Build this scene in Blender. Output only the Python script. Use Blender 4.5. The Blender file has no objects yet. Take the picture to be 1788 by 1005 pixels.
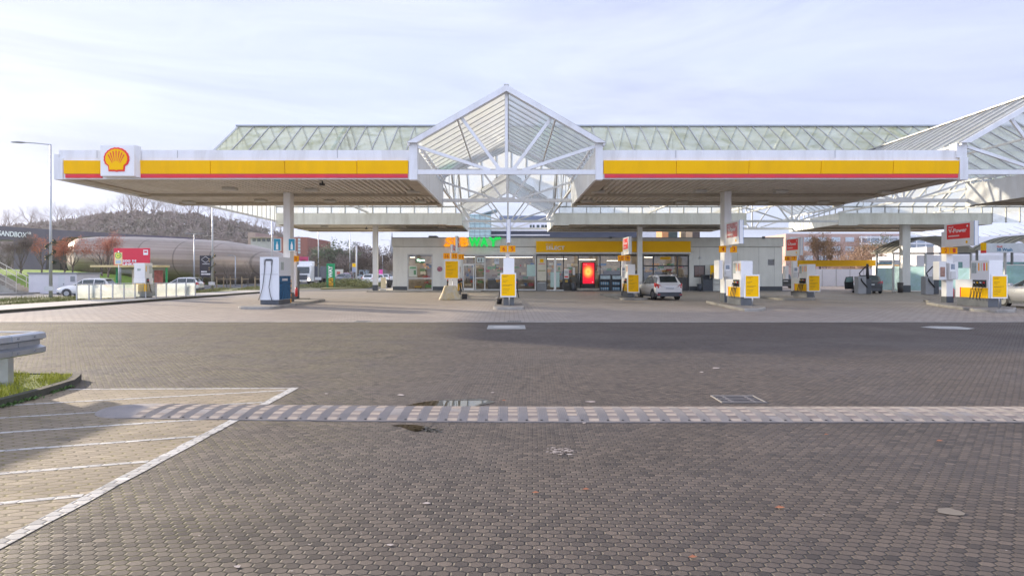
import bpy, bmesh, math, random
from mathutils import Vector, Matrix
random.seed(7)
R = math.radians
SC = bpy.context.scene
COL = SC.collection
F = 1100.0; CX = 889.5; CY = 478.0; H = 1.65
def Wp(x, y, d): return Vector(((x-CX)*d/F, d, H+(CY-y)*d/F))
def Gp(x, y):
    d = H*F/(y-CY); return Vector(((x-CX)*d/F, d, 0.0))
def Xa(x, d): return (x-CX)*d/F
def Za(y, d): return H+(CY-y)*d/F

# ------------------------------------------------------------------ materials
MATS = {}
class NT:
    def __init__(s, m):
        s.t = m.node_tree; s.n = s.t.nodes; s.l = s.t.links
    def new(s, typ, **kw):
        n = s.n.new(typ)
        for k, v in kw.items(): setattr(n, k, v)
        return n
    def link(s, a, b): s.l.new(a, b)
    def math(s, op, a, b=None, c=None, clamp=False):
        n = s.n.new('ShaderNodeMath'); n.operation = op; n.use_clamp = clamp
        for i, v in enumerate((a, b, c)):
            if v is None: continue
            if isinstance(v, (int, float)): n.inputs[i].default_value = v
            else: s.l.new(v, n.inputs[i])
        return n.outputs[0]
    def mix(s, f, a, b, mode='MIX'):
        n = s.n.new('ShaderNodeMix'); n.data_type = 'RGBA'; n.blend_type = mode
        for sock, v in ((n.inputs[0], f), (n.inputs[6], a), (n.inputs[7], b)):
            if isinstance(v, (int, float)): sock.default_value = v
            elif isinstance(v, (tuple, list)): sock.default_value = (v[0], v[1], v[2], 1)
            else: s.l.new(v, sock)
        return n.outputs[2]
    def noise(s, scale, detail=3, rough=0.55, vec=None, dist=0.0):
        n = s.n.new('ShaderNodeTexNoise'); n.inputs['Scale'].default_value = scale
        n.inputs['Detail'].default_value = detail; n.inputs['Roughness'].default_value = rough
        n.inputs['Distortion'].default_value = dist
        if vec is not None: s.l.new(vec, n.inputs['Vector'])
        return n.outputs['Fac']
    def ramp(s, f, lo, hi):
        n = s.n.new('ShaderNodeMapRange'); n.inputs[1].default_value = lo; n.inputs[2].default_value = hi
        n.clamp = True; s.l.new(f, n.inputs[0]); return n.outputs[0]
    def pos(s):
        return s.n.new('ShaderNodeNewGeometry').outputs['Position']
    def mapping(s, vec, scale=(1,1,1), rot=(0,0,0), loc=(0,0,0)):
        n = s.n.new('ShaderNodeMapping'); n.inputs['Scale'].default_value = scale
        n.inputs['Rotation'].default_value = rot; n.inputs['Location'].default_value = loc
        s.l.new(vec, n.inputs['Vector']); return n.outputs[0]
    def bump(s, h, dist=0.01, strength=1.0):
        n = s.n.new('ShaderNodeBump'); n.inputs['Distance'].default_value = dist
        n.inputs['Strength'].default_value = strength; s.l.new(h, n.inputs['Height']); return n.outputs[0]

def newmat(name):
    m = bpy.data.materials.new(name); m.use_nodes = True
    t = NT(m); b = t.n['Principled BSDF']; return m, t, b

def M(name, col=None, rough=0.5, metal=0.0, var=0.12, vscale=1.5, dirt=None, dirtamt=0.0, dscale=0.8,
      bump=0.0, bscale=60, emit=None, es=0.0, coat=0.0, streak=False, spec=0.5):
    if name in MATS: return MATS[name]
    m, t, b = newmat(name)
    p = t.pos()
    n1 = t.noise(vscale, 4, 0.6, p)
    f = t.ramp(n1, 0.25, 0.75)
    lo = tuple(c*(1-var) for c in col); hi = tuple(min(1, c*(1+var)) for c in col)
    c = t.mix(f, lo, hi)
    if dirt:
        v = t.mapping(p, scale=(1, 1, 0.15)) if streak else p
        n2 = t.noise(dscale, 5, 0.65, v, 0.4)
        ff = t.math('MULTIPLY', t.ramp(n2, 0.45, 0.75), dirtamt)
        c = t.mix(ff, c, dirt)
    t.link(c, b.inputs['Base Color'])
    n3 = t.noise(vscale*3, 3, 0.6, p)
    rr = t.math('ADD', t.math('MULTIPLY', n3, 0.16), rough-0.08)
    t.link(rr, b.inputs['Roughness'])
    b.inputs['Metallic'].default_value = metal; b.inputs['Specular IOR Level'].default_value = spec
    if coat: b.inputs['Coat Weight'].default_value = coat; b.inputs['Coat Roughness'].default_value = 0.08
    if bump:
        t.link(t.bump(t.noise(bscale, 3, 0.6, p), bump), b.inputs['Normal'])
    if emit:
        b.inputs['Emission Color'].default_value = (*emit, 1); b.inputs['Emission Strength'].default_value = es
    MATS[name] = m; return m

def glassmat(name, tint=(0.8,0.86,0.84), transp=0.75, rough=0.02, diff=None, damt=0.0, ior=1.45, noise=None):
    """thin pane: transparent + mirror by fresnel + a share of dirty translucence"""
    if name in MATS: return MATS[name]
    m, t, b = newmat(name); t.n.remove(b)
    out = t.n['Material Output']
    tr = t.new('ShaderNodeBsdfTransparent'); tr.inputs[0].default_value = (*tint, 1)
    gl = t.new('ShaderNodeBsdfGlossy'); gl.inputs['Roughness'].default_value = rough
    gl.inputs[0].default_value = (0.9, 0.93, 0.95, 1)
    fr = t.new('ShaderNodeFresnel'); fr.inputs[0].default_value = ior
    mx = t.new('ShaderNodeMixShader')
    ff = t.math('ADD', t.math('MULTIPLY', fr.outputs[0], 0.9), 0.0, clamp=True)
    t.link(ff, mx.inputs[0]); t.link(tr.outputs[0], mx.inputs[1]); t.link(gl.outputs[0], mx.inputs[2])
    last = mx.outputs[0]
    if diff:
        p = t.pos()
        d1 = t.new('ShaderNodeBsdfTranslucent'); d2 = t.new('ShaderNodeBsdfDiffuse')
        n = t.noise(0.7, 5, 0.65, t.mapping(p, scale=(1,1,1)), 0.6)
        n2 = t.noise(6, 4, 0.7, p)
        col = t.mix(t.ramp(n, 0.42, 0.68), diff, noise or tuple(c*0.75 for c in diff))
        t.link(col, d1.inputs[0]); t.link(col, d2.inputs[0])
        dm = t.new('ShaderNodeMixShader'); dm.inputs[0].default_value = 0.35
        t.link(d1.outputs[0], dm.inputs[1]); t.link(d2.outputs[0], dm.inputs[2])
        m2 = t.new('ShaderNodeMixShader')
        fa = t.math('ADD', t.math('MULTIPLY', t.ramp(n, 0.35, 0.7), 0.35), t.math('ADD', t.math('MULTIPLY', n2, 0.15), damt-0.2), clamp=True)
        t.link(fa, m2.inputs[0]); t.link(last, m2.inputs[1]); t.link(dm.outputs[0], m2.inputs[2])
        last = m2.outputs[0]
    t.link(last, out.inputs[0])
    MATS[name] = m; return m

WHITE = M('white_paint', (0.80,0.80,0.79), 0.45, var=0.04, dirt=(0.5,0.48,0.42), dirtamt=0.45, streak=True, dscale=1.2)
WHITEC = M('white_clean', (0.82,0.82,0.81), 0.4, var=0.03)
FASC = M('fascia_white', (0.80,0.81,0.82), 0.42, var=0.04, dirt=(0.50,0.48,0.44), dirtamt=0.55, streak=True, dscale=1.3)
FASCR = M('fascia_aged', (0.86,0.87,0.82), 0.5, var=0.06, dirt=(0.42,0.40,0.32), dirtamt=0.5, streak=True, dscale=1.0)
YEL = M('yellow_panel', (1.0,0.53,0.0), 0.6, spec=.15, var=0.04, dirt=(0.62,0.34,0.02), dirtamt=0.35, streak=True)
YELB = M('yellow_board', (1.0,0.55,0.0), 0.6, spec=.15, var=0.03)
ORAN = M('orange_plate', (1.0,0.42,0.0), 0.6, spec=.15, var=0.03)
RED = M('red_panel', (0.72,0.02,0.03), 0.4, var=0.08, dirt=(0.45,0.03,0.10), dirtamt=0.5)
REDB = M('red_board', (0.82,0.015,0.015), 0.4, var=0.05)
DGREY = M('dark_grey', (0.07,0.08,0.095), 0.5, var=0.15)
MGREY = M('mid_grey', (0.25,0.26,0.27), 0.5, var=0.1)
LGREY = M('light_grey', (0.56,0.57,0.58), 0.5, var=0.08)
BLACK = M('black_rubber', (0.012,0.012,0.013), 0.55, var=0.2)
GALV = M('galvanised_steel', (0.50,0.52,0.55), 0.42, metal=0.75, var=0.12, vscale=6, dirt=(0.3,0.3,0.3), dirtamt=0.4)
POLE = M('pole_steel', (0.42,0.44,0.46), 0.45, metal=0.5, var=0.1)
WALL = M('shop_wall', (0.80,0.80,0.76), 0.6, var=0.04, dirt=(0.40,0.39,0.36), dirtamt=0.3, streak=True)
SHOPY = M('shop_yellow', (1.0,0.53,0.0), 0.6, spec=.15, var=0.05)
FRAME = M('window_frame', (0.62,0.62,0.62), 0.4, var=0.05)
FRAMED = M('window_frame_dark', (0.05,0.052,0.055), 0.4, var=0.1)
CONC = M('kerb_concrete', (0.36,0.34,0.30), 0.85, var=0.15, vscale=3, dirt=(0.10,0.09,0.08), dirtamt=0.6, bump=0.004)
DKERB = M('kerb_dark', (0.07,0.062,0.05), 0.9, var=0.3, vscale=5, bump=0.01, bscale=30, dirt=(0.05,0.07,0.02), dirtamt=0.6)
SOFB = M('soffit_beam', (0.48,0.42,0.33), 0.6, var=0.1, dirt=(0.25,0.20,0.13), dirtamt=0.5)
TRUSS = M('truss_white', (0.78,0.79,0.80), 0.42, var=0.04, dirt=(0.5,0.46,0.38), dirtamt=0.3)
BAR = M('glazing_bar', (0.42,0.42,0.40), 0.5, metal=0.2, var=0.15)
PINK = M('pink_sign', (0.8,0.08,0.4), 0.5)
BLUE = M('teal_blue', (0.01,0.27,0.42), 0.4, var=0.05)
GREENL = M('sign_green', (0.0,0.33,0.10), 0.4, var=0.05)
TEXTD = M('text_dark', (0.25,0.10,0.01), 0.6)
TEXTR = M('text_red', (0.55,0.03,0.0), 0.5)
TEXTW = M('text_white', (0.85,0.85,0.85), 0.5)
BRICK = M('red_brick', (0.30,0.12,0.095), 0.8, var=0.15, vscale=0.6)
LAWN = None
CARW = M('car_white', (0.80,0.80,0.79), 0.3, var=0.02, coat=0.8)
CARD = M('car_dark', (0.02,0.025,0.03), 0.3, var=0.05, coat=0.9)
CARS = M('car_silver', (0.62,0.62,0.62), 0.3, metal=0.4, var=0.02, coat=0.8)
TAIL = M('tail_lamp', (0.5,0.01,0.02), 0.25, var=0.1, coat=0.6)
CARG = M('car_glass', (0.02,0.035,0.035), 0.08, var=0.2, coat=0.5)
PLATE = M('number_plate', (0.55,0.57,0.6), 0.4)
GLROOF = glassmat('roof_glazing', (0.86,0.94,0.86), 0.9, 0.2, (0.74,0.80,0.71), 0.62, noise=(0.48,0.52,0.33))
GLGAB = glassmat('gable_glazing', (0.92,0.95,0.92), 0.9, 0.15, (0.76,0.78,0.75), 0.48, noise=(0.62,0.64,0.56))
GLROOFR = glassmat('roof_glazing_clear', (0.92,0.95,0.92), 0.9, 0.15, (0.80,0.82,0.76), 0.42, noise=(0.66,0.64,0.52))
GLSHOP = glassmat('shop_glass', (0.88,0.90,0.89), 0.78, 0.02, ior=1.75)
GLTEAL = glassmat('wash_glass', (0.70,0.92,0.90), 0.85, 0.05, (0.55,0.86,0.84), 0.75, noise=(0.55,0.76,0.84))
GLFENCE = glassmat('fence_glass', (0.8,0.9,0.88), 0.85, 0.05, (0.55,0.60,0.58), 0.62, noise=(0.62,0.63,0.59))

# ------------------------------------------------------------------ mesh builder
class MB:
    def __init__(s): s.v = []; s.f = []; s.sm = []
    def quad(s, *pts, smooth=False):
        b = len(s.v); s.v += [Vector(p) for p in pts]; s.f.append(tuple(range(b, b+len(pts)))); s.sm.append(smooth); return s
    def box(s, x0, x1, y0, y1, z0, z1, bev=0.0):
        if x0 > x1: x0, x1 = x1, x0
        if y0 > y1: y0, y1 = y1, y0
        if z0 > z1: z0, z1 = z1, z0
        bev = min(bev, (x1-x0)*.3, (y1-y0)*.3, (z1-z0)*.3)
        if bev <= 0:
            b = len(s.v)
            s.v += [Vector(p) for p in ((x0,y0,z0),(x1,y0,z0),(x1,y1,z0),(x0,y1,z0),(x0,y0,z1),(x1,y0,z1),(x1,y1,z1),(x0,y1,z1))]
            for q in ((0,3,2,1),(4,5,6,7),(0,1,5,4),(1,2,6,5),(2,3,7,6),(3,0,4,7)):
                s.f.append(tuple(b+i for i in q)); s.sm.append(False)
        else:
            bm = bmesh.new(); bmesh.ops.create_cube(bm, size=1)
            for v in bm.verts:
                v.co = Vector((x0+(v.co.x+.5)*(x1-x0), y0+(v.co.y+.5)*(y1-y0), z0+(v.co.z+.5)*(z1-z0)))
            bmesh.ops.bevel(bm, geom=bm.edges[:], offset=bev, segments=2, affect='EDGES', profile=0.6)
            s.addbm(bm)
        return s
    def addbm(s, bm, smooth=False):
        b = len(s.v); bm.verts.index_update()
        s.v += [v.co.copy() for v in bm.verts]
        for f in bm.faces: s.f.append(tuple(b+v.index for v in f.verts)); s.sm.append(smooth)
        bm.free()
    def beam(s, p, q, w, h, up=(0,0,1)):
        p = Vector(p); q = Vector(q); d = (q-p).normalized(); up = Vector(up)
        if abs(d.dot(up)) > 0.98: up = Vector((0,1,0))
        r = d.cross(up).normalized()*w/2; u = r.cross(d).normalized()*h/2
        b = len(s.v)
        for o in (p, q): s.v += [o-r-u, o+r-u, o+r+u, o-r+u]
        for f in ((0,1,2,3),(7,6,5,4),(0,4,5,1),(1,5,6,2),(2,6,7,3),(3,7,4,0)):
            s.f.append(tuple(b+i for i in f)); s.sm.append(False)
        return s
    def tube(s, pts, r, n=8, cap=True):
        pts = [Vector(p) for p in pts]; rs = r if isinstance(r, (list, tuple)) else [r]*len(pts)
        b = len(s.v); ref = None
        for i, p in enumerate(pts):
            d = (pts[min(i+1, len(pts)-1)]-pts[max(i-1, 0)]).normalized()
            if ref is None:
                ref = Vector((1,0,0)) if abs(d.x) < 0.9 else Vector((0,1,0))
            a = (ref - d*ref.dot(d)).normalized(); c = d.cross(a); ref = a
            for k in range(n):
                t = 2*math.pi*k/n; s.v.append(p+(a*math.cos(t)+c*math.sin(t))*rs[i])
        for i in range(len(pts)-1):
            for k in range(n):
                k2 = (k+1) % n
                s.f.append((b+i*n+k, b+i*n+k2, b+(i+1)*n+k2, b+(i+1)*n+k)); s.sm.append(True)
        if cap:
            s.f.append(tuple(b+k for k in reversed(range(n)))); s.sm.append(False)
            e = b+(len(pts)-1)*n; s.f.append(tuple(e+k for k in range(n))); s.sm.append(False)
        return s
    def prism(s, poly, z0, z1):
        n = len(poly); b = len(s.v)
        s.v += [Vector((p[0], p[1], z0)) for p in poly]+[Vector((p[0], p[1], z1)) for p in poly]
        s.f.append(tuple(b+i for i in reversed(range(n)))); s.f.append(tuple(b+n+i for i in range(n)))
        s.sm += [False, False]
        for i in range(n):
            j = (i+1) % n; s.f.append((b+i, b+j, b+n+j, b+n+i)); s.sm.append(False)
        return s
    def extr(s, pts, vec):
        n = len(pts); b = len(s.v); vec = Vector(vec)
        s.v += [Vector(p) for p in pts]+[Vector(p)+vec for p in pts]
        s.f.append(tuple(b+i for i in range(n))); s.f.append(tuple(b+n+i for i in reversed(range(n))))
        s.sm += [False, False]
        for i in range(n):
            j = (i+1) % n; s.f.append((b+i, b+n+i, b+n+j, b+j)); s.sm.append(False)
        return s
    def loft(s, rings, closed=True, capa=True, capb=True, smooth=True):
        n = len(rings[0]); b = len(s.v)
        for r in rings: s.v += [Vector(p) for p in r]
        for i in range(len(rings)-1):
            for k in range(n if closed else n-1):
                k2 = (k+1) % n
                s.f.append((b+i*n+k, b+i*n+k2, b+(i+1)*n+k2, b+(i+1)*n+k)); s.sm.append(smooth)
        if capa: s.f.append(tuple(b+k for k in reversed(range(n)))); s.sm.append(False)
        if capb:
            e = b+(len(rings)-1)*n; s.f.append(tuple(e+k for k in range(n))); s.sm.append(False)
        return s
    def build(s, name, mat, parent=None, fixn=True):
        me = bpy.data.meshes.new(name)
        org = Vector(parent['_org']) if parent is not None and '_org' in parent else Vector((0,0,0))
        me.from_pydata([tuple(v-org) for v in s.v], [], s.f)
        for p, q in zip(me.polygons, s.sm): p.use_smooth = q
        if fixn:
            bm = bmesh.new(); bm.from_mesh(me); bmesh.ops.recalc_face_normals(bm, faces=bm.faces[:]); bm.to_mesh(me); bm.free()
        me.materials.append(mat); me.update()
        o = bpy.data.objects.new(name, me); COL.objects.link(o)
        if parent is not None:
            o.parent = parent
            if '_org' in parent: o['_org'] = parent['_org']
        return o
def tag(o, label=None, cat=None, group=None, kind=None):
    if label: o['label'] = label
    if cat: o['category'] = cat
    if group: o['group'] = group
    if kind: o['kind'] = kind
    return o
def thing(name, label, cat, loc=(0,0,0), group=None, kind=None):
    o = bpy.data.objects.new(name, None); COL.objects.link(o); o.location = loc
    o['_org'] = tuple(loc); o.empty_display_size = 0.2
    return tag(o, label, cat, group, kind)
def copy_tree(o, loc=None, label=None, rz=None, scale=None, parent=None):
    c = o.copy(); COL.objects.link(c)
    if parent is not None: c.parent = parent
    if loc is not None: c.location = loc
    if rz is not None: c.rotation_euler = (0,0,rz)
    if scale is not None: c.scale = (scale,)*3 if isinstance(scale, (int,float)) else scale
    if label: c['label'] = label
    for ch in list(o.children): copy_tree(ch, parent=c)
    return c
def text(s, O, Rv, Uv, w, h, mat, parent, name='lettering', depth=0.02, bold=0.0, shear=0.0):
    cu = bpy.data.curves.new('t', 'FONT'); cu.body = s; cu.extrude = 0.05; cu.offset = bold; cu.shear = shear
    cu.resolution_u = 3
    ob = bpy.data.objects.new('t', cu); COL.objects.link(ob)
    me0 = bpy.data.meshes.new_from_object(ob)
    vs = [v.co.copy() for v in me0.vertices]; fs = [tuple(p.vertices) for p in me0.polygons]
    bpy.data.objects.remove(ob); bpy.data.curves.remove(cu); bpy.data.meshes.remove(me0)
    x0 = min(v.x for v in vs); x1 = max(v.x for v in vs); y0 = min(v.y for v in vs); y1 = max(v.y for v in vs)
    O = Vector(O); Rv = Vector(Rv).normalized(); Uv = Vector(Uv).normalized(); N = Rv.cross(Uv)
    mb = MB()
    mb.v = [O+Rv*((v.x-x0)/(x1-x0)*w)+Uv*((v.y-y0)/(y1-y0)*h)+N*((v.z+0.05)*10*depth) for v in vs]
    mb.f = fs; mb.sm = [False]*len(fs)
    return mb.build(name, mat, parent)
def plate_text(lines, O, Rv, Uv, w, lh, mat, parent, name='lettering'):
    """thin rows of small print as short raised dashes"""
    O = Vector(O); Rv = Vector(Rv).normalized(); Uv = Vector(Uv).normalized(); N = Rv.cross(Uv)
    mb = MB()
    for (yy, x0, x1) in lines:
        x = x0
        while x < x1:
            l = random.uniform(.03, .07); l = min(l, x1-x)
            p = O+Rv*x*w+Uv*yy+N*0.004
            mb.quad(p, p+Rv*l*w*1.2, p+Rv*l*w*1.2+Uv*lh, p+Uv*lh); x += l*1.2+0.02
    return mb.build(name, mat, parent)
SKYMIN, SKYMAX, SKYCLOUD, SKYS, SUNS, EXPO, SKYBACK_FILL, HAZE = 0.76, 0.96, (4.40, 4.75, 6.30, 1), 0.10, 5.0, 0.90, 1.9, 0.00022
# ------------------------------------------------------------------ ground materials
def hexmat(name, wx, wy, rot, base, var, joint, jw, moss=None, mossx=None, rough=0.6, bumpd=0.012, shear=0.0, big=None):
    m, t, b = newmat(name)
    p = t.pos()
    v = t.mapping(p, rot=(0,0,rot))
    sep = t.new('ShaderNodeSeparateXYZ'); t.link(v, sep.inputs[0])
    wob = t.noise(9, 2, 0.5, p)
    xx = t.math('ADD', t.math('DIVIDE', sep.outputs[0], wx), t.math('MULTIPLY', wob, 0.10))
    if shear:
        xx = t.math('ADD', xx, t.math('MULTIPLY', sep.outputs[1], shear))
    yy = t.math('ADD', t.math('DIVIDE', sep.outputs[1], wy), t.math('MULTIPLY', t.noise(7, 2, 0.5, v), 0.10))
    S3 = math.sqrt(3)
    def cell(ox, oy):
        fx = t.math('SUBTRACT', t.math('FLOORED_MODULO', t.math('SUBTRACT', xx, ox), 1.0), 0.5)
        fy = t.math('SUBTRACT', t.math('FLOORED_MODULO', t.math('SUBTRACT', yy, oy), S3), S3/2)
        return fx, fy
    ax, ay = cell(0, 0); bx, by = cell(0.5, S3/2)
    da = t.math('ADD', t.math('MULTIPLY', ax, ax), t.math('MULTIPLY', ay, ay))
    db = t.math('ADD', t.math('MULTIPLY', bx, bx), t.math('MULTIPLY', by, by))
    sel = t.math('LESS_THAN', da, db)
    inv = t.math('SUBTRACT', 1.0, sel)
    gx = t.math('ADD', t.math('MULTIPLY', ax, sel), t.math('MULTIPLY', bx, inv))
    gy = t.math('ADD', t.math('MULTIPLY', ay, sel), t.math('MULTIPLY', by, inv))
    agx = t.math('ABSOLUTE', gx); agy = t.math('ABSOLUTE', gy)
    e = t.math('SUBTRACT', 0.5, t.math('MAXIMUM', agx, t.math('ADD', t.math('MULTIPLY', agx, 0.5), t.math('MULTIPLY', agy, S3/2))))
    idx = t.math('SUBTRACT', xx, gx); idy = t.math('SUBTRACT', yy, gy)
    cm = t.new('ShaderNodeCombineXYZ')
    t.link(t.math('ROUND', t.math('MULTIPLY', idx, 2)), cm.inputs[0]); t.link(t.math('ROUND', t.math('MULTIPLY', idy, 2/S3)), cm.inputs[1])
    wn = t.new('ShaderNodeTexWhiteNoise', noise_dimensions='3D'); t.link(cm.outputs[0], wn.inputs['Vector'])
    rnd = wn.outputs['Value']
    # colour: stone tone per paver, blotches, fine grain
    c = t.mix(rnd, tuple(x*(1-var) for x in base), tuple(x*(1+var) for x in base))
    blot = t.noise(0.55, 5, 0.62, p, 0.5)
    c = t.mix(t.math('MULTIPLY', t.ramp(blot, 0.35, 0.75), 0.55), c, big or tuple(x*1.45 for x in base))
    blot2 = t.noise(1.7, 5, 0.7, t.mapping(p, loc=(9,3,0)), 0.8)
    c = t.mix(t.math('MULTIPLY', t.ramp(blot2, 0.5, 0.8), 0.5), c, tuple(x*0.62 for x in base))
    trk = t.noise(0.8, 5, 0.6, t.mapping(p, scale=(0.10, 1.0, 1), rot=(0,0,R(9))), 1.2)
    c = t.mix(t.math('MULTIPLY', t.ramp(trk, 0.50, 0.70), 0.45), c, tuple(x*0.50 for x in base))
    oil = t.noise(0.9, 3, 0.5, t.mapping(p, loc=(31,7,0)), 0.2)
    c = t.mix(t.math('MULTIPLY', t.ramp(oil, 0.66, 0.74), 0.6), c, tuple(x*0.35 for x in base))
    odd = t.math('GREATER_THAN', rnd, 0.965); c = t.mix(t.math('MULTIPLY', odd, 0.4), c, tuple(x*1.7 for x in base))
    odd2 = t.math('LESS_THAN', rnd, 0.05); c = t.mix(t.math('MULTIPLY', odd2, 0.5), c, tuple(x*0.45 for x in base))
    grain = t.noise(260, 2, 0.7, p)
    c = t.mix(t.math('MULTIPLY', t.ramp(grain, 0.5, 0.85), 0.5), c, tuple(min(1, x*2.2) for x in base))
    grime = t.noise(40, 4, 0.7, p)
    c = t.mix(t.math('MULTIPLY', t.ramp(grime, 0.45, 0.8), 0.35), c, tuple(x*0.6 for x in base))
    jm = t.ramp(e, jw, jw*0.25)
    # how open the joints are varies from place to place
    jn = t.ramp(t.noise(2.2, 4, 0.6, t.mapping(p, loc=(3,8,0))), 0.3, 0.65)
    jc = joint
    if moss:
        ms = t.new('ShaderNodeSeparateXYZ'); t.link(p, ms.inputs[0])
        side = t.ramp(ms.outputs[0], mossx[1], mossx[0])
        mn = t.ramp(t.noise(1.4, 5, 0.7, p, 0.6), 0.34, 0.56)
        mn = t.math('MULTIPLY', side, mn)
        jc = t.mix(mn, joint, moss)
        wide = t.math('MULTIPLY', t.ramp(e, 0.20, 0.04), t.math('MULTIPLY', mn, t.ramp(t.noise(30, 3, 0.7, p), 0.40, 0.6)))
        c = t.mix(t.math('MULTIPLY', wide, 0.6), c, moss)
    c = t.mix(t.math('MULTIPLY', jm, t.math('ADD', t.math('MULTIPLY', jn, 0.3), 0.7)), c, jc)
    t.link(c, b.inputs['Base Color'])
    wet = t.ramp(t.noise(0.35, 4, 0.6, t.mapping(p, loc=(5,1,0)), 0.4), 0.4, 0.7)
    t.link(t.math('SUBTRACT', rough+0.08, t.math('MULTIPLY', wet, 0.2)), b.inputs['Roughness'])
    wn2 = t.new('ShaderNodeTexWhiteNoise', noise_dimensions='3D'); t.link(t.mapping(cm.outputs[0], loc=(17,5,0)), wn2.inputs['Vector'])
    tilt = t.math('MULTIPLY', gy, t.math('SUBTRACT', wn2.outputs['Value'], 0.35))
    tilt2 = t.math('MULTIPLY', gx, t.math('SUBTRACT', rnd, 0.5))
    hgt = t.math('ADD', t.math('MULTIPLY', t.ramp(e, 0.0, 0.10), 0.75), t.math('ADD', t.math('ADD', t.math('MULTIPLY', rnd, 0.5), t.math('MULTIPLY', grain, 0.22)), t.math('ADD', t.math('MULTIPLY', tilt, 1.0), tilt2)))
    t.link(t.bump(hgt, bumpd, 1.0), b.inputs['Normal'])
    b.inputs['Specular IOR Level'].default_value = 0.45
    return m

def tilemat(name, w, h, rot, c1, c2, joint, rough=0.6, offset=0.5):
    m, t, b = newmat(name)
    p = t.pos(); v = t.mapping(p, rot=(0,0,rot))
    br = t.new('ShaderNodeTexBrick'); br.offset = offset
    t.link(v, br.inputs['Vector'])
    br.inputs['Color1'].default_value = (*c1, 1); br.inputs['Color2'].default_value = (*c2, 1); br.inputs['Mortar'].default_value = (*joint, 1)
    br.inputs['Scale'].default_value = 1; br.inputs['Mortar Size'].default_value = 0.017; br.inputs['Mortar Smooth'].default_value = 0.3
    br.inputs['Brick Width'].default_value = w; br.inputs['Row Height'].default_value = h
    c = br.outputs['Color']
    n = t.noise(0.22, 5, 0.65, t.mapping(p, scale=(1, 0.6, 1)), 0.6)
    c = t.mix(t.math('MULTIPLY', t.ramp(n, 0.42, 0.75), 0.6), c, tuple(x*0.62 for x in c1))
    n2 = t.noise(1.1, 5, 0.7, p, 1.0)
    c = t.mix(t.math('MULTIPLY', t.ramp(n2, 0.46, 0.74), 0.7), c, tuple(x*0.5 for x in c1))
    n3 = t.noise(25, 3, 0.7, p)
    c = t.mix(t.math('MULTIPLY', t.ramp(n3, 0.4, 0.8), 0.3), c, tuple(min(1,x*1.3) for x in c1))
    t.link(c, b.inputs['Base Color'])
    t.link(t.math('SUBTRACT', rough+.1, t.math('MULTIPLY', t.ramp(n, .3, .7), 0.2)), b.inputs['Roughness'])
    t.link(t.bump(br.outputs['Fac'], -0.004), b.inputs['Normal'])
    return m

PAVE = hexmat('hex_paving', 0.0905, 0.0675, R(2.2), (0.084,0.065,0.051), 0.32, (0.012,0.009,0.007), 0.085,
              moss=(0.16,0.145,0.035), mossx=(-3.6, -0.9), rough=0.66, bumpd=0.013)
PAVEH = hexmat('hatched_paving_stone', 0.19, 0.085, R(-14), (0.225,0.178,0.122), 0.16, (0.06,0.046,0.03), 0.07,
               moss=(0.16,0.13,0.04), mossx=(-3.0, 0.5), rough=0.75, big=(0.31,0.25,0.165), shear=2.5, bumpd=0.004)
APRON = tilemat('concrete_tiles', 0.36, 0.24, 0, (0.37,0.31,0.255), (0.275,0.232,0.195), (0.085,0.07,0.058))
ASPH = M('asphalt', (0.12,0.118,0.115), 0.8, var=0.2, vscale=0.8, bump=0.01, bscale=80)
WALK = M('sidewalk_slabs', (0.36,0.34,0.32), 0.8, var=0.15, vscale=1.2)
def grassmat(name, a, b2, sc=1.2):
    m, t, b = newmat(name); p = t.pos()
    c = t.mix(t.ramp(t.noise(sc, 6, 0.7, p, 0.4), 0.3, 0.7), a, b2)
    c = t.mix(t.math('MULTIPLY', t.ramp(t.noise(sc*12, 3, 0.7, p), 0.4, 0.8), 0.5), c, tuple(x*0.5 for x in a))
    t.link(c, b.inputs['Base Color']); b.inputs['Roughness'].default_value = 0.9
    t.link(t.bump(t.noise(20, 4, 0.7, p), 0.05), b.inputs['Normal']); return m
LAWN = grassmat('lawn', (0.14,0.24,0.02), (0.24,0.34,0.04))
VERGE = grassmat('verge_grass', (0.14,0.17,0.05), (0.27,0.24,0.13), 0.9)
SOIL = grassmat('ground_far', (0.13,0.14,0.07), (0.17,0.15,0.10), 0.1)

def sheet(name, x0, x1, y0, y1, z, mat, label=None):
    return tag(MB().quad((x0,y0,z),(x1,y0,z),(x1,y1,z),(x0,y1,z)).build(name, mat), label, kind='structure')
sheet('ground', -900, 900, -60, 1500, -0.03, SOIL)
sheet('forecourt_apron', -21.3, 70, 21.55, 95, 0.0, APRON)
sheet('hex_paving', -21.3, 60, -6, 21.55, 0.004, PAVE)
# extra run of paving under the apron's left continuation
sheet('exit_road', -21.3, -9.5, 60, 140, 0.004, ASPH)
# kerb row between the two pavings
k = MB()
x = -21.3
while x < 60:
    k.box(x+.006, x+.994, 21.50, 21.62, -0.05, 0.012); x += 1.0
tag(k.build('paving_edge_strip', CONC), kind='structure')
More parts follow.
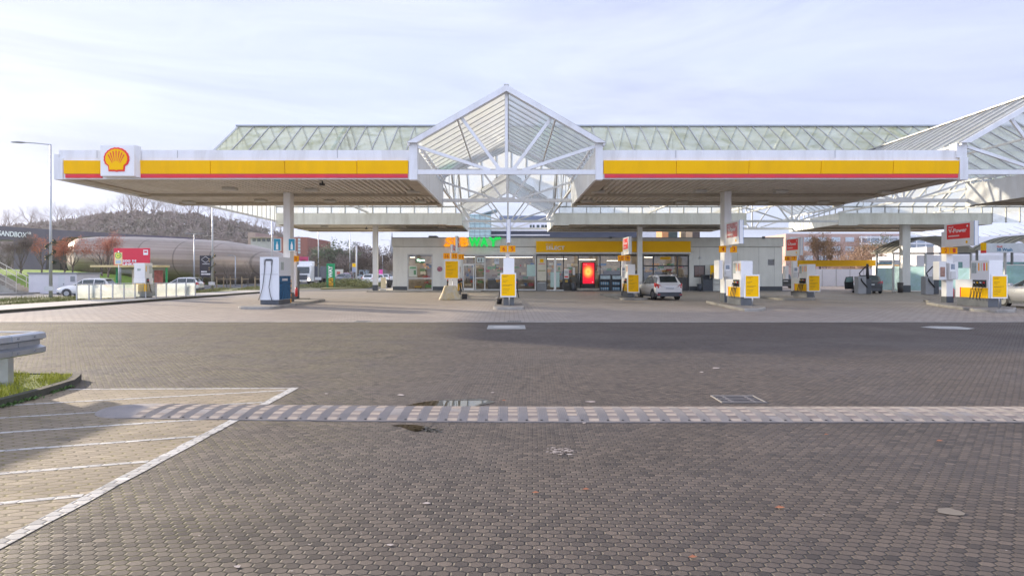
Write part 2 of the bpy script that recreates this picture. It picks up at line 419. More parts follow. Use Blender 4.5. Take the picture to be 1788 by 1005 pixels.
# hatched area
tag(MB().quad((-21.3+0,2.0,.006),(-3.16,2.0,.006),(-3.16,9.06,.006),(-6.0,9.0,.006),(-21.3,9.0,.006)).build('hatched_paving', PAVEH), kind='structure')
LINE = hexmat('road_line_paint', 0.14, 0.085, R(2.2), (0.43,0.41,0.37), 0.10, (0.10,0.085,0.065), 0.05, rough=0.72, bumpd=0.006, big=(0.55,0.53,0.49))
ml = MB()
def stripe(a, b, w, z=0.0082, n=14):
    a = Vector((*a, z)); b = Vector((*b, z)); d = (b-a); r = Vector((-d.y, d.x, 0)).normalized()*w/2
    L = []; Rr = []
    for i in range(n+1):
        p = a+d*i/n; j = random.uniform(-.006, .006)
        L.append(p+r*(1+random.uniform(-.12,.12))); Rr.append(p-r*(1+random.uniform(-.12,.12)))
    for i in range(n): ml.quad(L[i], L[i+1], Rr[i+1], Rr[i])
stripe((-3.1, 1.5), (-3.1, 9.12), .115, n=40)
stripe((-3.16, 9.07), (-6.3, 8.98), .07, n=20)
for i in range(6):
    y = 8.98-.05-i*.85
    if i == 0: y = 8.90
    stripe((-3.17, y), (-3.17-5.2, y-5.2*.335+(0.05 if i==0 else 0)), .065, n=34)
tag(ml.build('road_markings', LINE), kind='structure')

# left boundary : kerb, sidewalk, verge, road, lawn bank
kp = [Gp(-260, 562), Gp(0, 546), Gp(160, 534), Gp(290, 527), Gp(440, 515.5)]
kx = -21.4
kb = MB(); kb.box(kx-.16, kx, 14, 60, -.1, .13, .02)
tag(kb.build('kerb', DKERB), kind='structure')
sheet('sidewalk', -25.2, kx-.16, 6, 60, 0.10, WALK)
tag(MB().box(-30.9, -25.2, 6, 120, -.1, .09).build('verge', VERGE), kind='structure')
sheet('road', -39.5, -30.9, -20, 330, 0.0, ASPH)
rl = MB()
for i in range(40): rl.quad((-35.2, 8+i*8, .006), (-35.05, 8+i*8, .006), (-35.05, 12+i*8, .006), (-35.2, 12+i*8, .006))
tag(rl.build('road_line', LINE), kind='structure')
tag(MB().box(-39.8, -39.5, -20, 300, -.1, .12).build('far_kerb', CONC), kind='structure')
sheet('far_sidewalk', -42.3, -39.8, -20, 300, 0.10, WALK)
# lawn bank : grid rising to the left
mb = MB(); nx, ny = 14, 40
def bankz(x, y):
    t = min(1, max(0, (-42.3-x)/9.0)); t = t*t*(3-2*t)
    k2 = min(1, max(0, (92-y)/14)); return 0.02+t*(1.85*k2+.25)+.05*math.sin(x*.7+y*.31)*t
pts = [[(lambda X, Y: Vector((X, Y, bankz(X, Y))))(-42.3-(i/nx)**1.3*75, 20+j*4.2) for i in range(nx+1)] for j in range(ny+1)]
for j in range(ny):
    for i in range(nx): mb.quad(pts[j][i], pts[j][i+1], pts[j+1][i+1], pts[j+1][i], smooth=True)
tag(mb.build('lawn_bank', LAWN), kind='structure')

# ---- foreground kerb island with grass, guard rail
gk = [Gp(-160, 760), Gp(0, 712), Gp(70, 693), Gp(128, 674), Gp(139, 667), Gp(120, 660)]
outer = [(-9.5,5.5), (gk[1].x-.9, gk[1].y-1.0), (gk[1].x, gk[1].y), (gk[2].x, gk[2].y), (gk[3].x+.02, gk[3].y), (gk[4].x, gk[4].y), (gk[4].x-.12, gk[4].y+.22), (-7.6, 9.95), (-9.5, 10.2), (-16, 10.3), (-16, 5.5)]
inner = []
cxm = sum(p[0] for p in outer)/len(outer); cym = sum(p[1] for p in outer)/len(outer)
mo = Vector((-9, 8.3))
for p in outer:
    v = Vector(p)-mo; inner.append(tuple(mo+v*(1-.11/v.length)))
kb = MB(); n = len(outer)
ko = [Vector((p[0], p[1], -.03)) for p in outer]; kt = [Vector((p[0], p[1], .10)) for p in outer]; ki = [Vector((p[0], p[1], .10)) for p in inner]
kd = [Vector((p[0], p[1], .05)) for p in inner]
for i in range(n):
    j = (i+1) % n
    kb.quad(ko[i], ko[j], kt[j], kt[i]); kb.quad(kt[i], kt[j], ki[j], ki[i]); kb.quad(ki[i], ki[j], kd[j], kd[i])
tag(kb.build('kerb_border', DKERB), kind='structure')
tag(MB().quad(*[Vector((p[0], p[1], .085)) for p in inner]).build('grass_island', grassmat('island_turf', (0.12,0.17,0.02), (0.24,0.25,0.05), 6)), kind='structure')
from mathutils.geometry import intersect_point_tri_2d
def inpoly(x, y, poly):
    c = False; j = len(poly)-1
    for i in range(len(poly)):
        if ((poly[i][1] > y) != (poly[j][1] > y)) and (x < (poly[j][0]-poly[i][0])*(y-poly[i][1])/(poly[j][1]-poly[i][1]+1e-12)+poly[i][0]): c = not c
        j = i
    return c
GRASSB = grassmat('grass_blade', (0.34,0.38,0.03), (0.58,0.55,0.08), 5)
gb = MB(); rr = random.Random(3)
cnt = 0
while cnt < 15000:
    x = rr.uniform(-10.5, -5.9); y = rr.uniform(6.3, 10.2)
    if not inpoly(x, y, inner): continue
    cl = .5+.5*math.sin(x*5.1+1)*math.cos(y*4.3)+.35*math.sin(x*13+y*9)
    if rr.random() > .45+.6*cl: continue
    h = rr.uniform(.025, .065)*(0.8+.8*max(0, cl)); a = rr.uniform(0, 6.28); w = .005; ln = rr.uniform(.2, .9)*h
    p = Vector((x, y, .08)); r = Vector((math.cos(a), math.sin(a), 0))*w; d = Vector((math.cos(a+1.5), math.sin(a+1.5), 0))*ln
    m = p+d*.35+Vector((0,0,h*.65)); gb.quad(p-r, p+r, m+r*.7, m-r*.7); gb.quad(m-r*.7, m+r*.7, p+d+Vector((0,0,h)))
    cnt += 1
tag(gb.build('grass', GRASSB, fixn=False), 'tufts of bright green grass behind the dark kerb under the guard rail', 'grass', kind='stuff')
# weeds along the foot of the kerb
WEED = grassmat('weed_leaf', (0.06,0.13,0.03), (0.12,0.20,0.05), 8)
wb = MB()
for i in range(420):
    t = rr.random(); a = outer[1]; b_ = outer[2]; c_ = outer[3]; d_ = outer[4]
    segs = [(outer[1], outer[2]), (outer[2], outer[3]), (outer[3], outer[4])]
    s0, s1 = segs[rr.randrange(3)]; x = s0[0]+(s1[0]-s0[0])*t+abs(rr.gauss(0, .05))*.8; y = s0[1]+(s1[1]-s0[1])*t-abs(rr.gauss(0, .05))
    if math.sin(x*9)+math.sin(y*7+2) < -.4: continue
    p = Vector((x, y, .01)); ang = rr.uniform(0, 6.28); l = rr.uniform(.02, .05)
    d = Vector((math.cos(ang), math.sin(ang), rr.uniform(.3, 1.2)))*l; r = Vector((-math.sin(ang), math.cos(ang), 0))*l*.4
    wb.quad(p, p+d*.5+r, p+d, p+d*.5-r)
tag(wb.build('weeds', WEED, fixn=False), 'low green weeds sprouting along the foot of the dark kerb', 'weeds', kind='stuff')

g = thing('guard_rail', 'galvanised box section guard rail ending over the grass island', 'guard rail', (-6.8, 9.0, .08))
def railseg(x, y0, y1, nm, par, z0=.50, z1=.81):
    mb = MB()
    prof = [(0,z0),(.05,z0+.02),(.055,z0+.09),(-.035,z0+.125),(-.035,z1-.125),(.055,z1-.09),(.05,z1-.02),(0,z1),(-.05,z1),(-.05,z0)]
    r0 = [Vector((x+a, y0, b)) for a, b in prof]; r1 = [Vector((x+a, y1, b)) for a, b in prof]
    mb.loft([r0, r1], smooth=False); return mb.build(nm, GALV, par)
railseg(-6.76, 3.6, 8.62, 'rail_beam', g); railseg(-6.745, 8.60, 9.22, 'rail_end_beam', g)
railseg(-7.62, 3.6, 9.25, 'rail_beam', g)
bo = MB()
for yy in (8.70, 9.0):
    for zz in (.555, .755):
        MB().tube([(-6.70, yy, zz), (-6.68, yy, zz)], .016, 8).build('bolt', MGREY, g)
sp = MB(); sp.box(-6.79, -6.775, 8.45, 8.95, .625, .69); sp.build('joint_plate', GALV, g)
for (px, py) in ((-7.02, 8.82), (-7.45, 9.05), (-7.02, 6.2), (-7.45, 6.4)):
    mb = MB(); x0, x1 = px-.05, px+.09
    mb.box(x0, x1, py, py+.008, -.02, .68); mb.box(x0, x0+.008, py+.008, py+.1, -.02, .68); mb.box(x1-.008, x1, py+.008, py+.1, -.02, .68)
    mb.build('post', GALV, g)
cb = MB(); cb.box(-7.62, -6.76, 8.80, 8.815, .60, .68); cb.box(-7.62, -6.76, 9.1, 9.2, .805, .815); cb.build('spreader', GALV, g)
g.location.x -= .09

# ---- speed bump
SBX0 = -4.95; SBX1 = 9.5
def sby(x): return 6.98+.012*max(0,(1.0-x))**1.7*.9 - .0016*(x-3)**2*0
def sbh(v): return .040*min(1, math.sin(min(1, v/.36)*math.pi/2), math.sin(min(1, (.85-v)/.36)*math.pi/2)) if 0 < v < .85 else 0
rub = M('bump_rubber', (0.215,0.195,0.185), 0.7, var=0.22, vscale=3, dirt=(0.30,0.265,0.23), dirtamt=0.8, dscale=2.5, bump=.003, bscale=120)
bars = M('bump_bars', (0.35,0.285,0.225), 0.7, var=0.2, vscale=5, dirt=(0.24,0.21,0.19), dirtamt=0.85, dscale=2.2)
sb = thing('speed_bump', 'long low rubber speed bump with cream reflective bars across the paving', 'speed bump', (2, 7.4, 0))
mb = MB(); nv = 18; rings = []
xs = []
x = SBX0+.45
while x < SBX1: xs.append(x); x += .454
endn = 8
for i in range(endn):
    a = (i+.0)/endn*math.pi/2; xx = SBX0+.45-.45*math.cos(a); hw = math.sin(a)
    if i == 0: hw = .05
    rings.append([Vector((xx, sby(xx)+.425+(v/nv-.5)*.85*hw, .004+sbh(v/nv*.85)*min(1, hw*1.1))) for v in range(nv+1)])
for xx in xs: rings.append([Vector((xx, sby(xx)+v/nv*.85, .004+sbh(v/nv*.85))) for v in range(nv+1)])
mb.loft(rings, closed=False, capa=False, capb=False); 
# front rubber lip
for i in range(len(xs)-1):
    mb.box(xs[i]+.004, xs[i+1]-.004, sby(xs[i])-.006, sby(xs[i])+.012, 0.0, .016)
mb.build('rubber_body', rub, sb)
mb = MB(); rb = MB(); hb = MB(); sm = MB(); mb2 = MB()
x = SBX0+.62; k = 0
rr2 = random.Random(5)
while x < SBX1-.3:
    y0 = sby(x)
    for q in range(5):
        v0 = .035+q*.165; v1 = v0+.075
        if rr2.random() < .06: continue
        def P(xx, v): return Vector((xx, sby(xx)+v, .0075+sbh(v)))
        if q < 4:
            mb2.quad(P(x, v1)-Vector((0,0,.0025)), P(x+.112, v1)-Vector((0,0,.0025)), P(x+.112, v1+.045)-Vector((0,0,.0025)), P(x, v1+.045)-Vector((0,0,.0025))); mb2.quad(P(x, v1+.045)-Vector((0,0,.0025)), P(x+.112, v1+.045)-Vector((0,0,.0025)), P(x+.112, v1+.09)-Vector((0,0,.0025)), P(x, v1+.09)-Vector((0,0,.0025)))
        for s in range(2):
            va = v0+(v1-v0)*s/2; vb = v0+(v1-v0)*(s+1)/2
            mb.quad(P(x, va), P(x+.112, va), P(x+.112, vb), P(x, vb))
        mb.quad(P(x, v0)+Vector((0,0,-.006)), P(x+.112, v0)+Vector((0,0,-.006)), P(x+.112, v0), P(x, v0))
    for q in range(5):
        xr = x+.125+q*.021
        for s in range(9):
            va = .02+s*.09; vb = va+.088
            rb.quad(P(xr, va), P(xr+.009, va), P(xr+.009, vb), P(xr, vb))
            rb.quad(P(xr, va)-Vector((0,0,.008)), P(xr, va), P(xr, vb), P(xr, vb)-Vector((0,0,.008)))
            rb.quad(P(xr+.009, va)-Vector((0,0,.008)), P(xr+.009, va), P(xr+.009, vb), P(xr+.009, vb)-Vector((0,0,.008)))
    MB().tube([P(x+.17+(.04 if k % 2 else -.02), .06), P(x+.17+(.04 if k % 2 else -.02), .06)+Vector((0,0,.004))], .014, 8).build('bolt', BLACK, sb)
    if k % 2 == 0: sm.quad(P(x+.176,.01)+Vector((0,0,.003)), P(x+.183,.01)+Vector((0,0,.003)), P(x+.183,.83)+Vector((0,0,.003)), P(x+.176,.83)+Vector((0,0,.003)))
    x += .227; k += 1
mb.build('reflective_bars', bars, sb); mb2.build('worn_fill', M('bump_brown', (0.20,0.165,0.145), .7, var=.3, vscale=4), sb); rb.build('ribs', M('bump_ribs', (0.19,0.175,0.17), .6, var=.2), sb)

# ---- puddles, drain, splashes, litter
wm, t, b = newmat('puddle_water')
b.inputs['Base Color'].default_value = (0.022,0.02,0.012,1); b.inputs['Roughness'].default_value = 0.01
b.inputs['Specular IOR Level'].default_value = 1.0; b.inputs['IOR'].default_value = 1.6
def blob(name, pts, mat, z, label, jitter=0.0, n=5, kind='structure'):
    base = [Vector((Gp(*p).x, Gp(*p).y, z)) for p in pts]; out = []
    for i in range(len(base)):
        a = base[i]; c = base[(i+1) % len(base)]
        for q in range(n): out.append(a+(c-a)*q/n+Vector((random.uniform(-1,1), random.uniform(-1,1), 0))*jitter)
    return tag(MB().quad(*out).build(name, mat), label, kind=kind)
def puddle(name, spans, label):
    """spans: (x px, near y px, far y px) from left to right"""
    near = [Gp(x, a) for x, a, b_ in spans]; far = [Gp(x, b_) for x, a, b_ in spans]
    mb = MB()
    for i in range(len(spans)-1):
        q = [near[i], near[i+1], far[i+1], far[i]]
        mb.quad(*[Vector((p.x, p.y, .0085)) for p in q])
    return tag(mb.build(name, wm), label, kind='structure')
puddle('puddle', [(708,710.5,709),(725,711.5,704.5),(745,712,701.5),(780,712,698.5),(815,711.5,697.3),(835,709,697),(850,706,698),(864,703,701.5)], 'bright puddle mirroring the glass roof, behind the speed bump')
puddle('puddle', [(684,743.5,743),(700,745.5,741.8),(712,750,742),(722,753.5,742),(735,752.5,743.5),(744,749.5,745),(750,748,746.6)], 'small dark puddle in front of the speed bump')
sp = MB()
for i in range(40):
    p = Gp(random.gauss(752, 14), random.gauss(750, 3)); r = random.uniform(.006, .02)
    sp.quad(*[Vector((p.x+r*1.4*math.cos(a*1.05), p.y+r*math.sin(a*1.05), .0085)) for a in range(6)])
tag(sp.build('puddle_drops', wm), kind='structure')
dg = thing('drain_grate', 'steel drain grate set in the paving beyond the speed bump', 'drain', Gp(1290, 697))
c0 = Gp(1262, 703); x0, y0 = c0.x, c0.y
mb = MB(); W_, D_ = .54, .42
mb.box(x0-.02, x0+W_+.02, y0-.02, y0, .004, .016); mb.box(x0-.02, x0+W_+.02, y0+D_, y0+D_+.02, .004, .016)
mb.box(x0-.02, x0, y0, y0+D_, .004, .016); mb.box(x0+W_, x0+W_+.02, y0, y0+D_, .004, .016)
mb.build('frame', M('grate_frame', (0.2,0.185,0.17), .7), dg)
MB().box(x0, x0+W_, y0, y0+D_, -.05, .008).build('pit', BLACK, dg)
mb = MB()
for i in range(4): mb.box(x0+.02, x0+W_-.02, y0+.04+i*.1, y0+.08+i*.1, .0085, .015)
for xx in (x0+.11, x0+.4): mb.box(xx, xx+.04, y0+.01, y0+D_-.01, .0085, .0145)
mb.build('bars', M('grate_bars', (0.12,0.11,0.11), .7), dg)
# manhole cover
mc = thing('manhole_cover', 'pale square manhole cover with a round lid at the paving edge', 'manhole cover', Gp(884, 571))
a = Gp(850, 574.5); b2 = Gp(918, 574.5); y1 = Gp(884, 568).y
MB().box(a.x, b2.x, a.y, y1, .0, .012).build('frame', M('cover_frame', (0.30,0.295,0.27), .7, var=.15, vscale=4), mc)
mb = MB(); mb.tube([((a.x+b2.x)/2, (a.y+y1)/2, .012), ((a.x+b2.x)/2, (a.y+y1)/2, .018)], .42, 32); mb.build('lid', M('cover_lid', (0.40,0.385,0.35), .6, var=.1), mc)
for nm, q in (('left', (348, 409)), ): pass
for (xa, xb, lb) in ((617, 640, 'slotted drain with a row of dark openings, nearer the white cabinet dispenser'), (886, 911, 'slotted drain with a row of dark openings, beside the pale manhole cover')):
    t_ = thing('slot_drain', lb, 'drain', Gp((xa+xb)/2, 562), 'slot drains in the paving edge')
    p = Gp(xa, 562.3); q = Gp(xb, 562.3); mb = MB(); fr = MB(); n = 6
    for i in range(n): 
        xx = p.x+(q.x-p.x)*(i+.2)/n; mb.box(xx, xx+(q.x-p.x)/n*.5, p.y-.02, p.y+.55, .006, .0155)
    fr.box(p.x-.03, q.x+.03, p.y-.05, p.y+.6, .004, .0135); fr.build('frame', CONC, t_); mb.build('slots', BLACK, t_)
PATCH = M('worn_concrete', (0.36,0.35,0.32), .8, var=.2, vscale=6)
blob('patch_repair', [(1605,571),(1625,569.5),(1670,570),(1702,573.5),(1690,575.5),(1640,574)], PATCH, .009, None, .02)
# three pale replaced pavers
blob('pale_pavers', [(1637,889),(1657,887.7),(1668,891),(1686,897),(1683,901),(1668,901),(1654,899),(1638,896)], M('pale_stone', (0.17,0.145,0.115), .8, var=.1, vscale=20), .0088, None, 0, 1)
LIT = M('litter_white', (0.36,0.31,0.28), .7, var=.1)
lt = MB(); rr = random.Random(11)
for i in range(300):
    x = rr.uniform(20, 1780); y = 580+420*rr.random()**1.5; p = Gp(x, y); r = rr.uniform(.002, .007)*(1+(p.y-3)*.05)
    a0 = rr.uniform(0, 6); e = rr.uniform(.3, 1)
    pts = [Vector((p.x+r*math.cos(a0+a)*1.3, p.y+r*e*math.sin(a0+a), .0095)) for a in (0, 1, 2.2, 3.3, 4.4, 5.4)]
    lt.quad(*pts)
for i in range(46):
    x = rr.gauss(982, 12); y = rr.gauss(789, 3.2); p = Gp(x, y); r = rr.uniform(.004, .022)
    lt.quad(*[Vector((p.x+r*1.5*math.cos(a)*rr.uniform(.6,1.2), p.y+r*math.sin(a)*rr.uniform(.6,1.2), .010)) for a in (0, 1, 2, 3, 4, 5)])
for (x, y, w, h) in ((1031,702,11,1.2),(1250,643,9,1.1),(1225,650,4,1),(700,690,7,1.5),(570,688,4,1.0),(860,686,4,.8),(681,953,8,2.4),(1020,738.5,4,2),(745,880,8,2),(415,991,7,3)):
    pts = []
    for a in range(9):
        an = a*.7; p = Gp(x+w*math.cos(an)*rr.uniform(.6,1.1), y+h*math.sin(an)*rr.uniform(.6,1.1)); pts.append(Vector((p.x, p.y, .0102)))
    lt.quad(*pts)
tag(lt.build('litter', LIT, fixn=False), 'small pale scraps and paint splashes scattered over the dark paving', 'litter', kind='stuff')
lr = MB()
for (x, y) in ((1443,760),(1641,771),(1023,856),(1210,975),(880,700),(1362,888),(935,862)):
    p = Gp(x, y); l = rr.uniform(.02,.04)
    lr.quad((p.x-l, p.y, .012), (p.x, p.y-l*.5, .016), (p.x+l, p.y+.005, .012), (p.x, p.y+l*.5, .02))
tag(lr.build('fallen_leaves', M('leaf_litter', (0.40,0.15,0.07), .8), fixn=False), 'few small reddish leaves lying on the dark paving', 'leaves', kind='stuff')
# ------------------------------------------------------------------ station canopies and glass roofs
D1, D2, D3, D4 = 29.1, 40.4, 56.1, 66.0
CAN = [(-20.8, -4.24), (3.96, 21.1), (29.3, 46.4)]
AIS = [(-4.24, 3.96), (21.1, 29.3)]
ZS, ZT, ZP, ZA, ZR = 6.02, 7.36, 7.68, 10.25, 12.88
SOF = None
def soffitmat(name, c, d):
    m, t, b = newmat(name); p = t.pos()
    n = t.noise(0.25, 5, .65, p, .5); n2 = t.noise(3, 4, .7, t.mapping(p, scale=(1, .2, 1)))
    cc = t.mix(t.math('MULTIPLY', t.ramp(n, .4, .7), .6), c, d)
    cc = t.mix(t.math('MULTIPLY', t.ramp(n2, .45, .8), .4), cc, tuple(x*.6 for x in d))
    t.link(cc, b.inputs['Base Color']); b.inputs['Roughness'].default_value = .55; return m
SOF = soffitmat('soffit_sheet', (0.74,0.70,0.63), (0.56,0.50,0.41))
LAMPM = M('lamp_housing', (0.55,0.53,0.48), .4)
def canopy(X0, X1, Y0, Y1, zs, zt, label, front=False, colY=None, colX=None, lights=(), fm=None, rear=False, stripX=None, colw=.38, colr=None):
    fm = fm or FASC
    g = thing('canopy', label, 'canopy', ((X0+X1)/2, (Y0+Y1)/2, 0), 'flat canopy blocks on single columns')
    th = .12
    mb = MB()
    mb.box(X0, X1, Y0, Y0+th, zs, zt); mb.box(X0, X1, Y1-th, Y1, zs, zt)
    mb.box(X0, X0+th, Y0+th, Y1-th, zs, zt); mb.box(X1-th, X1, Y0+th, Y1-th, zs, zt)
    mb.build('fascia', fm, g)
    MB().box(X0+th, X1-th, Y0+th, Y1-th, zs+.35, zt-.06).build('roof_deck', MGREY, g)
    # corrugated soffit, troughs run away from the viewer
    mb = MB(); zz = zs+.10; p_ = .30; x = X0+th
    while x < X1-th-.01:
        a = min(x+p_*.5, X1-th); b_ = min(x+p_*.6, X1-th); c_ = min(x+p_*.9, X1-th); e_ = min(x+p_, X1-th)
        for (xa, za, xb, zb) in ((x, zz, a, zz), (a, zz, b_, zz+.11), (b_, zz+.11, c_, zz+.11), (c_, zz+.11, e_, zz)):
            if xb > xa: mb.quad((xa, Y0+th, za), (xb, Y0+th, zb), (xb, Y1-th, zb), (xa, Y1-th, za))
        x += p_
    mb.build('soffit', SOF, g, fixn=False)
    # beams under the sheet
    mb = MB(); ym = (Y0+Y1)/2+.6
    mb.box(X0+th, X1-th, ym-.14, ym+.14, zs-.04, zs+.095)
    mb.box(X0+th, X1-th, Y1-1.0, Y1-th, zs-.01, zs+.095)
    mb.box(X0+th, X0+.75, Y0+th, ym-.14, zs+.02, zs+.09); mb.box(X1-.75, X1-th, Y0+th, ym-.14, zs+.02, zs+.09)
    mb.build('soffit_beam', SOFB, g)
    for (cx, cy, cw, cd) in (colX or ()):
        c = MB().box(cx-cw/2, cx+cw/2, cy, cy+cd, .0, zs+.1, .015).build('column', WHITE, g)
        MB().box(cx-cw/2-.012, cx+cw/2+.012, cy-.012, cy+cd+.012, .0, .62).build('plinth', DGREY, c)
    for (lx, ly) in lights:
        a = MB(); a.box(lx-.34, lx+.34, ly-.22, ly+.22, zs-.05, zs+.10, .04).build('ceiling_lamp', LAMPM, g)
    return g
def fpx(d, *xy): return [(Xa(x, d), d) for x in xy]
def lamp_at(x, y, zs):
    d = (zs-.02-H)*F/(CY-y); return (Xa(x, d), d)
LF = [lamp_at(402,329,6.1), lamp_at(545,331,6.1), lamp_at(723,334,6.1), lamp_at(456,349.5,6.1), lamp_at(577,350,6.1), lamp_at(735,351,6.1), lamp_at(330,352,6.1)]
RF = [lamp_at(1044,334,6.1), lamp_at(1222,333,6.1), lamp_at(1363,333.5,6.1), lamp_at(1547,334,6.1), lamp_at(1025,351,6.1), lamp_at(1190,353,6.1), lamp_at(1330,352,6.1), lamp_at(1437,352,6.1)]
LR = [lamp_at(490,394,6.1), lamp_at(567,395,6.1), lamp_at(704,396,6.1), lamp_at(772,396,6.1)]
RR_ = [lamp_at(985,396,6.1), lamp_at(1054,396,6.1), lamp_at(1122,395,6.1), lamp_at(1189,395.5,6.1), lamp_at(1260,396,6.1)]
gL = canopy(-20.8, -4.24, D1, D2, ZS, ZT, 'front canopy with the red and yellow shell emblem on its yellow striped edge', colX=[(Xa(500.5,34.6), 34.6, .38, .62)], lights=LF)
gM = canopy(3.96, 21.1, D1, D2, ZS, ZT, 'front canopy with yellow and red stripe and no emblem, right of the pointed gable', colX=[(Xa(1268,34.0)+.1, 34.0, .38, .7)], lights=RF)
gR = canopy(29.3, 46.4, D1, D2, ZS, ZT, 'front canopy block cut by the edge of the photo above the silver car')
gLR = canopy(-20.8, -4.24, D3, D4, 6.05, 7.07, 'plain rear canopy left of the centre, above the corner of the shop', fm=FASCR, colX=[(-12.5, 58.6, .45, .4)], lights=LR)
gMR = canopy(3.96, 21.1, D3, D4, 6.05, 7.07, 'plain rear canopy over the parked white hatchback and shop front', fm=FASCR, colX=[(12.15, 58.6, .45, .4)], lights=RR_)
gRR = canopy(29.3, 43.0, D3, D4, 6.05, 7.07, 'plain rear canopy beside the car wash bays', fm=FASCR, colX=[(Xa(1583,56.9), 56.9, .72, .5)], lights=[lamp_at(1500,398,6.1), lamp_at(1560,399,6.1)])
# yellow / red stripes
def strips(g, X0, X1, joints, skip=None):
    mb = MB(); e = .03
    runs = [(X0, X1)] if not skip else [(X0, skip[0]), (skip[1], X1)]
    for (a, b_) in runs:
        js = [a]+[j for j in joints if a+.2 < j < b_-.2]+[b_]
        mb = MB(); dj = [random.uniform(0, .018) for _ in js]
        for i in range(len(js)-1):
            mb.extr([(js[i]+.012, D1-.06-dj[i], 6.262), (js[i+1]-.012, D1-.06-dj[i]*.3, 6.262), (js[i+1]-.012, D1-.11-dj[i]*.5, 6.87-dj[i]), (js[i]+.012, D1-.11, 6.87)], (0, .10, 0))
        mb.build('yellow_stripe', YEL, g)
    for (a, b_) in runs: mb = MB(); mb.extr([(a+.06, D1-.055, 6.075), (b_-.03, D1-.055, 6.075), (b_-.03, D1-.055, 6.255), (a+.06, D1-.055, 6.255)], (0, .05, 0)); mb.build('red_stripe', RED, g)
jl = [-20.54+3.05*i for i in range(1, 6)]; jr = [Xa(x, 29.0) for x in (1181, 1308, 1434, 1560)]
strips(gL, -20.54, -4.66, [Xa(x, 29.0) for x in (367, 497, 623)], skip=(Xa(178,29), Xa(242,29)))
strips(gM, 4.33, 20.72, jr)
strips(gR, 29.7, 46.0, [33, 36.3, 39.6])
for (x, z) in ((167, 1), (308, 1), (588, 1)):
    pass
jm = MB()
for x in (167, 308, 588, 1181, 1460):
    xx = Xa(x, 29.0); jm.box(xx-.008, xx+.008, D1-.012, D1-.003, 7.0, 7.35)
for x in (167, 308, 588):
    pass
jm.build('panel_joints', MGREY, gL if False else gM)
# end piers of the fascias
pr = MB(); pr.box(-4.62, -4.242, D1-.10, D1+.4, 5.98, 7.68); pr.build('end_pier', FASC, gL)
pr = MB(); pr.box(3.962, 4.30, D1-.10, D1+.4, 5.98, 7.68); pr.build('end_pier', FASC, gM)
pr = MB(); pr.box(20.74, 21.12, D1-.10, D1+.4, 5.98, 7.0); pr.box(20.6, 21.08, D1-.08, D1+.4, 7.0, 7.68); pr.build('end_pier', FASC, gM)
pr = MB(); pr.box(-21.0, -20.79, D1-.06, D2, 6.0, 7.16); pr.box(-20.79, -20.6, D1-.06, D1, 6.0, 6.99); pr.build('end_pier', FASC, gL)
for (x0, x1, g_) in ((-4.6,-4.243,gL), (3.963,4.32,gM), (20.74,21.097,gM), (29.303,29.66,gR)):
    MB().box(x0, x1, D2-.3, D2+.05, 5.93, 7.70).build('rear_pier', FASCR, g_)
for (x0, x1, g_) in ((-5.6,-4.243,gLR), (3.963,5.3,gMR), (19.8,21.097,gMR), (29.303,31.0,gRR)):
    MB().box(x0, x1, D3-.05, D3+.0-.001, 5.97, 7.07).build('end_panel', FASCR, g_)
# emblem box with the scallop
ex0, ex1 = Xa(178, 28.85), Xa(237.5, 28.85); ez0, ez1 = Za(308.5, 28.85), Za(253.5, 28.85)
eb = MB().box(ex0, ex1, 28.72, D1, ez0, ez1, .05).build('emblem_box', WHITEC, gL)
MB().extr([(ex1+.002, 28.80, ez0), (ex1+.10, 28.98, ez0-.03), (ex1+.10, 28.98, ez1-.03), (ex1+.002, 28.80, ez1-.02)], (0, .1, 0)).build('emblem_box_side', FASC, gL)
def pecten(cx, cz, w, h, y, par, red=None, yel=None):
    red = red or REDB; yel = yel or YELB
    def outline(s, dz=0):
        pts = []
        n = 26
        for i in range(n+1):
            a = math.radians(-26+i*(232/n)); r = 1.0+.018*math.cos((i%2)*math.pi)
            pts.append((math.cos(a)*.5*w*s*r, (math.sin(a)*.5)*h*s*r*.98+h*.06+dz))
        pts += [(-.33*w*s, -.27*h*s+dz), (-.31*w*s, -.49*h*s+dz), (-.08*w*s, -.49*h*s+dz), (0, -.515*h*s+dz), (.08*w*s, -.49*h*s+dz), (.31*w*s, -.49*h*s+dz), (.33*w*s, -.27*h*s+dz)]
        return pts
    a = MB().extr([(cx+p[0], y, cz+p[1]) for p in outline(1)], (0, .03, 0)).build('emblem', red, par)
    b_ = MB().extr([(cx+p[0], y-.02, cz+p[1]) for p in outline(.86)], (0, .018, 0)).build('emblem_scallop', yel, par)
    mb = MB()
    for k in range(-3, 4):
        an = math.radians(90+k*20); x0 = cx+math.cos(an)*.17*w; z0 = cz-.22*h+math.sin(an)*.17*h
        x1 = cx+math.cos(an)*.40*w*.9; z1 = cz+math.sin(an)*.40*h*.85+h*.06
        d = Vector((x1-x0, 0, z1-z0)).normalized(); r = Vector((-d.z, 0, d.x))
        mb.quad(Vector((x0, y-.024, z0))-r*.008*w, Vector((x0, y-.024, z0))+r*.008*w, Vector((x1, y-.024, z1))+r*.024*w, Vector((x1, y-.024, z1))-r*.024*w)
    mb.build('emblem_grooves', red, par, fixn=False)
pecten((ex0+ex1)/2-.02, Za(279.5, 28.7), Xa(228.5,28.7)-Xa(184,28.7), Za(259.5,28.7)-Za(299.5,28.7), 28.69, gL)

